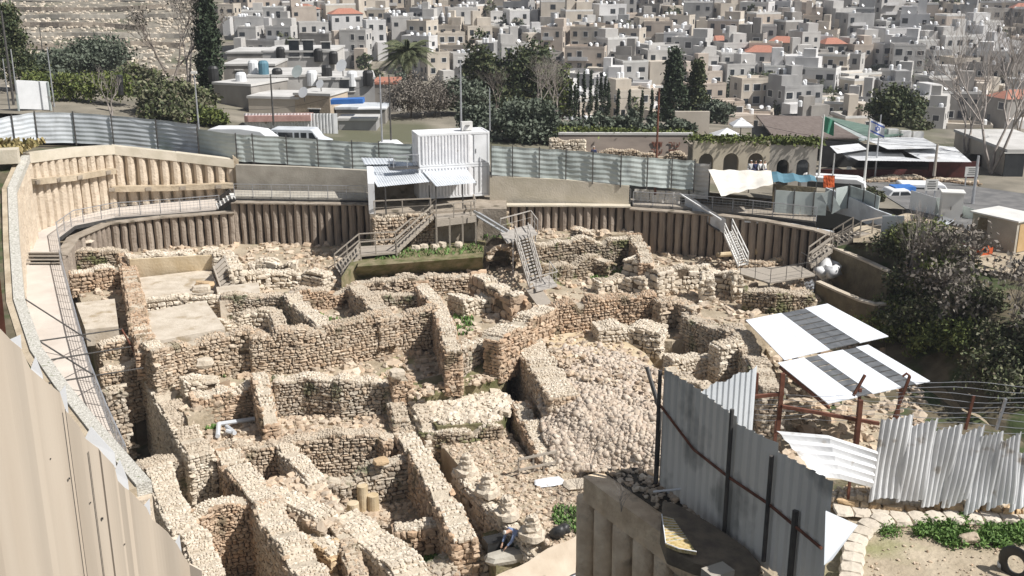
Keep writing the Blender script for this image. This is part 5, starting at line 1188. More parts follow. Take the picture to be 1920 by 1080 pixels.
b_ = bldy(552, 618, 117, 7, 178, 5, M['stone'], 'little rough stone house with two satellite dishes', skew=-1, wins=((.55, 2.0, 1.2, 1.4),))
b_ = bldy(598, 702, 126, 6, 150, 8, HM[1], 'grey house with a barred window and blue awning', skew=1, wins=((.5, 5.2, 1.6, 1.4),))
b_ = bldy(698, 742, 128, 6, 158, 6, HM[5], 'brown hut with an orange red roof', roofk=M['redroof'])
b_ = bldy(634, 705, 112, 7, 226, 3, HM[1], 'grey steel shipping box behind the fence')
b_ = bldy(630, 722, 117, 7, 205, 4, HM[5], 'low brown shed with a corrugated roof', roofk=M['sheetL'])
o = MB().bar(Q(622, 190, 114), Q(682, 188, 114), 1.6, .5); tag(o.build('awning', M['blue']), 'bright blue awning stretched under the barred window', 'awning')
o = MB().bar(Q(672, 203, 112), Q(725, 202, 112), 1.5, .12); tag(o.build('roof_sheet', M['white']), 'white roofing sheet beside the blue awning', 'roof sheet')
o = MB().bar(Q(462, 221, 110), Q(585, 219, 110), 1.8, .6); tag(o.build('awning', mat('faded pink awning', (.45, .26, .23), (.55, .35, .31))), 'faded pink awning above the parked vans', 'awning')
t_ = thing('panel_fence', Q(540, 240, 109), 'white corrugated screen fence behind the vans', 'fence'); a = Q(460, 250, 109.5); b = Q(634, 250, 109.5); corr(t_, Vector((a.x, a.y, 7.6)), Vector((1, 0, 0)), (b - a).length, 2.6, .33, .08, 'sheetW', 'sheet')
def rooftank(px, py, y, k, lab):
    p = Q(px, py, y); o = MB().lathe((p.x, p.y, p.z - .9), [(.62, 0), (.62, 1.5), (.45, 1.75), (.2, 1.8)], 12).build('water_tank', M[k]); tag(o, lab, 'water tank', 'rooftop water tanks')
rooftank(526, 100, 150, 'black', 'large black water tank on the white building'); rooftank(597, 103, 150, 'black', 'middle black water tank on the white building'); rooftank(625, 108, 150, 'black', 'rightmost black water tank on the white building')
rooftank(400, 138, 124, 'black', 'black water tank beside the tall cypress'); rooftank(475, 127, 128, 'white', 'slim white tank on the light building'); rooftank(613, 136, 128, 'black', 'small black tank behind the light building'); rooftank(494, 128, 127, 'tarpb', 'turquoise tank on the light building')
rooftank(452, 150, 123, 'white', 'white roof tank at the left end of the light building')
rooftank(520, 142, 127, 'black', 'low black roof tank near the turquoise one')
rooftank(585, 146, 127, 'white', 'white roof tank right of the mesh dish')
rooftank(660, 147, 127, 'white', 'small white tank on the barred window house')
rooftank(690, 146, 127, 'black', 'small black tank on the barred window house')
def dish(px, py, y, r, lab, k='white', tilt=1.15, rz=-.5):
    p = Q(px, py, y); root = thing('satellite_dish', p, lab, 'satellite dish', 'satellite dishes on the near roofs')
    o = MB().lathe((0, 0, 0), [(.03, 0), (r * .5, r * .09), (r, r * .3)], 18).build('dish', M[k], origin=(0, 0, 0)); o.parent = root; o.rotation_euler = (tilt, 0, rz)
    o = MB().tube([(0, .1, 0), (0, .2, -r * 1.6)], .06, 6).build('mount', M['metald'], origin=(0, 0, 0)); o.parent = root
dish(559, 135, 124, .75, 'big grey mesh satellite dish on the flat roof', 'sheetG'); dish(570, 174, 115, .6, 'white oval satellite dish on the stone house'); dish(601, 158, 118, .5, 'smaller white satellite dish above the stone house'); dish(642, 124, 126, .75, 'white satellite dish on the grey house'); dish(312, 168, 112, .6, 'white satellite dish half sunk in the bushes', rz=.6)
# vehicles
def vehicle(c, rz, L, W, H_, prof, label, cat, colk='white', wins=(), name='van', wheels=True):
    root = thing(name, c, label, cat, None, rz); n = len(prof); w2 = W / 2
    vs = [(x * L - L / 2, -w2, z * H_) for x, z in prof] + [(x * L - L / 2, w2, z * H_) for x, z in prof]
    fs = [tuple(range(n)), tuple(range(2 * n - 1, n - 1, -1))] + [((i + 1) % n, i, n + i, n + (i + 1) % n) for i in range(n)]
    o = MB().add(vs, fs).build('body', M[colk], origin=(0, 0, 0)); o.parent = root
    bv = o.modifiers.new('bevel', 'BEVEL'); bv.width = .07; bv.segments = 2
    for s in (-1, 1):
        for x0, x1, z0, z1, x2, x3 in wins:   # bottom x0..x1, top x2..x3
            def yy(z): return s * (w2 + .012)
            q = [(x * L - L / 2, yy(z), z * H_) for x, z in ((x0, z0), (x1, z0), (x3, z1), (x2, z1))]; q2 = [(a, b - s * .05, c_) for a, b, c_ in q]
            o = MB().hexa(q2 + q if s > 0 else q2 + q).build('window', M['glass'], origin=(0, 0, 0)); o.parent = root
    if wheels:
        for x in (.18, .80):
            for s in (-1, 1):
                m_ = MB(); cy = s * (w2 - .1); r = .34; ring = []
                for yo in (-.12, .12): ring.append([(x * L - L / 2 + r * math.cos(k * .449), cy + yo, r + r * math.sin(k * .449)) for k in range(14)])
                m_.add(ring[0] + ring[1], [(k, (k + 1) % 14, 14 + (k + 1) % 14, 14 + k) for k in range(14)] + [tuple(range(14)), tuple(range(27, 13, -1))]); o = m_.build('wheel', M['black'], origin=(0, 0, 0)); o.parent = root
                rm = MB().box((x * L - L / 2, cy + s * .13, r), (.3, .03, .3)).build('rim', M['metal'], origin=(0, 0, 0)); rm.parent = o
    for s in (-1, 1): o = MB().box((L / 2 - .02, s * w2 * .7, H_ * .33), (.08, .3, .2)).build('headlight', M['metal'], origin=(0, 0, 0)); o.parent = root
    return root
VAN = [(0, .12), (0, .92), (.03, 1), (.70, 1), (.74, .97), (.84, .60), (.99, .46), (1, .14)]; VW = [(.03, .12, .58, .86, .03, .12), (.15, .40, .58, .86, .15, .40), (.43, .51, .58, .86, .43, .51), (.54, .64, .58, .86, .54, .64), (.68, .81, .58, .86, .68, .745)]
CAR = [(0, .2), (0, .6), (.12, .68), (.22, .98), (.55, 1), (.72, .66), (.97, .55), (1, .22)]; CW = [(.17, .36, .66, .9, .23, .36), (.39, .68, .66, .9, .39, .55)]
def vpx(px, pyroof, y, rz, L, W, H_, prof, lab, cat, **k):
    p = Q(px, pyroof, y); vehicle((p.x, p.y, p.z - H_), rz, L, W, H_, prof, lab, cat, **k)
vpx(565, 240, 101, -.12, 5.6, 2.0, 2.1, VAN, 'silver passenger van with dark windows behind the sheet fence', 'van', colk='sheetL', wins=VW)
vpx(458, 238, 98.5, -.15, 6.4, 2.1, 2.3, [(0, .1), (0, .9), (.05, .97), (.5, 1), (.8, .9), (1, .5), (1, .1)], 'white high roofed vehicle showing above the sheet fence', 'van', colk='white')
vpx(737, 264, 98.5, -.1, 4.2, 1.7, 1.45, CAR, 'white car roof between the fence and the containers', 'car', wins=CW, name='car')
vpx(1565, 330, 91, -.35, 5.4, 2.0, 2.3, [(0, .1), (0, .95), (.05, 1), (.85, 1), (.97, .88), (1, .5), (1, .12)], 'white minibus with a dark side window near the orange cloth', 'minibus', wins=[(.1, .45, .5, .82, .1, .45), (.5, .95, .5, .82, .5, .92)], name='minibus')
vpx(1690, 352, 88, .1, 4.0, 1.8, 1.7, CAR, 'white pickup with its blue load parked behind the white panels', 'pickup', wins=CW, name='pickup')
vpx(1755, 352, 92, -.2, 4.6, 1.8, 1.5, CAR, 'white car behind the metal cabinet and panels', 'car', wins=CW, name='car')
vpx(1945, 340, 100, 2.4, 4.4, 1.8, 1.5, CAR, 'dark car parked at the right edge of the road', 'car', colk='black', wins=CW, name='car')
# poles, lamps
def pole(px0, py0, px1, py1, y, label, r=.06, k='metald', lamp=None, zb=None, cat='pole', name='pole'):
    a = Q(px0, py0, y); b = Q(px1, py1, y); root = thing(name, a, label, cat); a = Vector((b.x, b.y, a.z)) if abs(a.x - b.x) < 1.2 else a
    root.location = a; MB().tube([a, b], [r * 1.2, r * .8], 7).build('shaft', M[k], root)
    if lamp: MB().box(b + Vector((0, 0, .1)), lamp).build('lamp_head', M['offwhite'], root)
    return root
pole(22, 215, 2, 20, 108, 'dark pole at the far left edge', .12); pole(20, 205, 5, 110, 104, 'thin pale pole beside the dark one', .06, 'metal'); pole(38, 175, 20, 92, 103.5, 'pale pole left of the white board', .06, 'metal'); pole(98, 200, 88, 88, 104, 'pale pole right of the white board', .06, 'metal')
pole(83, 120, 74, 52, 150, 'distant thin pole above the olive trees', .07)
pole(374, 275, 364, 138, 97, 'slim street lamp rising behind the fence left of the vans', .07, 'metal', (.5, .25, .2), name='street_lamp', cat='street lamp')
pole(510, 235, 507, 140, 108, 'dark pole in front of the light building', .09); pole(713, 270, 712, 140, 98, 'pole in front of the orange red roof', .08, 'metal'); pole(731, 265, 729, 140, 99, 'darker pole right of the orange red roof', .07)
pole(862, 240, 863, 112, 92, 'tall pale lamp pole behind the white containers', .08, 'metal', (.4, .2, .2), name='street_lamp', cat='street lamp'); pole(918, 245, 918, 165, 92, 'pale pole at the right corner of the upper container', .05, 'metal')
pole(1092, 275, 1094, 225, 104, 'thin pole in front of the garden bed', .06, 'metald'); pole(1229, 365, 1236, 165, 86, 'tall rusty brown pole beside the lettered wall', .09, 'rust', (.6, .3, .15))
pole(1440 + 97, 335, 1545, 215, 91, 'white flagpole with a green flag', .09, 'offwhite', name='flagpole', cat='flagpole'); pole(1616, 350, 1632, 222, 90, 'white flagpole with a white and blue flag', .09, 'offwhite', name='flagpole', cat='flagpole'); pole(1645, 335, 1652, 215, 94, 'bare dark flagpole right of the flags', .07, 'metal', name='flagpole', cat='flagpole'); pole(1558, 335, 1565, 288, 91, 'short white post left of the orange cloth', .07, 'offwhite')
pole(1750, 330, 1758, 270, 92, 'brown utility pole in front of the red fence', .12, 'wood'); pole(1827, 395, 1835, 292, 84, 'grey metal mast beside the leafless trees', .12, 'metal')
def flag(px, py, y, w_, h_, k, label, star=False):
    p = Q(px, py, y); root = thing('flag', p, label, 'flag'); g = []
    for r_ in range(7): g.append([p + Vector((w_ * u / 10 * .8, .12 * math.sin(u * .9 + r_ * .3), -h_ * r_ / 6 - .35 * (u / 10) * w_)) for u in range(11)])
    MB().grid(g).build('cloth', M[k], root)
    if star:
        for r0 in (.13, .80):
            gg = [[p + Vector((w_ * u / 10 * .8, .12 * math.sin(u * .9 + r_ * .3) - .02, -h_ * (r0 + .1 * q) - .35 * (u / 10) * w_)) for u in range(11)] for q, r_ in ((0, r0 * 6), (1, r0 * 6 + .6))]; MB().grid(gg).build('stripe', M['flagblue'], root)
        c = p + Vector((w_ * .4, .12 * math.sin(5 * .9 + .9) - .05, -h_ * .5 - .175 * w_)); R = h_ * .2; m_ = MB()
        for o_ in (math.pi / 2, -math.pi / 2):
            T = [c + Vector((R * math.cos(o_ + k_ * 2.0944), 0, R * math.sin(o_ + k_ * 2.0944))) for k_ in range(3)]
            for i in range(3): m_.bar(T[i], T[(i + 1) % 3], .04)
        m_.build('star', M['flagblue'], root)
M['flagblue'] = mat('flag blue', (.04, .10, .40)); M['flaggreen'] = mat('flag green', (.05, .20, .13))
flag(1546, 218, 91, 1.1, 1.3, 'flaggreen', 'limp green flag on the left flagpole'); flag(1632, 222, 90, 1.6, 1.15, 'white', 'white flag with two blue stripes and a star', True)
# white board, its lamp
t_ = thing('billboard', Q(67, 200, 104), 'blank white board standing above the silvery fence', 'board'); a = Q(37, 204, 103.6); b = Q(94, 206, 104.8); c = Q(37, 150, 104)
MB().hexa([a, b, b + Vector((0, .3, 0)), a + Vector((0, .3, 0)), a + Vector((0, 0, c.z - a.z)), b + Vector((0, 0, c.z - a.z)), b + Vector((0, .3, c.z - a.z)), a + Vector((0, .3, c.z - a.z))]).build('panel', M['white'], t_); MB().bar(a + Vector((-.1, 0, -1)), a + Vector((-.1, 0, c.z - a.z)), .14).build('post', M['sheetG'], t_); MB().bar(b + Vector((.1, 0, -1)), b + Vector((.1, 0, c.z - a.z)), .14).build('post', M['sheetG'], t_)
p = Q(226, 165, 108); o = MB().lathe((p.x, p.y, p.z - .7), [(.28, 0), (.28, 1.2), (.34, 1.25), (.34, 1.9), (.2, 2.0)], 10); tag(o.build('chimney_pipe', M['black']), 'black topped vent pipe above the hedge', 'vent pipe')
# garden bed wall with letters, stone base
gw = thing('garden_wall', Q(1170, 300, 100), 'sloping brown garden wall carrying two lines of letters', 'wall')
A = P(1045, 303, 7.4); Bp = P(1297, 313, 7.2); d, n, L = frame_axes(A, Bp); zt0 = Q(1050, 255, A.y).z; zt1 = Q(1297, 256, Bp.y).z
MB().hexa([A, Bp, Bp + n * 3, A + n * 3, Vector((A.x, A.y, zt0)) + n * .8, Vector((Bp.x, Bp.y, zt1)) + n * .8, Vector((Bp.x, Bp.y, zt1)) + n * 3, Vector((A.x, A.y, zt0)) + n * 3]).build('wall_face', mat('brown grey panelled wall', (.20, .165, .14), (.27, .225, .19), .6, streak=(.8, .8, 3)), gw)
MB().bar(Vector((A.x, A.y, zt0 + .1)) + n * .9, Vector((Bp.x, Bp.y, zt1 + .1)) + n * .9, .4, .2).build('coping', M['offwhite'], gw)
v, f = leaves([tuple(A.lerp(Bp, random.random()) + n * 1.6 + Vector((0, 0, zt0 - A.z + .3))) for _ in range(80)], 3000, .14, (.4, .3, .2)); tag(MB().addq(v, f).build('ground_cover', M['hedge']), kind='stuff')
up = (Vector((Bp.x, Bp.y, zt1)) + n * .8 - Bp).normalized(); rot_ = math.atan2(d.y, d.x); tilt = math.acos(max(-1, min(1, up.z)))
def text3(s, px, py, hgt, parent, k, off=.06, lean=0):
    cu = bpy.data.curves.new('lettering', 'FONT'); cu.body = s; cu.size = hgt; cu.extrude = .03; cu.align_x = 'CENTER'; cu.offset = .012
    o = bpy.data.objects.new('lettering', cu); COL.objects.link(o); cu.materials.append(M[k]); o.parent = parent; return o
for s, px, v_ in (("\u05e8\u05d9\u05e2", 1263, .62), ("\u05d3\u05d5\u05d3", 1231, .62), ("\u05d3\u05d5\u05d3", 1263, .38), ("\u05e8\u05d9\u05e2", 1231, .38)):
    u = (px - 1045) / (1297 - 1045); base = A.lerp(Bp, u); tp = Vector((base.x, base.y, zt0 + (zt1 - zt0) * u)) + n * .8; p = base.lerp(tp, v_) - n * .12; o = text3(s[::-1] if False else s, px, 0, .75, gw, 'rust'); o.location = p - gw.location; o.rotation_euler = (math.pi / 2 - tilt, 0, rot_)
masonry([tuple(P(1050, 306, 7.3)[:2]), tuple(P(1180, 309, 7.2)[:2]), tuple(P(1297, 315, 7.1)[:2])], [8.6, 8.6, 8.5], 6.5, .6, .35, 'low stone wall in front of the lettered garden wall', 'stone', world=True, group='low walls by the street')
masonry([tuple(P(1032, 300, 7.6)[:2]), tuple(P(1095, 303, 7.5)[:2])], [9.7, 9.5], 6.5, .6, .4, 'broken light stone parapet at the left of the lettered wall', 'cap', world=True, group='low walls by the street')
# arched building
ab = thing('arched_building', P(1410, 335, 7), 'cream building with five arches and plants along its roof', 'building')
def arch_wall(A, Bp, zb, zt, arches, root, mk='archcream', th=.5):
    d, n, L = frame_axes(A, Bp); cols = [0]; segs = []
    for (u0, u1, zs, zr) in arches: segs.append((u0 * L, u1 * L, zs, zr))
    m_ = MB(); prev = 0
    def hx(x0, x1, z0a, z0b, z1):
        q = [A + d * x0, A + d * x1, A + d * x1 + n * th, A + d * x0 + n * th]; m_.hexa([(p.x, p.y, z) for p, z in zip(q, (z0a, z0b, z0b, z0a))] + [(p.x, p.y, z1) for p in q])
    for x0, x1, zs, zr in segs:
        hx(prev, x0, zb, zb, zt); N_ = 8
        for k in range(N_):
            a0 = math.pi * k / N_; a1 = math.pi * (k + 1) / N_; r = (x1 - x0) / 2; c = (x0 + x1) / 2
            hx(c - r * math.cos(a0), c - r * math.cos(a1), zs + r * math.sin(a0), zs + r * math.sin(a1), zt)
        if zr > zb: hx(x0, x1, zb, zb, zr)
        prev = x1
    hx(prev, L, zb, zb, zt); m_.build('arcade_wall', M[mk], root); return d, n, L
M['archcream'] = mat('cream rendered wall', (.44, .385, .295), (.52, .46, .36), .6, bump=.15)
M['archgrey'] = mat('grey rendered wall', (.35, .32, .28), (.42, .39, .34), .6, bump=.15)
A = P(1297, 338, 6.9); Bp = P(1440, 342, 6.7); zt = Q(1297, 265, A.y).z
d, n, L = arch_wall(A, Bp, 5, zt, [(.08, .27, 8.6, 7.6), (.40, .60, 8.6, 6.9), (.72, .92, 8.6, 6.9)], ab)
MB().hexa([A + n * 2.5, Bp + n * 2.5, Bp + n * 2.6, A + n * 2.6, A + n * 2.5 + Vector((0, 0, 3.2)), Bp + n * 2.5 + Vector((0, 0, 3.2)), Bp + n * 2.6 + Vector((0, 0, 3.2)), A + n * 2.6 + Vector((0, 0, 3.2))]).build('inner_wall', M['archgrey'], ab)
A2 = Bp + Vector((0, 0, 0)); B2 = P(1528, 345, 6.6); d2, n2, L2 = arch_wall(A2, B2, 5, zt - .3, [(.16, .42, 8.2, 5.1), (.58, .85, 8.2, 7.2)], ab, 'archgrey')
MB().hexa([A2 + n2 * 3, B2 + n2 * 3, B2 + n2 * 3.1, A2 + n2 * 3.1] + [q + Vector((0, 0, 3)) for q in (A2 + n2 * 3, B2 + n2 * 3, B2 + n2 * 3.1, A2 + n2 * 3.1)]).build('inner_wall', M['glass'], ab)
rf = MB(); 
for (a_, b_2, nn) in ((A, Bp, n), (A2, B2, n2)): rf.prism([(q.x, q.y) for q in (a_ + nn * .5, b_2 + nn * .5, b_2 + nn * 4, a_ + nn * 4)], zt - .75, zt - .5)
rf.build('roof', M['concrete_d'], ab)
C = [tuple(A.lerp(Bp, random.random()) + n * random.uniform(.2, 1) + Vector((0, 0, zt - A.z + .15))) for _ in range(70)] + [tuple(A2.lerp(B2, random.random()) + n2 * random.uniform(.2, 1.2) + Vector((0, 0, zt - A2.z))) for _ in range(60)]
v, f = leaves(C, 5000, .16, (.35, .3, .16)); MB().addq(v, f).build('roof_plants', M['hedge'], ab)
# parasols
def parasol(px, py, y, wpx, label):
    p = Q(px, py, y); R = wpx / 2 * y / FPX; root = thing('parasol', Vector((p.x, p.y, p.z - 2.6)), label, 'parasol', 'white parasols'); c = p
    vs = [tuple(c + Vector((0, 0, .35)))] + [tuple(c + Vector((R * sx, R * sy, -.45))) for sx, sy in ((-1, -1), (1, -1), (1, 1), (-1, 1))] + [tuple(c + Vector((R * sx, R * sy, -.6))) for sx, sy in ((-1, -1), (1, -1), (1, 1), (-1, 1))]
    MB().add(vs, [(0, 1, 2), (0, 2, 3), (0, 3, 4), (0, 4, 1), (1, 5, 6, 2), (2, 6, 7, 3), (3, 7, 8, 4), (4, 8, 5, 1)]).build('canopy_cloth', M['white'], root); MB().tube([c - Vector((0, 0, 2.6)), c], .05, 6).build('pole', M['metald'], root)
parasol(1390, 226, 118, 38, 'white parasol farther back beside the grey tree'); parasol(1363, 246, 108, 56, 'white parasol nearest behind the arched roof')
o = MB().box(Q(1297, 232, 112), (3.6, .5, 2.6)); tag(o.build('wall_screen', HM[0]), 'short cream wall with dark pots beside the parasols', 'wall', kind='thing')
# restaurant roofs
def sheetroof(c4, label, k, name='roof', th=.15, kind='thing', cat='roof', root=None):
    q = [Q(*p) for p in c4]; dn = Vector((0, 0, th)); o = MB().hexa([x - dn for x in q] + q).build(name, M[k], root)
    if not root: tag(o, label, cat, kind=kind)
    return o
rs = thing('pergola', Q(1500, 300, 112), 'huge brown covered pergola of the restaurant', 'pergola')
sheetroof([(1452, 258, 102), (1612, 258, 103), (1540, 218, 132), (1418, 216, 132)], '', 'pergola', 'cover', root=rs)
for px in (1460, 1530, 1600): p = Q(px, 262, 103.5); MB().bar((p.x, p.y, 6), (p.x, p.y, p.z - .2), .18).build('post', M['metald'], rs)
sheetroof([(1630, 258, 103), (1700, 250, 106), (1560, 220, 130), (1545, 218, 131)], 'green net roof right of the brown pergola', 'greenroof')
sheetroof([(1612, 262, 102), (1636, 259, 102.5), (1560, 221, 129), (1540, 219, 131)], 'narrow light green gutter roof beside the pergola', 'sheetG')
M['roofwhite'] = mat('dusty white roof sheet', (.52, .53, .54), (.66, .67, .68), .8, rough=.8, c3=(.40, .39, .37), fac3=.6, sc3=.7)
def cr(c4, label, k='roofwhite', nr=26):
    bl, br, fr_, fl_ = [Q(*p) for p in c4]; rows = [[], []]
    for i in range(nr * 4 + 1):
        u = i / (nr * 4); o_ = Vector((0, 0, .012 * (1 if i % 4 in (1, 2) else 0))); rows[0].append(fl_.lerp(fr_, u) + o_); rows[1].append(bl.lerp(br, u) + o_)
    tag(MB().grid(rows).build('corrugated_roof', M[k]), label, 'roof', 'white corrugated restaurant roofs', kind='thing')
cr([(1610, 256, 104), (1730, 258, 106), (1770, 278, 97), (1665, 280, 97)], 'white corrugated roof just under the green net roof')
cr([(1660, 264, 102.5), (1790, 276, 101), (1822, 304, 93.5), (1735, 303, 93.5)], 'widest white corrugated roof above the red fence')
cr([(1590, 292, 95), (1690, 294, 95), (1760, 303, 92.5), (1610, 301, 92.5)], 'long narrow white roof edge over the red fence')
cr([(1556, 274, 97), (1610, 269, 100), (1627, 280, 98), (1570, 288, 95)], 'small white canopy roof left of the roof with greenery')
sheetroof([(1590, 297, 94.6), (1700, 298, 94.6), (1690, 285, 98), (1575, 284, 98)], 'glass roof with dark green reflections', 'solar')
for i, (px, py) in enumerate(((1673, 253), (1697, 256), (1720, 258))): p = Q(px, py, 106); tag(MB().box(p + Vector((0, 0, .2)), (1.0, .6, .8)).build('air_conditioner', M['offwhite']), ['left', 'middle', 'right'][i] + ' one of three air conditioners on the green roof edge', 'air conditioner', 'air conditioners on the restaurant roof')
rfn = thing('red_fence', P(1680, 350, 6.4), 'dark red board fence along the restaurant', 'fence'); pr_ = [(1534, 346, 6.5), (1600, 354, 6.4), (1720, 340, 6.4), (1832, 352, 6.4)]
pr_ = [Q(1534, 330, 95), Q(1600, 330, 94), Q(1740, 330, 95.5), Q(1834, 330, 95)]
for a, b in zip(pr_[:-1], pr_[1:]):
    za = Q(960, 318 if a.x < 31 else 303, a.y).z; zb_ = Q(960, 318 if a.x < 31 else 303, b.y).z; m_ = MB(); m_.hexa([(a.x, a.y, 6), (b.x, b.y, 6), (b.x, b.y + .15, 6), (a.x, a.y + .15, 6), (a.x, a.y, za), (b.x, b.y, zb_), (b.x, b.y + .15, zb_), (a.x, a.y + .15, za)]); m_.build('boards', M['redfence'], rfn)
o = MB().hexa([Q(1540, 330, 100), Q(1840, 330, 101), Q(1840, 330, 101.3), Q(1540, 330, 100.3), Q(1540, 262, 100), Q(1840, 290, 101), Q(1840, 290, 101.3), Q(1540, 262, 100.3)]); tag(o.build('dark_wall', M['black']), 'back wall under the restaurant roofs, coloured black as deep shade', 'wall', kind='thing')  # black colour stands in for the shade under the roofs
masonry([tuple(Q(1625, 340, 93)[:2]), tuple(Q(1700, 340, 93.3)[:2]), tuple(Q(1780, 345, 93)[:2]), tuple(Q(1830, 352, 92)[:2])], [6.95, 6.9, 6.8, 6.7], 5.5, .8, .4, 'rough stone wall at the foot of the red fence', 'stone', world=True, group='low walls by the street')
b_ = bldy(1890, 2010, 96, 5.5, 285, 12, HM[0], 'cream building at the right edge with a dark doorway', wins=((.12, 1.4, 1.8, 3),))
def signb(px, py, y, w_, h_, label, post=True, rows=4):
    p = Q(px, py, y); root = thing('sign', Vector((p.x, p.y, 6.4)), label, 'sign'); MB().box(p, (w_, .06, h_)).build('panel', M['offwhite'], root)
    for k in range(rows): MB().box(p + Vector((0, -.04, h_ * (.32 - k * .2))), (w_ * random.uniform(.4, .75), .015, h_ * .06)).build('text_line', M['metald'], root)
    if post:
        for s in (-1, 1): MB().bar((p.x + s * w_ * .35, p.y + .08, 6), (p.x + s * w_ * .35, p.y + .08, p.z), .1).build('post', M['metal'], root)
signb(1747, 347, 86, 1.0, .95, 'white notice sign on two posts behind the white panels'); signb(1822, 322, 91, 1.15, .85, 'white notice sign fixed near the leafless trees'); signb(1592, 315, 94, .42, .26, 'tiny pale plate on the red fence', False, 1)
o = MB().grid([[Q(1544 + u * 4.2, 329 + r_ * 7.5, 88.5) + Vector((0, .08 * math.sin(u + r_), 0)) for u in range(6)] for r_ in range(4)]); tag(o.build('cloth', M['orange']), 'bright orange cloth hanging on the corner of the fence', 'cloth')
# right hand yard: white panels, cabinet, boxes
def vpanel(px0, px1, y0, y1, zb, pt0, pt1, k, label, name='panel', cat='panel'):
    a = Q(px0, 400, y0); b = Q(px1, 400, y1); za = Q(px0, pt0, y0).z; zb_ = Q(px1, pt1, y1).z
    a.x = (px0 - 960) / FPX * (y0 * CP - (za - CAMZ) * SP); b.x = (px1 - 960) / FPX * (y1 * CP - (zb_ - CAMZ) * SP)
    o = MB().hexa([(a.x, a.y, zb), (b.x, b.y, zb), (b.x, b.y + .08, zb), (a.x, a.y + .08, zb), (a.x, a.y, za), (b.x, b.y, zb_), (b.x, b.y + .08, zb_), (a.x, a.y + .08, za)]).build(name, M[k]); tag(o, label, cat, kind='thing')
vpanel(1709, 1756, 82, 80, 6.3, 357, 371, 'white', 'large smooth white panel by the road'); vpanel(1756, 1771, 80, 80, 6.3, 371, 372, 'sheetG', 'narrow green glass panel next to the cabinet'); vpanel(1798, 1828, 79.5, 78.5, 6.3, 383, 393, 'sheetG', 'low green panel right of the cabinet')
cb = thing('cabinet', Q(1785, 420, 78.5), 'white metal utility cabinet in the yard', 'cabinet'); p = Q(1785, 372, 79)
MB().box((p.x, p.y, 7.35), (1.5, 1.2, 2.1), -.25).build('body', M['offwhite'], cb); MB().box((p.x, p.y, 8.45), (1.7, 1.4, .1), -.25).build('lid', M['offwhite'], cb); MB().box((p.x - .25, p.y - .62, 7.3), (.05, .05, .25), -.25).build('handle', M['metald'], cb)
vpanel(1655, 1696, 74, 73.5, 5.2, 405, 405, 'sheetL', 'upright pale sheet board with dark stripes'); 
o = MB().hexa([P(1750, 422, 6.5), P(1772, 425, 6.5), P(1790, 412, 6.9), P(1768, 405, 7.2), P(1750, 422, 6.6), P(1772, 425, 6.6), P(1790, 412, 7.0), P(1768, 405, 7.3)]); tag(o.build('panel', M['sheetL']), 'tilted grey solar like panel lying before the cabinet', 'panel', kind='thing')
sb = thing('storage_box', P(1870, 455, 6.3), 'pale storage container with orange brown doors at the right', 'storage container'); a = P(1818, 452, 6.4); b = P(1900, 478, 6.2); d, n, L = frame_axes(a, b); r = math.atan2(d.y, d.x); c = a + d * L / 2 + n * 1.4
MB().box((c.x, c.y, 7.3), (L, 2.8, 2.3), r).build('body', M['concrete'], sb); MB().box((c.x, c.y, 8.5), (L + .3, 3.1, .1), r).build('roof', M['offwhite'], sb)
M['ochrepaint'] = mat('ochre painted door', (.42, .28, .13), (.48, .33, .17)); 
for u in (.25,): q = a + d * L * u - n * .03; MB().box((q.x, q.y, 7.3), (.7, .06, 1.9), r).build('door', M['shotdark'], sb)
q = a + d * (L + .02) + n * 1.4; MB().box((q.x, q.y, 7.3), (.05, 2.3, 1.9), r).build('door', M['ochrepaint'], sb)
treepx(1652, 350, 86, 26, 'shrub', 'dark clipped shrub between the flagpoles and the pickup', n=1500, low=.0, nc=24, sz=.12, name='shrub', trunk=False)
treepx(1668, 358, 85, 24, 'shrub', 'second dark clipped shrub just left of the pickup', n=1300, low=.0, nc=24, sz=.12, name='shrub', trunk=False)
vpx(1740, 342, 90.5, -.1, 5.0, 1.9, 1.95, VAN, 'white van with dark side glass behind the big white panel', 'van', wins=VW)
o = MB().box(Q(1692, 352, 88.5), (1.8, 1.3, .35), .1); tag(o.build('load_cover', M['blue']), 'blue cover lying on the pickup bed', 'cover')
wall_strip([(1548, 352, 7.6), (1600, 372, 7.3), (1640, 392, 7.2), (1690, 410, 7.0)], 5.8, .15, 'sheetL', 'panel_fence', 'pale low panel fence running down the right rim', 'fence')
t_ = thing('rail_fence', P(1700, 440, 6), 'thin steel rail fence along the rim above the shrubs', 'fence'); railing(t_, wl([(1690, 448, 6.0), (1760, 468, 6.0), (1840, 500, 6.0), (1900, 520, 6.0)]), 1.0, False, 'rust', 2.2, .02)
scatter('yard_debris', poly_px([(1640, 430), (1720, 405), (1830, 440), (1830, 500), (1700, 455)], 6.3), lambda x, y: 6.25, 320, .04, .22, 'pebble')
for i, (x, y) in enumerate(((1790, 452), (1760, 440), (1812, 462))):
    q = P(x, y, 6.35); tag(MB().box(q, (1.8, .25, .12), .3 * i).build('plank', M['offwhite']), ['pale plank lying in the yard in front of the storage container', 'short pale plank in the middle of the yard', 'pale plank nearest the storage container corner'][i], 'plank')
q = P(1845, 478, 6.2); tag(MB().box(q + Vector((0, 0, .3)), (.9, .5, .5), .3).build('crate', M['orange']), 'small orange red crate near the rim fence', 'crate')
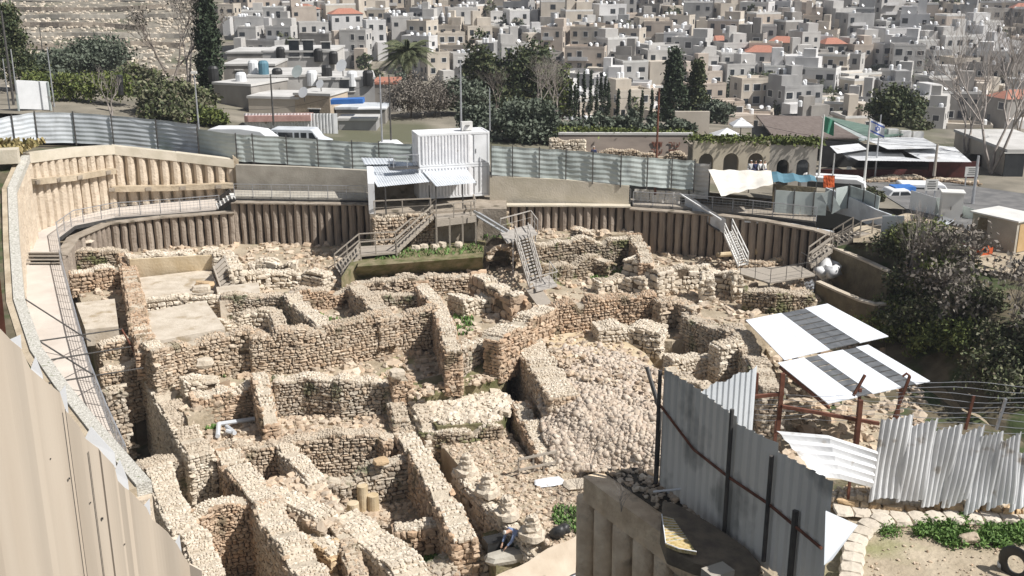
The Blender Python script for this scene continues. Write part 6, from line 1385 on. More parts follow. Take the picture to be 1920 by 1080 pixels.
# embankment on the right with shrubs
M['slope'] = mat('dark scrub earth', (.07, .06, .03), (.16, .13, .085), .9, bump=.8, bsc=3, c3=(.05, .07, .02), fac3=.5, sc3=.5)  # dark earth tone with greenish patches
patch('yard', [[(1600, 428, 6.0), (1700, 400, 6.3), (1840, 410, 6.4), (2080, 400, 6.4)], [(1600, 455, 5.6), (1700, 455, 6.1), (1840, 505, 6.2), (2080, 540, 6.2)]], 'dirt', 10, .06)
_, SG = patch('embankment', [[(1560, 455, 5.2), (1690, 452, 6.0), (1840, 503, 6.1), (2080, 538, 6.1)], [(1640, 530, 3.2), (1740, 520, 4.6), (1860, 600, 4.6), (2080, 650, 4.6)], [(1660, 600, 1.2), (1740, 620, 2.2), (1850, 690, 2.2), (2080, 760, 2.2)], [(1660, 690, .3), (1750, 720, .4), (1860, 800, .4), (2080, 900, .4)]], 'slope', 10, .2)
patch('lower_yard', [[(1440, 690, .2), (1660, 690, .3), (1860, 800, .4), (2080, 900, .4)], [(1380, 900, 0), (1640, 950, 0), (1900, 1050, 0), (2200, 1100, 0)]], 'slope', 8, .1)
def sgp(i, j): i = min(len(SG) - 1, int(i * (len(SG) - 1))); j = min(len(SG[0]) - 1, int(j * (len(SG[0]) - 1))); return Vector(SG[i][j])
SHL = ['yellow green bush at the top of the right embankment', 'shrub near the crest behind the retaining walls', 'pale flowered shrub on the embankment crest', 'dark bush in the middle of the embankment', 'dense dark bush under the storage container', 'leafy shrub right of the retaining walls', 'bush a little right of the lower retaining wall', 'black green thicket in the shade right of the canopy', 'thicket at the right edge of the embankment', 'low shrub at the foot of the embankment', 'dark creeper mass behind the canopy', 'tall thicket near the right edge', 'small bush by the canopy corner', 'shrub on the upper slope right of the retaining walls', 'lower dark bush at far right', 'broad thicket in the hollow']
for k, (i, j) in enumerate(((.06, .40), (.10, .30), (.12, .50), (.35, .45), (.3, .62), (.45, .30), (.62, .22), (.62, .42), (.5, .75), (.85, .35), (.7, .2), (.4, .88), (.78, .08), (.2, .36), (.8, .7), (.6, .58))):
    p = sgp(i, j); tree(p - Vector((0, 0, .3)), random.uniform(1.6, 3.0), random.uniform(1.6, 2.6), 'weedsh' if 'weedsh' in M else ('shrub' if k % 3 else 'hedge'), SHL[k], n=3200, nc=40, sz=.13, name='shrub', group='shrubs on the right embankment', trunk=False, low=-.1, cat='shrub')
for k, (i, j, h_) in enumerate(((.2, .55, 2.6), (.4, .4, 3), (.5, .5, 3), (.6, .3, 3.2), (.3, .75, 2.8), (.55, .8, 3), (.75, .45, 3))):
    bare(sgp(i, j), h_ + 1, ['brown leafless bush near the crest of the embankment', 'brown leafless bush above the canopy', 'tangled leafless bush in the middle of the embankment', 'tangled leafless bush beside the pale saplings', 'leafless bush below the storage container', 'leafless bush far right on the embankment', 'leafless bush low on the embankment'][k], 'purple', 5, .8, n0=5, thick=.009, twigs=380, name='bare_bush')
bare(sgp(.62, .16), 7.5, 'pale leafless sapling behind the canopy', 'bare', 5, .35, n0=3, thick=.009); bare(sgp(.66, .24), 7, 'second pale leafless sapling near the canopy', 'purple', 5, .4, n0=3, thick=.009)
# ---------------------------------------------------------------- near things
# left foreground sheets
nf = thing('sheet_fence', Q(150, 1080, 4.5), 'huge beige painted sheet fence filling the lower left corner', 'fence')
TOP = [(-160, 560), (0, 618), (22, 640), (40, 652), (58, 690), (85, 715), (112, 738), (122, 770), (150, 800), (162, 822), (190, 845), (215, 872), (222, 900), (255, 930), (275, 952), (285, 975), (315, 1000), (333, 1020), (350, 1050), (375, 1085), (400, 1120), (430, 1160)]
def ylin(px): return 4.4 + px * .0012
pts = []
for (x0, y0), (x1, y1) in zip(TOP[:-1], TOP[1:]):
    for k in range(5): u = k / 5; pts.append((x0 + (x1 - x0) * u, y0 + (y1 - y0) * u))
ribs = [[], []]
for i, (x, y) in enumerate(pts):
    p = Q(x, y, ylin(x)); off = .006 * math.sin(p.x * 40) + (.012 if math.sin(p.x * 9) > .93 else 0); ribs[1].append(p + Vector((0, -off, 0))); ribs[0].append(Vector((p.x, p.y - off, p.z - 3.2)))
o = MB().grid(ribs).build('sheet', M['sheetB'], nf)
sm = o.modifiers.new('thick', 'SOLIDIFY'); sm.thickness = .004
for px, pt in ((119, 770), (163, 850)): 
    a = Q(px, pt, ylin(px) - .03); MB().bar(a + Vector((0, .02, 0)), a - Vector((0, -.02, 3)), .0015, .003).build('seam', M['metald'], nf)
for px, py, s in ((130, 897, .006), (192, 972, .008), (170, 942, .004), (234, 1020, .004), (95, 860, .004)): MB().box(Q(px, py, ylin(px) - .03), (s, .005, s * 1.3)).build('scuff', M['metald'], nf)
nf2 = thing('sheet_fence', Q(150, 1080, 4.9), 'white backed sheet with pointed corners showing behind the beige one', 'fence')
T2 = [((10, 640), (38, 628), (40, 655)), ((58, 690), (66, 668), (80, 705)), ((108, 742), (122, 722), (128, 775)), ((158, 824), (170, 800), (215, 850)), ((214, 884), (224, 862), (240, 902)), ((268, 950), (280, 935), (282, 965)), ((326, 1020), (336, 1003), (340, 1035))]
for a, b, c in T2:
    q = [Q(x, y, ylin(x) + .12) for x, y in (a, b, c)]; dn = Vector((0, .004, 0)); m_ = MB(); m_.add([*q, *[v + dn for v in q], q[0] - Vector((0, 0, .08)), q[2] - Vector((0, 0, .08))], [(0, 1, 2), (5, 4, 3), (0, 2, 7, 6)]); m_.build('sheet_corner', M['white'], nf2)
a = Q(355, 1058, 4.75); b = Q(378, 1070, 4.75); MB().hexa([a - Vector((0, 0, .3)), b - Vector((0, 0, .3)), b + Vector((0, .01, -.3)), a + Vector((0, .01, -.3)), a, b, b + Vector((0, .01, 0)), a + Vector((0, .01, 0))]).build('sheet_corner', M['sheetB'], nf2)
t_ = thing('post', Q(0, 630, 14), 'dark red post cut by the left edge of the picture', 'post'); MB().hexa([Q(-30, 650, 14), Q(13, 640, 14), Q(13, 640, 14.3), Q(-30, 650, 14.3), Q(-30, 500, 14), Q(-2, 500, 14), Q(-2, 500, 14.3), Q(-30, 500, 14.3)]).build('shaft', M['redpost'] if 'redpost' in M else M['rust'], t_)
# rusty braces over the walkway
br_ = thing('steel_braces', P(60, 640, 7), 'thin dark steel brace bars crossing over the left walkway', 'braces')
for a, b in (((56, 642, 7.2), (228, 617, 4.4)), ((62, 680, 7.2), (245, 650, 4.4)), ((92, 718, 7.1), (268, 690, 3.6)), ((33, 552, 7.6), (170, 640, 5.7)), ((55, 628, 7.2), (180, 706, 5.4))): MB().tube([P(*a), P(*b)], .04, 6).build('bar', M['metald'], br_)
MB().tube([P(228, 617, 4.4), P(258, 670, 2.6)], .06, 6).build('bar', M['rust'], br_)
# near concrete ledge with piles at lower right
npw = thing('pile_wall', P(1100, 890, 13.8), 'near shaded concrete ledge on round piles at the bottom right', 'pile wall')
A, Bm, Cc, Dd_ = P(1094, 893, 13.8), P(1150, 935, 13.8), P(1245, 1003, 13.8), P(1345, 1100, 13.8)
ln = [A, Bm, Cc, Dd_]; m_ = MB()
for a, b in zip(ln[:-1], ln[1:]):
    d = (b - a).normalized(); n = Vector((-d.y, d.x, 0)); n = n if n.x > 0 else -n
    m_.hexa([a - Vector((0, 0, .6)), b - Vector((0, 0, .6)), b + n * .62 - Vector((0, 0, .6)), a + n * .62 - Vector((0, 0, .6)), a, b, b + n * .62, a + n * .62])
m_.build('capping_beam', M['nearcrete'], npw); m_ = MB()
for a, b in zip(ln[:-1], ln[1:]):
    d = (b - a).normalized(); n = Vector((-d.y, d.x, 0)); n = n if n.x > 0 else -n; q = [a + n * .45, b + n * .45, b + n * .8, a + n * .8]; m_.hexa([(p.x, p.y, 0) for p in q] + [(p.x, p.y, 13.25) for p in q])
m_.build('backing_wall', M['darkcrete'], npw)  # dark colour puts shade into the gaps between the piles
for p, d in resample(ln, .74): n = Vector((-d.y, d.x, 0)); n = n if n.x > 0 else -n; q = p + n * .16; MB().tube([Vector((q.x, q.y, z)) for z in (13.21, 11.5, 10, 8, 5, 0)], [.29, .27, .30, .27, .29, .29], 12).build('pile', M['nearcrete'], npw, smooth=True)
FB = [P(1200, 872, 13.9), P(1236, 905, 13.9), P(1300, 950, 13.95), P(1365, 1003, 14.0), P(1440, 1050, 14.1), P(1538, 1120, 14.2)]
def inn(p): return p + Vector((.42, .3, 0))
soil = [inn(A), inn(Bm), inn(Cc), inn(Dd_), P(1480, 1180, 13.85), FB[5], FB[4], FB[3], FB[2], FB[1], FB[0]]
tag(MB().prism([(p.x, p.y) for p in soil], 12.9, 13.84).build('soil_ledge', mat('dark littered soil', (.03, .027, .022), (.09, .075, .055), 3, bump=.8, bsc=8)), kind='structure')
scatter('litter', [(p.x, p.y) for p in soil], lambda x, y: 13.85, 420, .02, .09, 'pebble')
# grey curved fence
gf = thing('sheet_fence', FB[2], 'tall curving grey sheet fence seen from inside its shaded side', 'fence')
TP = [(1210, 690), (1246, 697), (1300, 735), (1388, 780), (1470, 830), (1545, 960)]
HT_ = []
for p, (x, y) in zip(FB, TP): HT_.append(Q(x, y, p.y).z - p.z)
HT_ = [2.5, 2.62, 2.35, 2.45, 2.3, 1.9]
for i in range(1, 5):
    a, b = FB[i], FB[i + 1]; d, n, L = frame_axes(a, b); h0, h1 = HT_[i], HT_[i + 1]; k_ = max(1, int(L / .78)); 
    for j in range(k_):
        u0, u1 = j / k_, (j + 1) / k_; hh = h0 + (h1 - h0) * (u0 + u1) / 2 + random.choice((-.28, -.08, .14, .26)); sl = random.uniform(-.05, .12)
        corr(gf, a.lerp(b, u0) + n * (.02 * (j % 2)), d, L / k_ * 1.03, hh, .26, .045, 'sheetN', 'sheet', out=-n, top=lambda u, hh=hh, sl=sl: hh + sl * (u - .5), bot=lambda u: -.1)
L0 = [FB[1] + Vector((0, 0, 1.9)), FB[2] + Vector((0, 0, 1.35)), FB[3] + Vector((0, 0, 1.3)), FB[4] + Vector((0, 0, 1.2)), FB[5] + Vector((0, 0, 1.0))]
def off(i): 
    a, b = FB[i], FB[min(i + 1, 5)]; 
    if i == 5: a, b = FB[4], FB[5]
    d = (b - a).normalized(); return Vector((d.y, -d.x, 0)) * .08
MB().tube([p + off(i + 1) for i, p in enumerate(L0)], .028, 6).build('rail', M['rust'], gf)
for i, h in ((1, 2.7), (3, 2.75), (4, 2.2)): q = FB[i] + off(i) * 1.3; MB().tube([q, q + Vector((0, 0, h))], .045, 7).build('post', M['metald'], gf)
q = FB[4].lerp(FB[5], .5) + off(4); MB().tube([q + Vector((0, 0, -.1)), q + Vector((0, 0, 1.4))], .06, 7).build('post', M['metald'], gf)
# leaning dark pipe at the fence end
o = MB().tube([Q(1213, 688, 22), Q(1238, 772, 21.6), Q(1230, 905, 21.4)], .05, 7); tag(o.build('pipe', M['metald']), 'bent dark pipe leaning at the left end of the grey fence', 'pipe')
# flap
o = MB(); a, b, c, dd = Q(1548, 958, 16), Q(1608, 985, 16.3), Q(1560, 1050, 15.6), Q(1545, 1060, 15.4); o.add([a, b, c, dd, a + Vector((.01, .01, 0)), b + Vector((.01, .01, 0)), c + Vector((.01, .01, 0)), dd + Vector((.01, .01, 0))], [(0, 1, 2, 3), (7, 6, 5, 4)]); tag(o.build('bent_sheet', M['sheetL']), 'folded triangular sheet corner at the bottom end of the grey fence', 'sheet')
# bright short sheets behind the grey fence
bs = thing('sheet_fence', Q(1350, 800, 21), 'short bright white sheets behind the grey fence', 'fence'); a, b = Q(1286, 745, 20.9), Q(1416, 733, 21.9); d, n, L = frame_axes(a, b); a.z = 14.6; zt_ = Q(1286, 742, 20.9).z
corr(bs, a, d, L, zt_ - 14.6, .16, .03, 'sheetL', 'sheet', out=-n, top=lambda u: zt_ - 14.6 + .28 * u + .04 * math.sin(u * 20))
# horizontal white sheets
hs = thing('sheet_fence', Q(1550, 880, 20), 'white horizontally ribbed sheets leaning between the two fences', 'fence')
TL, TM, TR = Q(1456, 808, 20.5), Q(1552, 816, 20.3), Q(1645, 846, 20.6); BL, BMm, BR = Q(1530, 893, 19.3), Q(1575, 898, 19.6), Q(1635, 914, 20.3)
for (t0, t1, b0, b1) in ((TL, TM, BL, BMm), (TM, TR, BMm, BR)):
    rows = []; N_ = 5
    for r_ in range(N_ * 2 + 1):
        u = r_ / (N_ * 2); o_ = Vector((0, -.07, .05)) * (1 if r_ % 2 else 0); rows.append([t0.lerp(b0, u).lerp(t1.lerp(b1, u), v / 6) + o_ for v in range(7)])
    MB().grid(rows).build('sheet', M['sheetW'], hs)
# pale corrugated fence right
pf_ = thing('sheet_fence', Q(1780, 930, 22), 'row of dented pale corrugated sheets on posts at the right', 'fence')
SH = [((1652, 787), (1704, 777), (1630, 928), (1680, 917)), ((1703, 802), (1750, 785), (1682, 933), (1726, 918)), ((1749, 809), (1797, 794), (1727, 939), (1766, 925)), ((1796, 819), (1839, 799), (1766, 938), (1807, 925)), ((1838, 817), (1874, 809), (1807, 947), (1852, 930)), ((1872, 828), (1908, 813), (1852, 941), (1893, 930)), ((1907, 850), (1965, 838), (1894, 946), (1952, 930))]
for k, (a, b, c, dd) in enumerate(SH):
    y0 = 22.6 - k * .12; y1 = y0 - .1; b = (b[0] + 9, b[1] - 2); dd = (dd[0] + 10, dd[1] + 12); c = (c[0] - 2, c[1] + 14); ta, tb = Q(*a, y0 + .25), Q(*b, y1 + .25); ba, bb = Q(*c, y0 - .1), Q(*dd, y1 - .1); rows = [[] for _ in range(9)]; N_ = 20
    for i in range(N_ + 1):
        u = i / N_; o_ = -.035 * (1 if i % 4 in (1, 2) else 0)
        for r_ in range(9): v = r_ / 8; jag = .03 * math.sin(i * 1.9 + k * 3) * (v > .9) + .05 * math.sin(u * 5 + k) * (v < .05); rows[r_].append(ba.lerp(bb, u).lerp(ta.lerp(tb, u), v) + Vector((0, o_ + .05 * math.sin(v * 5 + k * 2) * math.sin(u * 3 + k), jag)))
    MB().grid(rows).build('sheet', M['sheetW'], pf_)
for px in (1600, 1735, 1830, 1905): a = Q(px - 12, 975, 22.3); b = Q(px, 850, 22.75); MB().bar((b.x, 22.8, a.z), (b.x, 22.8, b.z), .06).build('post', M['rust'], pf_)
# low ochre wall, path and planting bed
def near_slab(name, pp, z, zb, mk, kind='structure', label=None, cat=None): o = MB().prism([tuple(P(x, y, z)[:2]) for x, y in pp], zb, z).build(name, M[mk]); return tag(o, label, cat, kind=kind)
masonry([(1530, 905), (1600, 915), (1760, 930), (1960, 945)], [13.0, 12.98, 12.95, 12.95], 12.2, .5, .3, 'low ochre stone wall beneath the pale corrugated sheets', 'ashlar', group='low walls by the street')
near_slab('near_ground', [(1500, 945), (1640, 950), (2000, 950), (2100, 1200), (1460, 1200)], 12.5, 6, 'dirt')
M['paving'] = mat('pale worn paving', (.50, .44, .36), (.62, .56, .47), 3, bump=.5, bsc=6, island_cols=[(.48, .42, .34), (.60, .54, .45), (.54, .47, .38)])
# kerb stones
def kerb(pp, z, w_, label, h=.22):
    pts = [P(x, y, z) for x, y in pp]; m_ = MB(); C, H, B = [], [], []
    for p, d in resample(pts, .42):
        n = Vector((-d.y, d.x, 0)); C.append(tuple(p)); H.append((.225, w_ / 2 * 1.03, h / 2)); B.append([tuple(d.xy.to_3d().normalized()), tuple(n.normalized()), (0, 0, 1)])
    tag(m_.stones(C, H, B, .012).build('kerb', M['paving']), label, 'kerb', kind='thing')
kerb([(1590, 1130), (1597, 1060), (1604, 1015), (1622, 990), (1655, 977)], 12.75, .5, 'curved pale stone kerb around the planting bed')
kerb([(1655, 977), (1720, 974), (1800, 972), (1900, 972), (1990, 972)], 12.72, .55, 'straight pale stone kerb in front of the low ochre wall')
kerb([(1580, 955), (1650, 958), (1750, 960), (1850, 961), (1990, 962)], 12.62, .7, 'line of pale flat paving stones beside the ochre wall', .1)
near_slab('planting_bed', [(1612, 1015), (1630, 997), (1700, 985), (2000, 985), (2060, 1200), (1600, 1200)], 12.66, 12, 'dirt')
scatter('litter', poly_px([(1612, 1015), (1630, 997), (1700, 985), (2000, 985), (2060, 1200), (1600, 1200)], 12.66), lambda x, y: 12.67, 500, .006, .04, 'pebble')
def weeds(pp, z, n, lab, k='weed', s=.05, zs=.12):
    poly = poly_px(pp, z); xs = [p[0] for p in poly]; ys = [p[1] for p in poly]; C = []
    while len(C) < 60:
        x = random.uniform(min(xs), max(xs)); y = random.uniform(min(ys), max(ys))
        if inside(x, y, poly): C.append((x, y, z + random.uniform(.03, zs)))
    v, f = leaves(C, n, s, (.10, .10, .05)); tag(MB().addq(v, f).build('weeds', M[k]), kind='stuff')
weeds([(1700, 988), (1760, 978), (1960, 985), (1980, 1015), (1880, 1030), (1800, 1030), (1730, 1012)], 12.66, 6500, '', s=.045)
weeds([(1650, 993), (1672, 988), (1682, 1005), (1656, 1010)], 12.66, 700, '', s=.03)
b0 = P(1815, 1015, 12.7); tag(MB().stones([tuple(b0 + Vector((0, 0, .08)))], [(.22, .14, .1)], rot_axes((1, 0, 0), (0, 1, 0), (0, 0, 1), 1), .1).build('rock', M['stone']), 'grey rock half hidden in the green weeds', 'rock')
ty = thing('tyre', P(1895, 1060, 12.7), 'black tyre standing at the lower right corner', 'tyre'); c = P(1905, 1058, 12.95); m_ = MB(); R_, r_ = .30, .11
for i in range(20):
    pass
vs = [(c.x + (R_ + r_ * math.cos(b)) * math.cos(a) * .55, c.y - (R_ + r_ * math.cos(b)) * math.cos(a) * .8 + r_ * math.sin(b) * .5, c.z + (R_ + r_ * math.cos(b)) * math.sin(a)) for a in [k * math.pi / 10 for k in range(20)] for b in [q * math.pi / 4 for q in range(8)]]
m_.add(vs, [(i * 8 + j, i * 8 + (j + 1) % 8, ((i + 1) % 20) * 8 + (j + 1) % 8, ((i + 1) % 20) * 8 + j) for i in range(20) for j in range(8)]); m_.build('rubber', M['black'], ty, smooth=True)
tag(MB().lathe(tuple(P(1878, 1065, 12.66)), [(.02, 0), (.1, .03), (.11, .12), (.05, .2), (.01, .24)], 8).build('plastic_bag', M['sheetL'], smooth=True), 'crumpled white plastic bag beside the black tyre', 'plastic bag')
# rust frame and mesh fence
rf_ = thing('post_and_rail', Q(1540, 800, 27), 'rusty red steel posts and rails in front of the canopy', 'railing')
def bq(a, b, y, r, root, nm, mk='rust'): MB().bar(Q(*a, y), Q(*b, y), r).build(nm, M[mk], root)
bq((1468, 700), (1458, 812), 24, .1, rf_, 'post'); bq((1614, 750), (1606, 832), 23.8, .1, rf_, 'post'); bq((1412, 744), (1470, 738), 24, .08, rf_, 'rail'); bq((1466, 762), (1648, 794), 23.9, .08, rf_, 'rail')
mf = thing('wire_fence', Q(1700, 780, 30), 'sagging wire fence with leaning posts right of the canopy', 'fence')
for a, b in (((1622, 703), (1600, 742)), ((1706, 705), (1676, 784)), ((1826, 742), (1810, 805)), ((1886, 748), (1868, 805)), ((1420, 700), (1418, 745))): bq(a, b, 28, .07, mf, 'post', 'rust' if a[0] != 1886 else 'metal')
MB().tube([Q(1706, 705, 28), Q(1700, 700, 28), Q(1692, 706, 28)], .035, 6).build('post_hook', M['rust'], mf)
for k in range(9):
    MB().tube([Q(x, 712 + k * 11 + 12 * ((x - 1680) / 250) + 3 * math.sin(x * .03 + k), 28) for x in range(1680, 1960, 28)], .009, 4, cap=False).build('wire', M['metal'], mf)
for k in range(6): MB().tube([Q(x, 742 + k * 9 + 2 * math.sin(x * .05 + k), 27.8) for x in range(1415, 1700, 28)], .006, 4, cap=False).build('wire', M['metal'], mf)
# debris on the ledge
mt_ = thing('mattress', P(1340, 1020, 14.1), 'dark worn mattress like slab lying against the grey fence', 'mattress')
poly = [P(x, y, 14.15) for x, y in ((1242, 948), (1270, 955), (1335, 985), (1400, 1025), (1428, 1052), (1424, 1072), (1380, 1075), (1300, 1055), (1250, 1035), (1238, 1000))]
o = MB().prism([(p.x, p.y) for p in poly], 13.87, [14.3, 14.28, 14.2, 14.15, 14.1, 14.08, 14.12, 14.2, 14.25, 14.3]).build('cover', mat('dark mattress cloth', (.13, .105, .08), (.22, .18, .13), 3, bump=.4), mt_); bv = o.modifiers.new('bevel', 'BEVEL'); bv.width = .05; bv.segments = 2
M['net'] = mat('yellow straw net', (.42, .30, .10), (.62, .50, .28), 14, c3=(.12, .16, .06), fac3=.56, sc3=11)
nt_ = thing('net_bag', P(1270, 1000, 14.4), 'yellow netted straw bag with a white rim on the mattress', 'net bag'); Z_ = 14.36
q = [P(x, y, Z_) for x, y in ((1241, 966), (1262, 972), (1290, 1012), (1306, 1036), (1272, 1030), (1248, 1020))]; m_ = MB().prism([(p.x, p.y) for p in q], Z_ - .06, Z_).build('straw', M['net'], nt_)
rim = MB().tube([p + Vector((0, 0, .02)) for p in (q[0], q[5], q[4], q[3])], .012, 6).build('rim', M['white'], nt_)
for i in range(9):
    u = (i + .5) / 9; a = q[0].lerp(q[5], u) + Vector((0, 0, .01)); b = q[1].lerp(q[2], u) + Vector((0, 0, .01)); MB().tube([a, b], .006, 4).build('net_cord', M['offwhite'], nt_)
o = MB().tube([P(1225, 922, 14.0), P(1326, 912, 14.3)], .025, 8); tag(o.build('pipe', M['white']), 'white plastic pipe lying at the foot of the grey fence', 'pipe')
o = MB().box(P(1345, 1085, 14.1), (.5, .35, .4), .5); tag(o.build('concrete_block', M['concrete']), 'grey concrete block at the bottom edge beside the mattress', 'block')
bare(P(1165, 960, 13.9), .9, 'dry white weed stalks on the concrete ledge', 'bare', 3, .9, n0=5, thick=.006, name='dry_weed')
bare(P(1108, 885, 12), 1.9, 'thin thorny bush hanging over the end of the concrete ledge', 'purple', 5, .9, n0=4, thick=.005, name='thorn_bush')
bare(P(1085, 930, -.3), 2.0, 'brown thorny bush at the right of the court', 'purple', 5, .8, n0=5, thick=.007, name='thorn_bush')
bare(P(1075, 1010, 5), 2.2, 'thorny twigs over the tan sheet at the bottom', 'purple', 5, .9, n0=3, thick=.005, name='thorn_bush')
# tan sheeting at the bottom
def tan(pp, z, zb, lab, k='tan'): pts = [P(x, y, z) for x, y in pp]; o = MB().prism([(p.x, p.y) for p in pts], zb, z).build('tan_sheet', M[k]); tag(o, lab, 'sheet', 'tan sheets at the bottom', kind='thing')
M['tan'] = mat('tan tarpaulin', (.46, .38, .29), (.55, .47, .37), 1.5, bump=.3, bsc=3); M['tan2'] = mat('brown board', (.30, .23, .165), (.38, .30, .22), 1.5, bump=.3)
g = []
for i in range(5):
    row = []
    for j in range(12):
        u = j / 11; x = 915 + u * 205; y = 1090 - u * 108; p = P(x + i * 2, y + i * 17, 9.2 - i * .22); row.append(p + Vector((0, 0, .05 * math.sin(j * 1.3 + i))))
    g.append(row)
tag(MB().grid(g).build('tan_sheet', M['tan'], smooth=True), 'tan tarpaulin strip sloping up to the concrete ledge', 'sheet', 'tan sheets at the bottom', kind='thing')
tan([(905, 1140), (1000, 1085), (1125, 1028), (1140, 1200)], 8.0, 6, 'brown board below the tan tarpaulin strip', 'tan2')
tan([(1035, 1075), (1100, 1055), (1120, 1100), (1050, 1120)], 8.2, 8.02, 'pale sheet scrap on the brown board', 'sheetW')
# people
slab('trench_step', [(905, 1000, -1.2), (955, 985, -1.2), (1000, 1030, -1.2), (930, 1055, -1.2)], 'moss')
M['skin'] = mat('skin', (.42, .25, .17), (.48, .30, .21), 5, rough=.6)
def skinmesh(name, V, E_, R_, mk, parent, root=0):
    me = bpy.data.meshes.new(name); me.from_pydata([tuple(v) for v in V], E_, []); me.materials.append(M[mk]); o = bpy.data.objects.new(name, me); COL.objects.link(o); o.parent = parent
    o.modifiers.new('skin', 'SKIN'); me.skin_vertices.new(name='s') if not me.skin_vertices else None
    for i, r in enumerate(R_): me.skin_vertices[0].data[i].radius = (r, r)
    me.skin_vertices[0].data[root].use_root = True
    s = o.modifiers.new('sub', 'SUBSURF'); s.levels = 1; s.render_levels = 2; return o
def person(loc, rz, label, pose, shirt, pants, hat=None, sc=1.0, group=None):
    J = pose; root = thing('person', loc, label, 'person', group, rz); root.scale = (sc,) * 3
    names = ['pel', 'wst', 'chest', 'neck', 'head', 'top', 'shL', 'elL', 'haL', 'shR', 'elR', 'haR', 'hipL', 'knL', 'anL', 'toL', 'hipR', 'knR', 'anR', 'toR']
    V = [Vector(J[n_]) for n_ in names]; ix = {n_: i for i, n_ in enumerate(names)}
    E_ = [('pel', 'wst'), ('wst', 'chest'), ('chest', 'neck'), ('neck', 'head'), ('head', 'top'), ('chest', 'shL'), ('shL', 'elL'), ('elL', 'haL'), ('chest', 'shR'), ('shR', 'elR'), ('elR', 'haR'), ('pel', 'hipL'), ('hipL', 'knL'), ('knL', 'anL'), ('anL', 'toL'), ('pel', 'hipR'), ('hipR', 'knR'), ('knR', 'anR'), ('anR', 'toR')]
    Rr = dict(pel=.13, wst=.115, chest=.14, neck=.05, head=.085, top=.075, shL=.06, elL=.04, haL=.028, shR=.06, elR=.04, haR=.028, hipL=.085, knL=.055, anL=.04, toL=.035, hipR=.085, knR=.055, anR=.04, toR=.035)
    Ei = [(ix[a], ix[b]) for a, b in E_]; R_ = [Rr[n_] for n_ in names]
    for s in ('L', 'R'):
        h = Vector(J['ha' + s]); d = (h - Vector(J['el' + s])).normalized(); sd_ = d.cross(Vector((0, 0, 1))); sd_ = sd_.normalized() if sd_.length > .05 else Vector((1, 0, 0)); palm = h + d * .06; V.append(palm); R_.append(.03); pi = len(V) - 1; Ei.append((ix['ha' + s], pi))
        for k, (o_, l_) in enumerate(((-.033, .06), (-.011, .075), (.011, .07), (.033, .055))):
            V.append(palm + sd_ * o_ + d * (.03 + l_ * .5)); R_.append(.009); Ei.append((pi, len(V) - 1)); V.append(palm + sd_ * o_ + d * (.03 + l_) - Vector((0, 0, .02))); R_.append(.008); Ei.append((len(V) - 2, len(V) - 1))
        V.append(palm - sd_ * .05 + d * .01); R_.append(.011); Ei.append((pi, len(V) - 1))
    skinmesh('body', V, Ei, R_, 'skin', root)
    def part(nm, ns, es, rs, mk): skinmesh(nm, [Vector(J[n_]) for n_ in ns], [(ns.index(a), ns.index(b)) for a, b in es], rs, mk, root)
    def mid(a, b, t): return tuple(Vector(J[a]).lerp(Vector(J[b]), t))
    J['wrL'] = mid('elL', 'haL', .85); J['wrR'] = mid('elR', 'haR', .85); J['cl'] = mid('chest', 'neck', .6)
    part('shirt', ['pel', 'wst', 'chest', 'cl', 'shL', 'elL', 'wrL', 'shR', 'elR', 'wrR'], [('pel', 'wst'), ('wst', 'chest'), ('chest', 'cl'), ('chest', 'shL'), ('shL', 'elL'), ('elL', 'wrL'), ('chest', 'shR'), ('shR', 'elR'), ('elR', 'wrR')], [.145, .135, .165, .09, .085, .06, .045, .085, .06, .045], shirt)
    part('trousers', ['pel', 'hipL', 'knL', 'anL', 'hipR', 'knR', 'anR'], [('pel', 'hipL'), ('hipL', 'knL'), ('knL', 'anL'), ('pel', 'hipR'), ('hipR', 'knR'), ('knR', 'anR')], [.15, .105, .075, .06, .105, .075, .06], pants)
    for s in ('L', 'R'): skinmesh('shoe', [Vector(J['an' + s]) - Vector((0, 0, .0)), Vector(J['to' + s])], [(0, 1)], [.055, .045], 'black', root)
    t = Vector(J['top']); hd = Vector(J['head']); ax = (t - hd).normalized()
    skinmesh('hat' if hat else 'hair', [hd + ax * .05, t + ax * .03], [(0, 1)], [.1, .08] if not hat else [.11, .085], hat or 'black', root)
    fw = Vector(J.get('face', (0, -1, 0))).normalized(); sd_ = fw.cross(ax).normalized(); fc_ = hd + ax * .02
    for s in (-1, 1): e = MB().box(fc_ + fw * .082 + sd_ * .03 * s, (.018, .018, .012)).build('eye', M['black'], origin=(0, 0, 0)); e.parent = root
    m_ = MB().box(fc_ + fw * .085 - ax * .055, (.045, .012, .01)).build('mouth', M['rust'], origin=(0, 0, 0)); m_.parent = root
    return root
STAND = dict(pel=(0, 0, .95), wst=(0, 0, 1.12), chest=(0, 0, 1.34), neck=(0, 0, 1.5), head=(0, -.02, 1.62), top=(0, -.01, 1.72), shL=(-.19, 0, 1.40), elL=(-.26, .02, 1.12), haL=(-.25, -.1, .88), shR=(.19, 0, 1.40), elR=(.26, .02, 1.12), haR=(.25, -.1, .88), hipL=(-.1, 0, .9), knL=(-.11, -.02, .48), anL=(-.12, .03, .08), toL=(-.13, -.15, .04), hipR=(.1, 0, .9), knR=(.12, -.05, .48), anR=(.13, 0, .08), toR=(.15, -.18, .04))
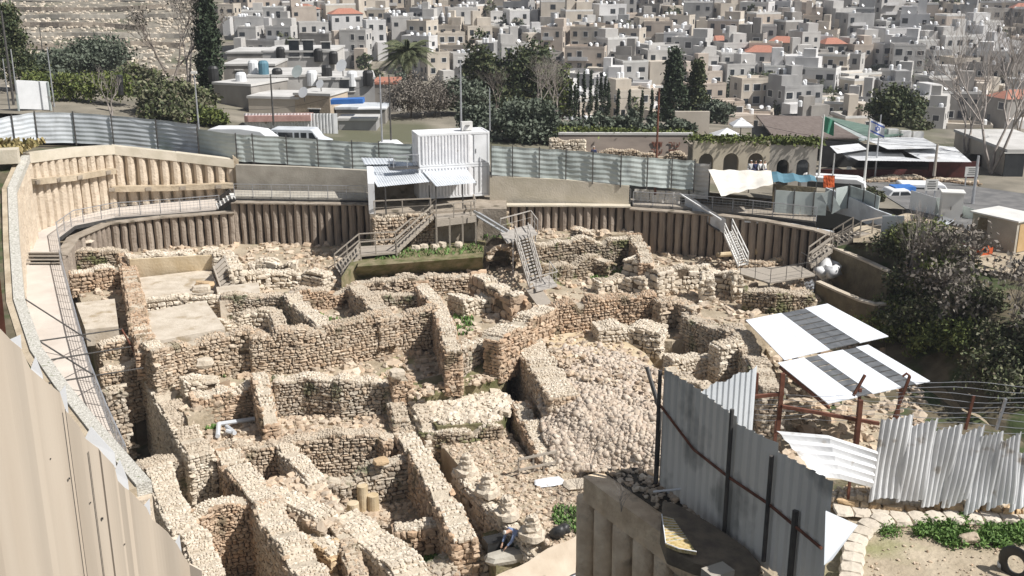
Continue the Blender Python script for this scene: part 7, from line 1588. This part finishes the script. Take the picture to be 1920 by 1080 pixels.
KNEEL = dict(pel=(0, .25, .48), wst=(0, .12, .66), chest=(0, -.12, .82), neck=(0, -.30, .88), head=(0, -.42, .86), top=(0, -.52, .90), shL=(-.18, -.16, .84), elL=(-.22, -.32, .56), haL=(-.14, -.50, .36), shR=(.18, -.16, .84), elR=(.22, -.34, .56), haR=(.12, -.52, .34), hipL=(-.11, .25, .44), knL=(-.16, -.12, .38), anL=(-.16, .05, .08), toL=(-.17, -.12, .04), hipR=(.11, .25, .44), knR=(.16, -.08, .10), anR=(.14, .32, .08), toR=(.14, .45, .03), face=(0, -.6, -.8))
M['bluesh'] = mat('pale blue shirt', (.20, .26, .42), (.27, .33, .50), 6); M['greyp'] = mat('grey green trousers', (.08, .09, .07), (.13, .14, .11), 6); M['navy'] = mat('navy cloth', (.02, .03, .09), (.03, .045, .12), 6)
p = P(966, 1030, -1.2); person((p.x, p.y, -1.2), -.9, 'worker in a pale blue shirt and white cap crouching in the trench', dict(KNEEL), 'bluesh', 'greyp', 'offwhite', 1.25)
p = P(880, 1045, -2.6); person((p.x, p.y, -2.85), .8, 'worker in navy clothes bent down in the shadow of a room', dict(KNEEL), 'navy', 'navy', 'navy', 1.15)
tag(MB().box(tuple(P(928, 1018, -.95)), (1.0, .7, .5), .4).build('crate', M['black']), 'black crate in the trench beside the crouching worker', 'crate')
q = P(1045, 1005, -.2); tag(MB().stones([(q.x, q.y, 0), (q.x + .3, q.y + .2, 0.05)], [(.33, .25, .25), (.22, .22, .2)], rot_axes((1, 0, 0), (0, 1, 0), (0, 0, 1), 2, .3), .12).build('bag', M['black'], smooth=True), 'black work bag at the end of the column base row', 'bag')
for i, (px, py, sh, pt, lb) in enumerate(((1409, 300, 'white', 'navy', 'visitor in white standing leftmost by the third arch'), (1417, 303, 'navy', 'navy', 'visitor in dark clothes second by the third arch'), (1426, 305, 'white', 'black', 'visitor in a white top in the middle of the group'), (1434, 307, 'offwhite', 'navy', 'visitor at the right end of the group by the arches'))):
    p = Q(px, py, 89.5); person((p.x, p.y, 7.2), .3 * i, lb, dict(STAND), sh, pt, 'white' if i % 2 == 0 else None, 1.0, 'visitors by the arched building')
p = Q(1113, 300, 97); person((p.x, p.y, Q(1113, 298, 97).z - .5), 0, 'visitor in dark clothes on the path before the lettered wall', dict(STAND), 'navy', 'black', 'offwhite', .95)

hz = MB().box((60, 480, 72), (1300, 1120, 190)); hm_ = bpy.data.materials.new('haze'); hm_.use_nodes = True; t_n = hm_.node_tree; t_n.nodes.clear()
ou = t_n.nodes.new('ShaderNodeOutputMaterial'); pv = t_n.nodes.new('ShaderNodeVolumePrincipled'); pv.inputs['Density'].default_value = HAZE; pv.inputs['Color'].default_value = (.86, .90, 1, 1); pv.inputs['Anisotropy'].default_value = .2
t_n.links.new(pv.outputs[0], ou.inputs['Volume'])
if HAZE > 0: tag(hz.build('haze', hm_), kind='stuff')

# street bank behind the long left pile wall
bk = [P(262, 907, 6.9), P(170, 800, 6.9), P(110, 724, 7.0), P(62, 655, 7.1), P(30, 560, 7.5), P(22, 450, 8.5), P(18, 350, 10.1), P(44, 291, 11.1), Q(60, 285, 85.5) - Vector((0, 0, .6))]
rows = []
for i, p in enumerate(bk): rows.append([Vector((p.x - .35 - k * 6, p.y + k * (0 if i < 7 else 2.5), p.z + .25 * noise2(k, i, 1) * (k > 0) - (.03 if k == 0 else 0))) for k in range(8)])
rows.append([Vector((-30 - k * 7, 97 + k * 1.2, 8.6)) for k in range(8)])
tag(MB().grid(rows).build('street_bank', M['slope'], smooth=True), kind='structure')
o = MB().box(P(14, 292, 11.6), (1.5, 1.2, 1.0), .3); tag(o.build('concrete_block', M['capbeam']), 'pale concrete block at the upper left corner of the pile wall', 'block')
tufts([(P(0, 278, 11.4).x - 2, 76), (P(40, 278, 11.4).x + 1, 77), (P(60, 275, 11.4).x, 84), (P(0, 275, 11.4).x - 2, 84)], 11.3, 900, .35, 'drygrass', 'grass', world=True)
tag(MB().prism([(44, 20), (170, 20), (170, 86), (40, 86)], -6, 4.4).build('side_ground', M['slope']), kind='structure')
for i, (a_, b_) in enumerate((((374, 200), (713, 150)), ((862, 130), (1236, 180)), ((22, 60), (364, 145)), ((918, 235), (1050, 278)), ((1236, 175), (1758, 275)))):
    A_, B_ = Q(*a_, 98), Q(*b_, 95); MB_ = MB().tube([A_.lerp(B_, k / 10) - Vector((0, 0, 1.2 * math.sin(math.pi * k / 10))) for k in range(11)], .018, 4, cap=False); tag(MB_.build('overhead_cable', M['black']), ['thin cable sagging over the parked vans', 'thin cable from the tall lamp pole to the rusty pole', 'thin cable crossing in front of the olive trees at left', 'short cable running down from the upper container', 'thin cable from the rusty pole towards the utility pole'][i], 'cable')
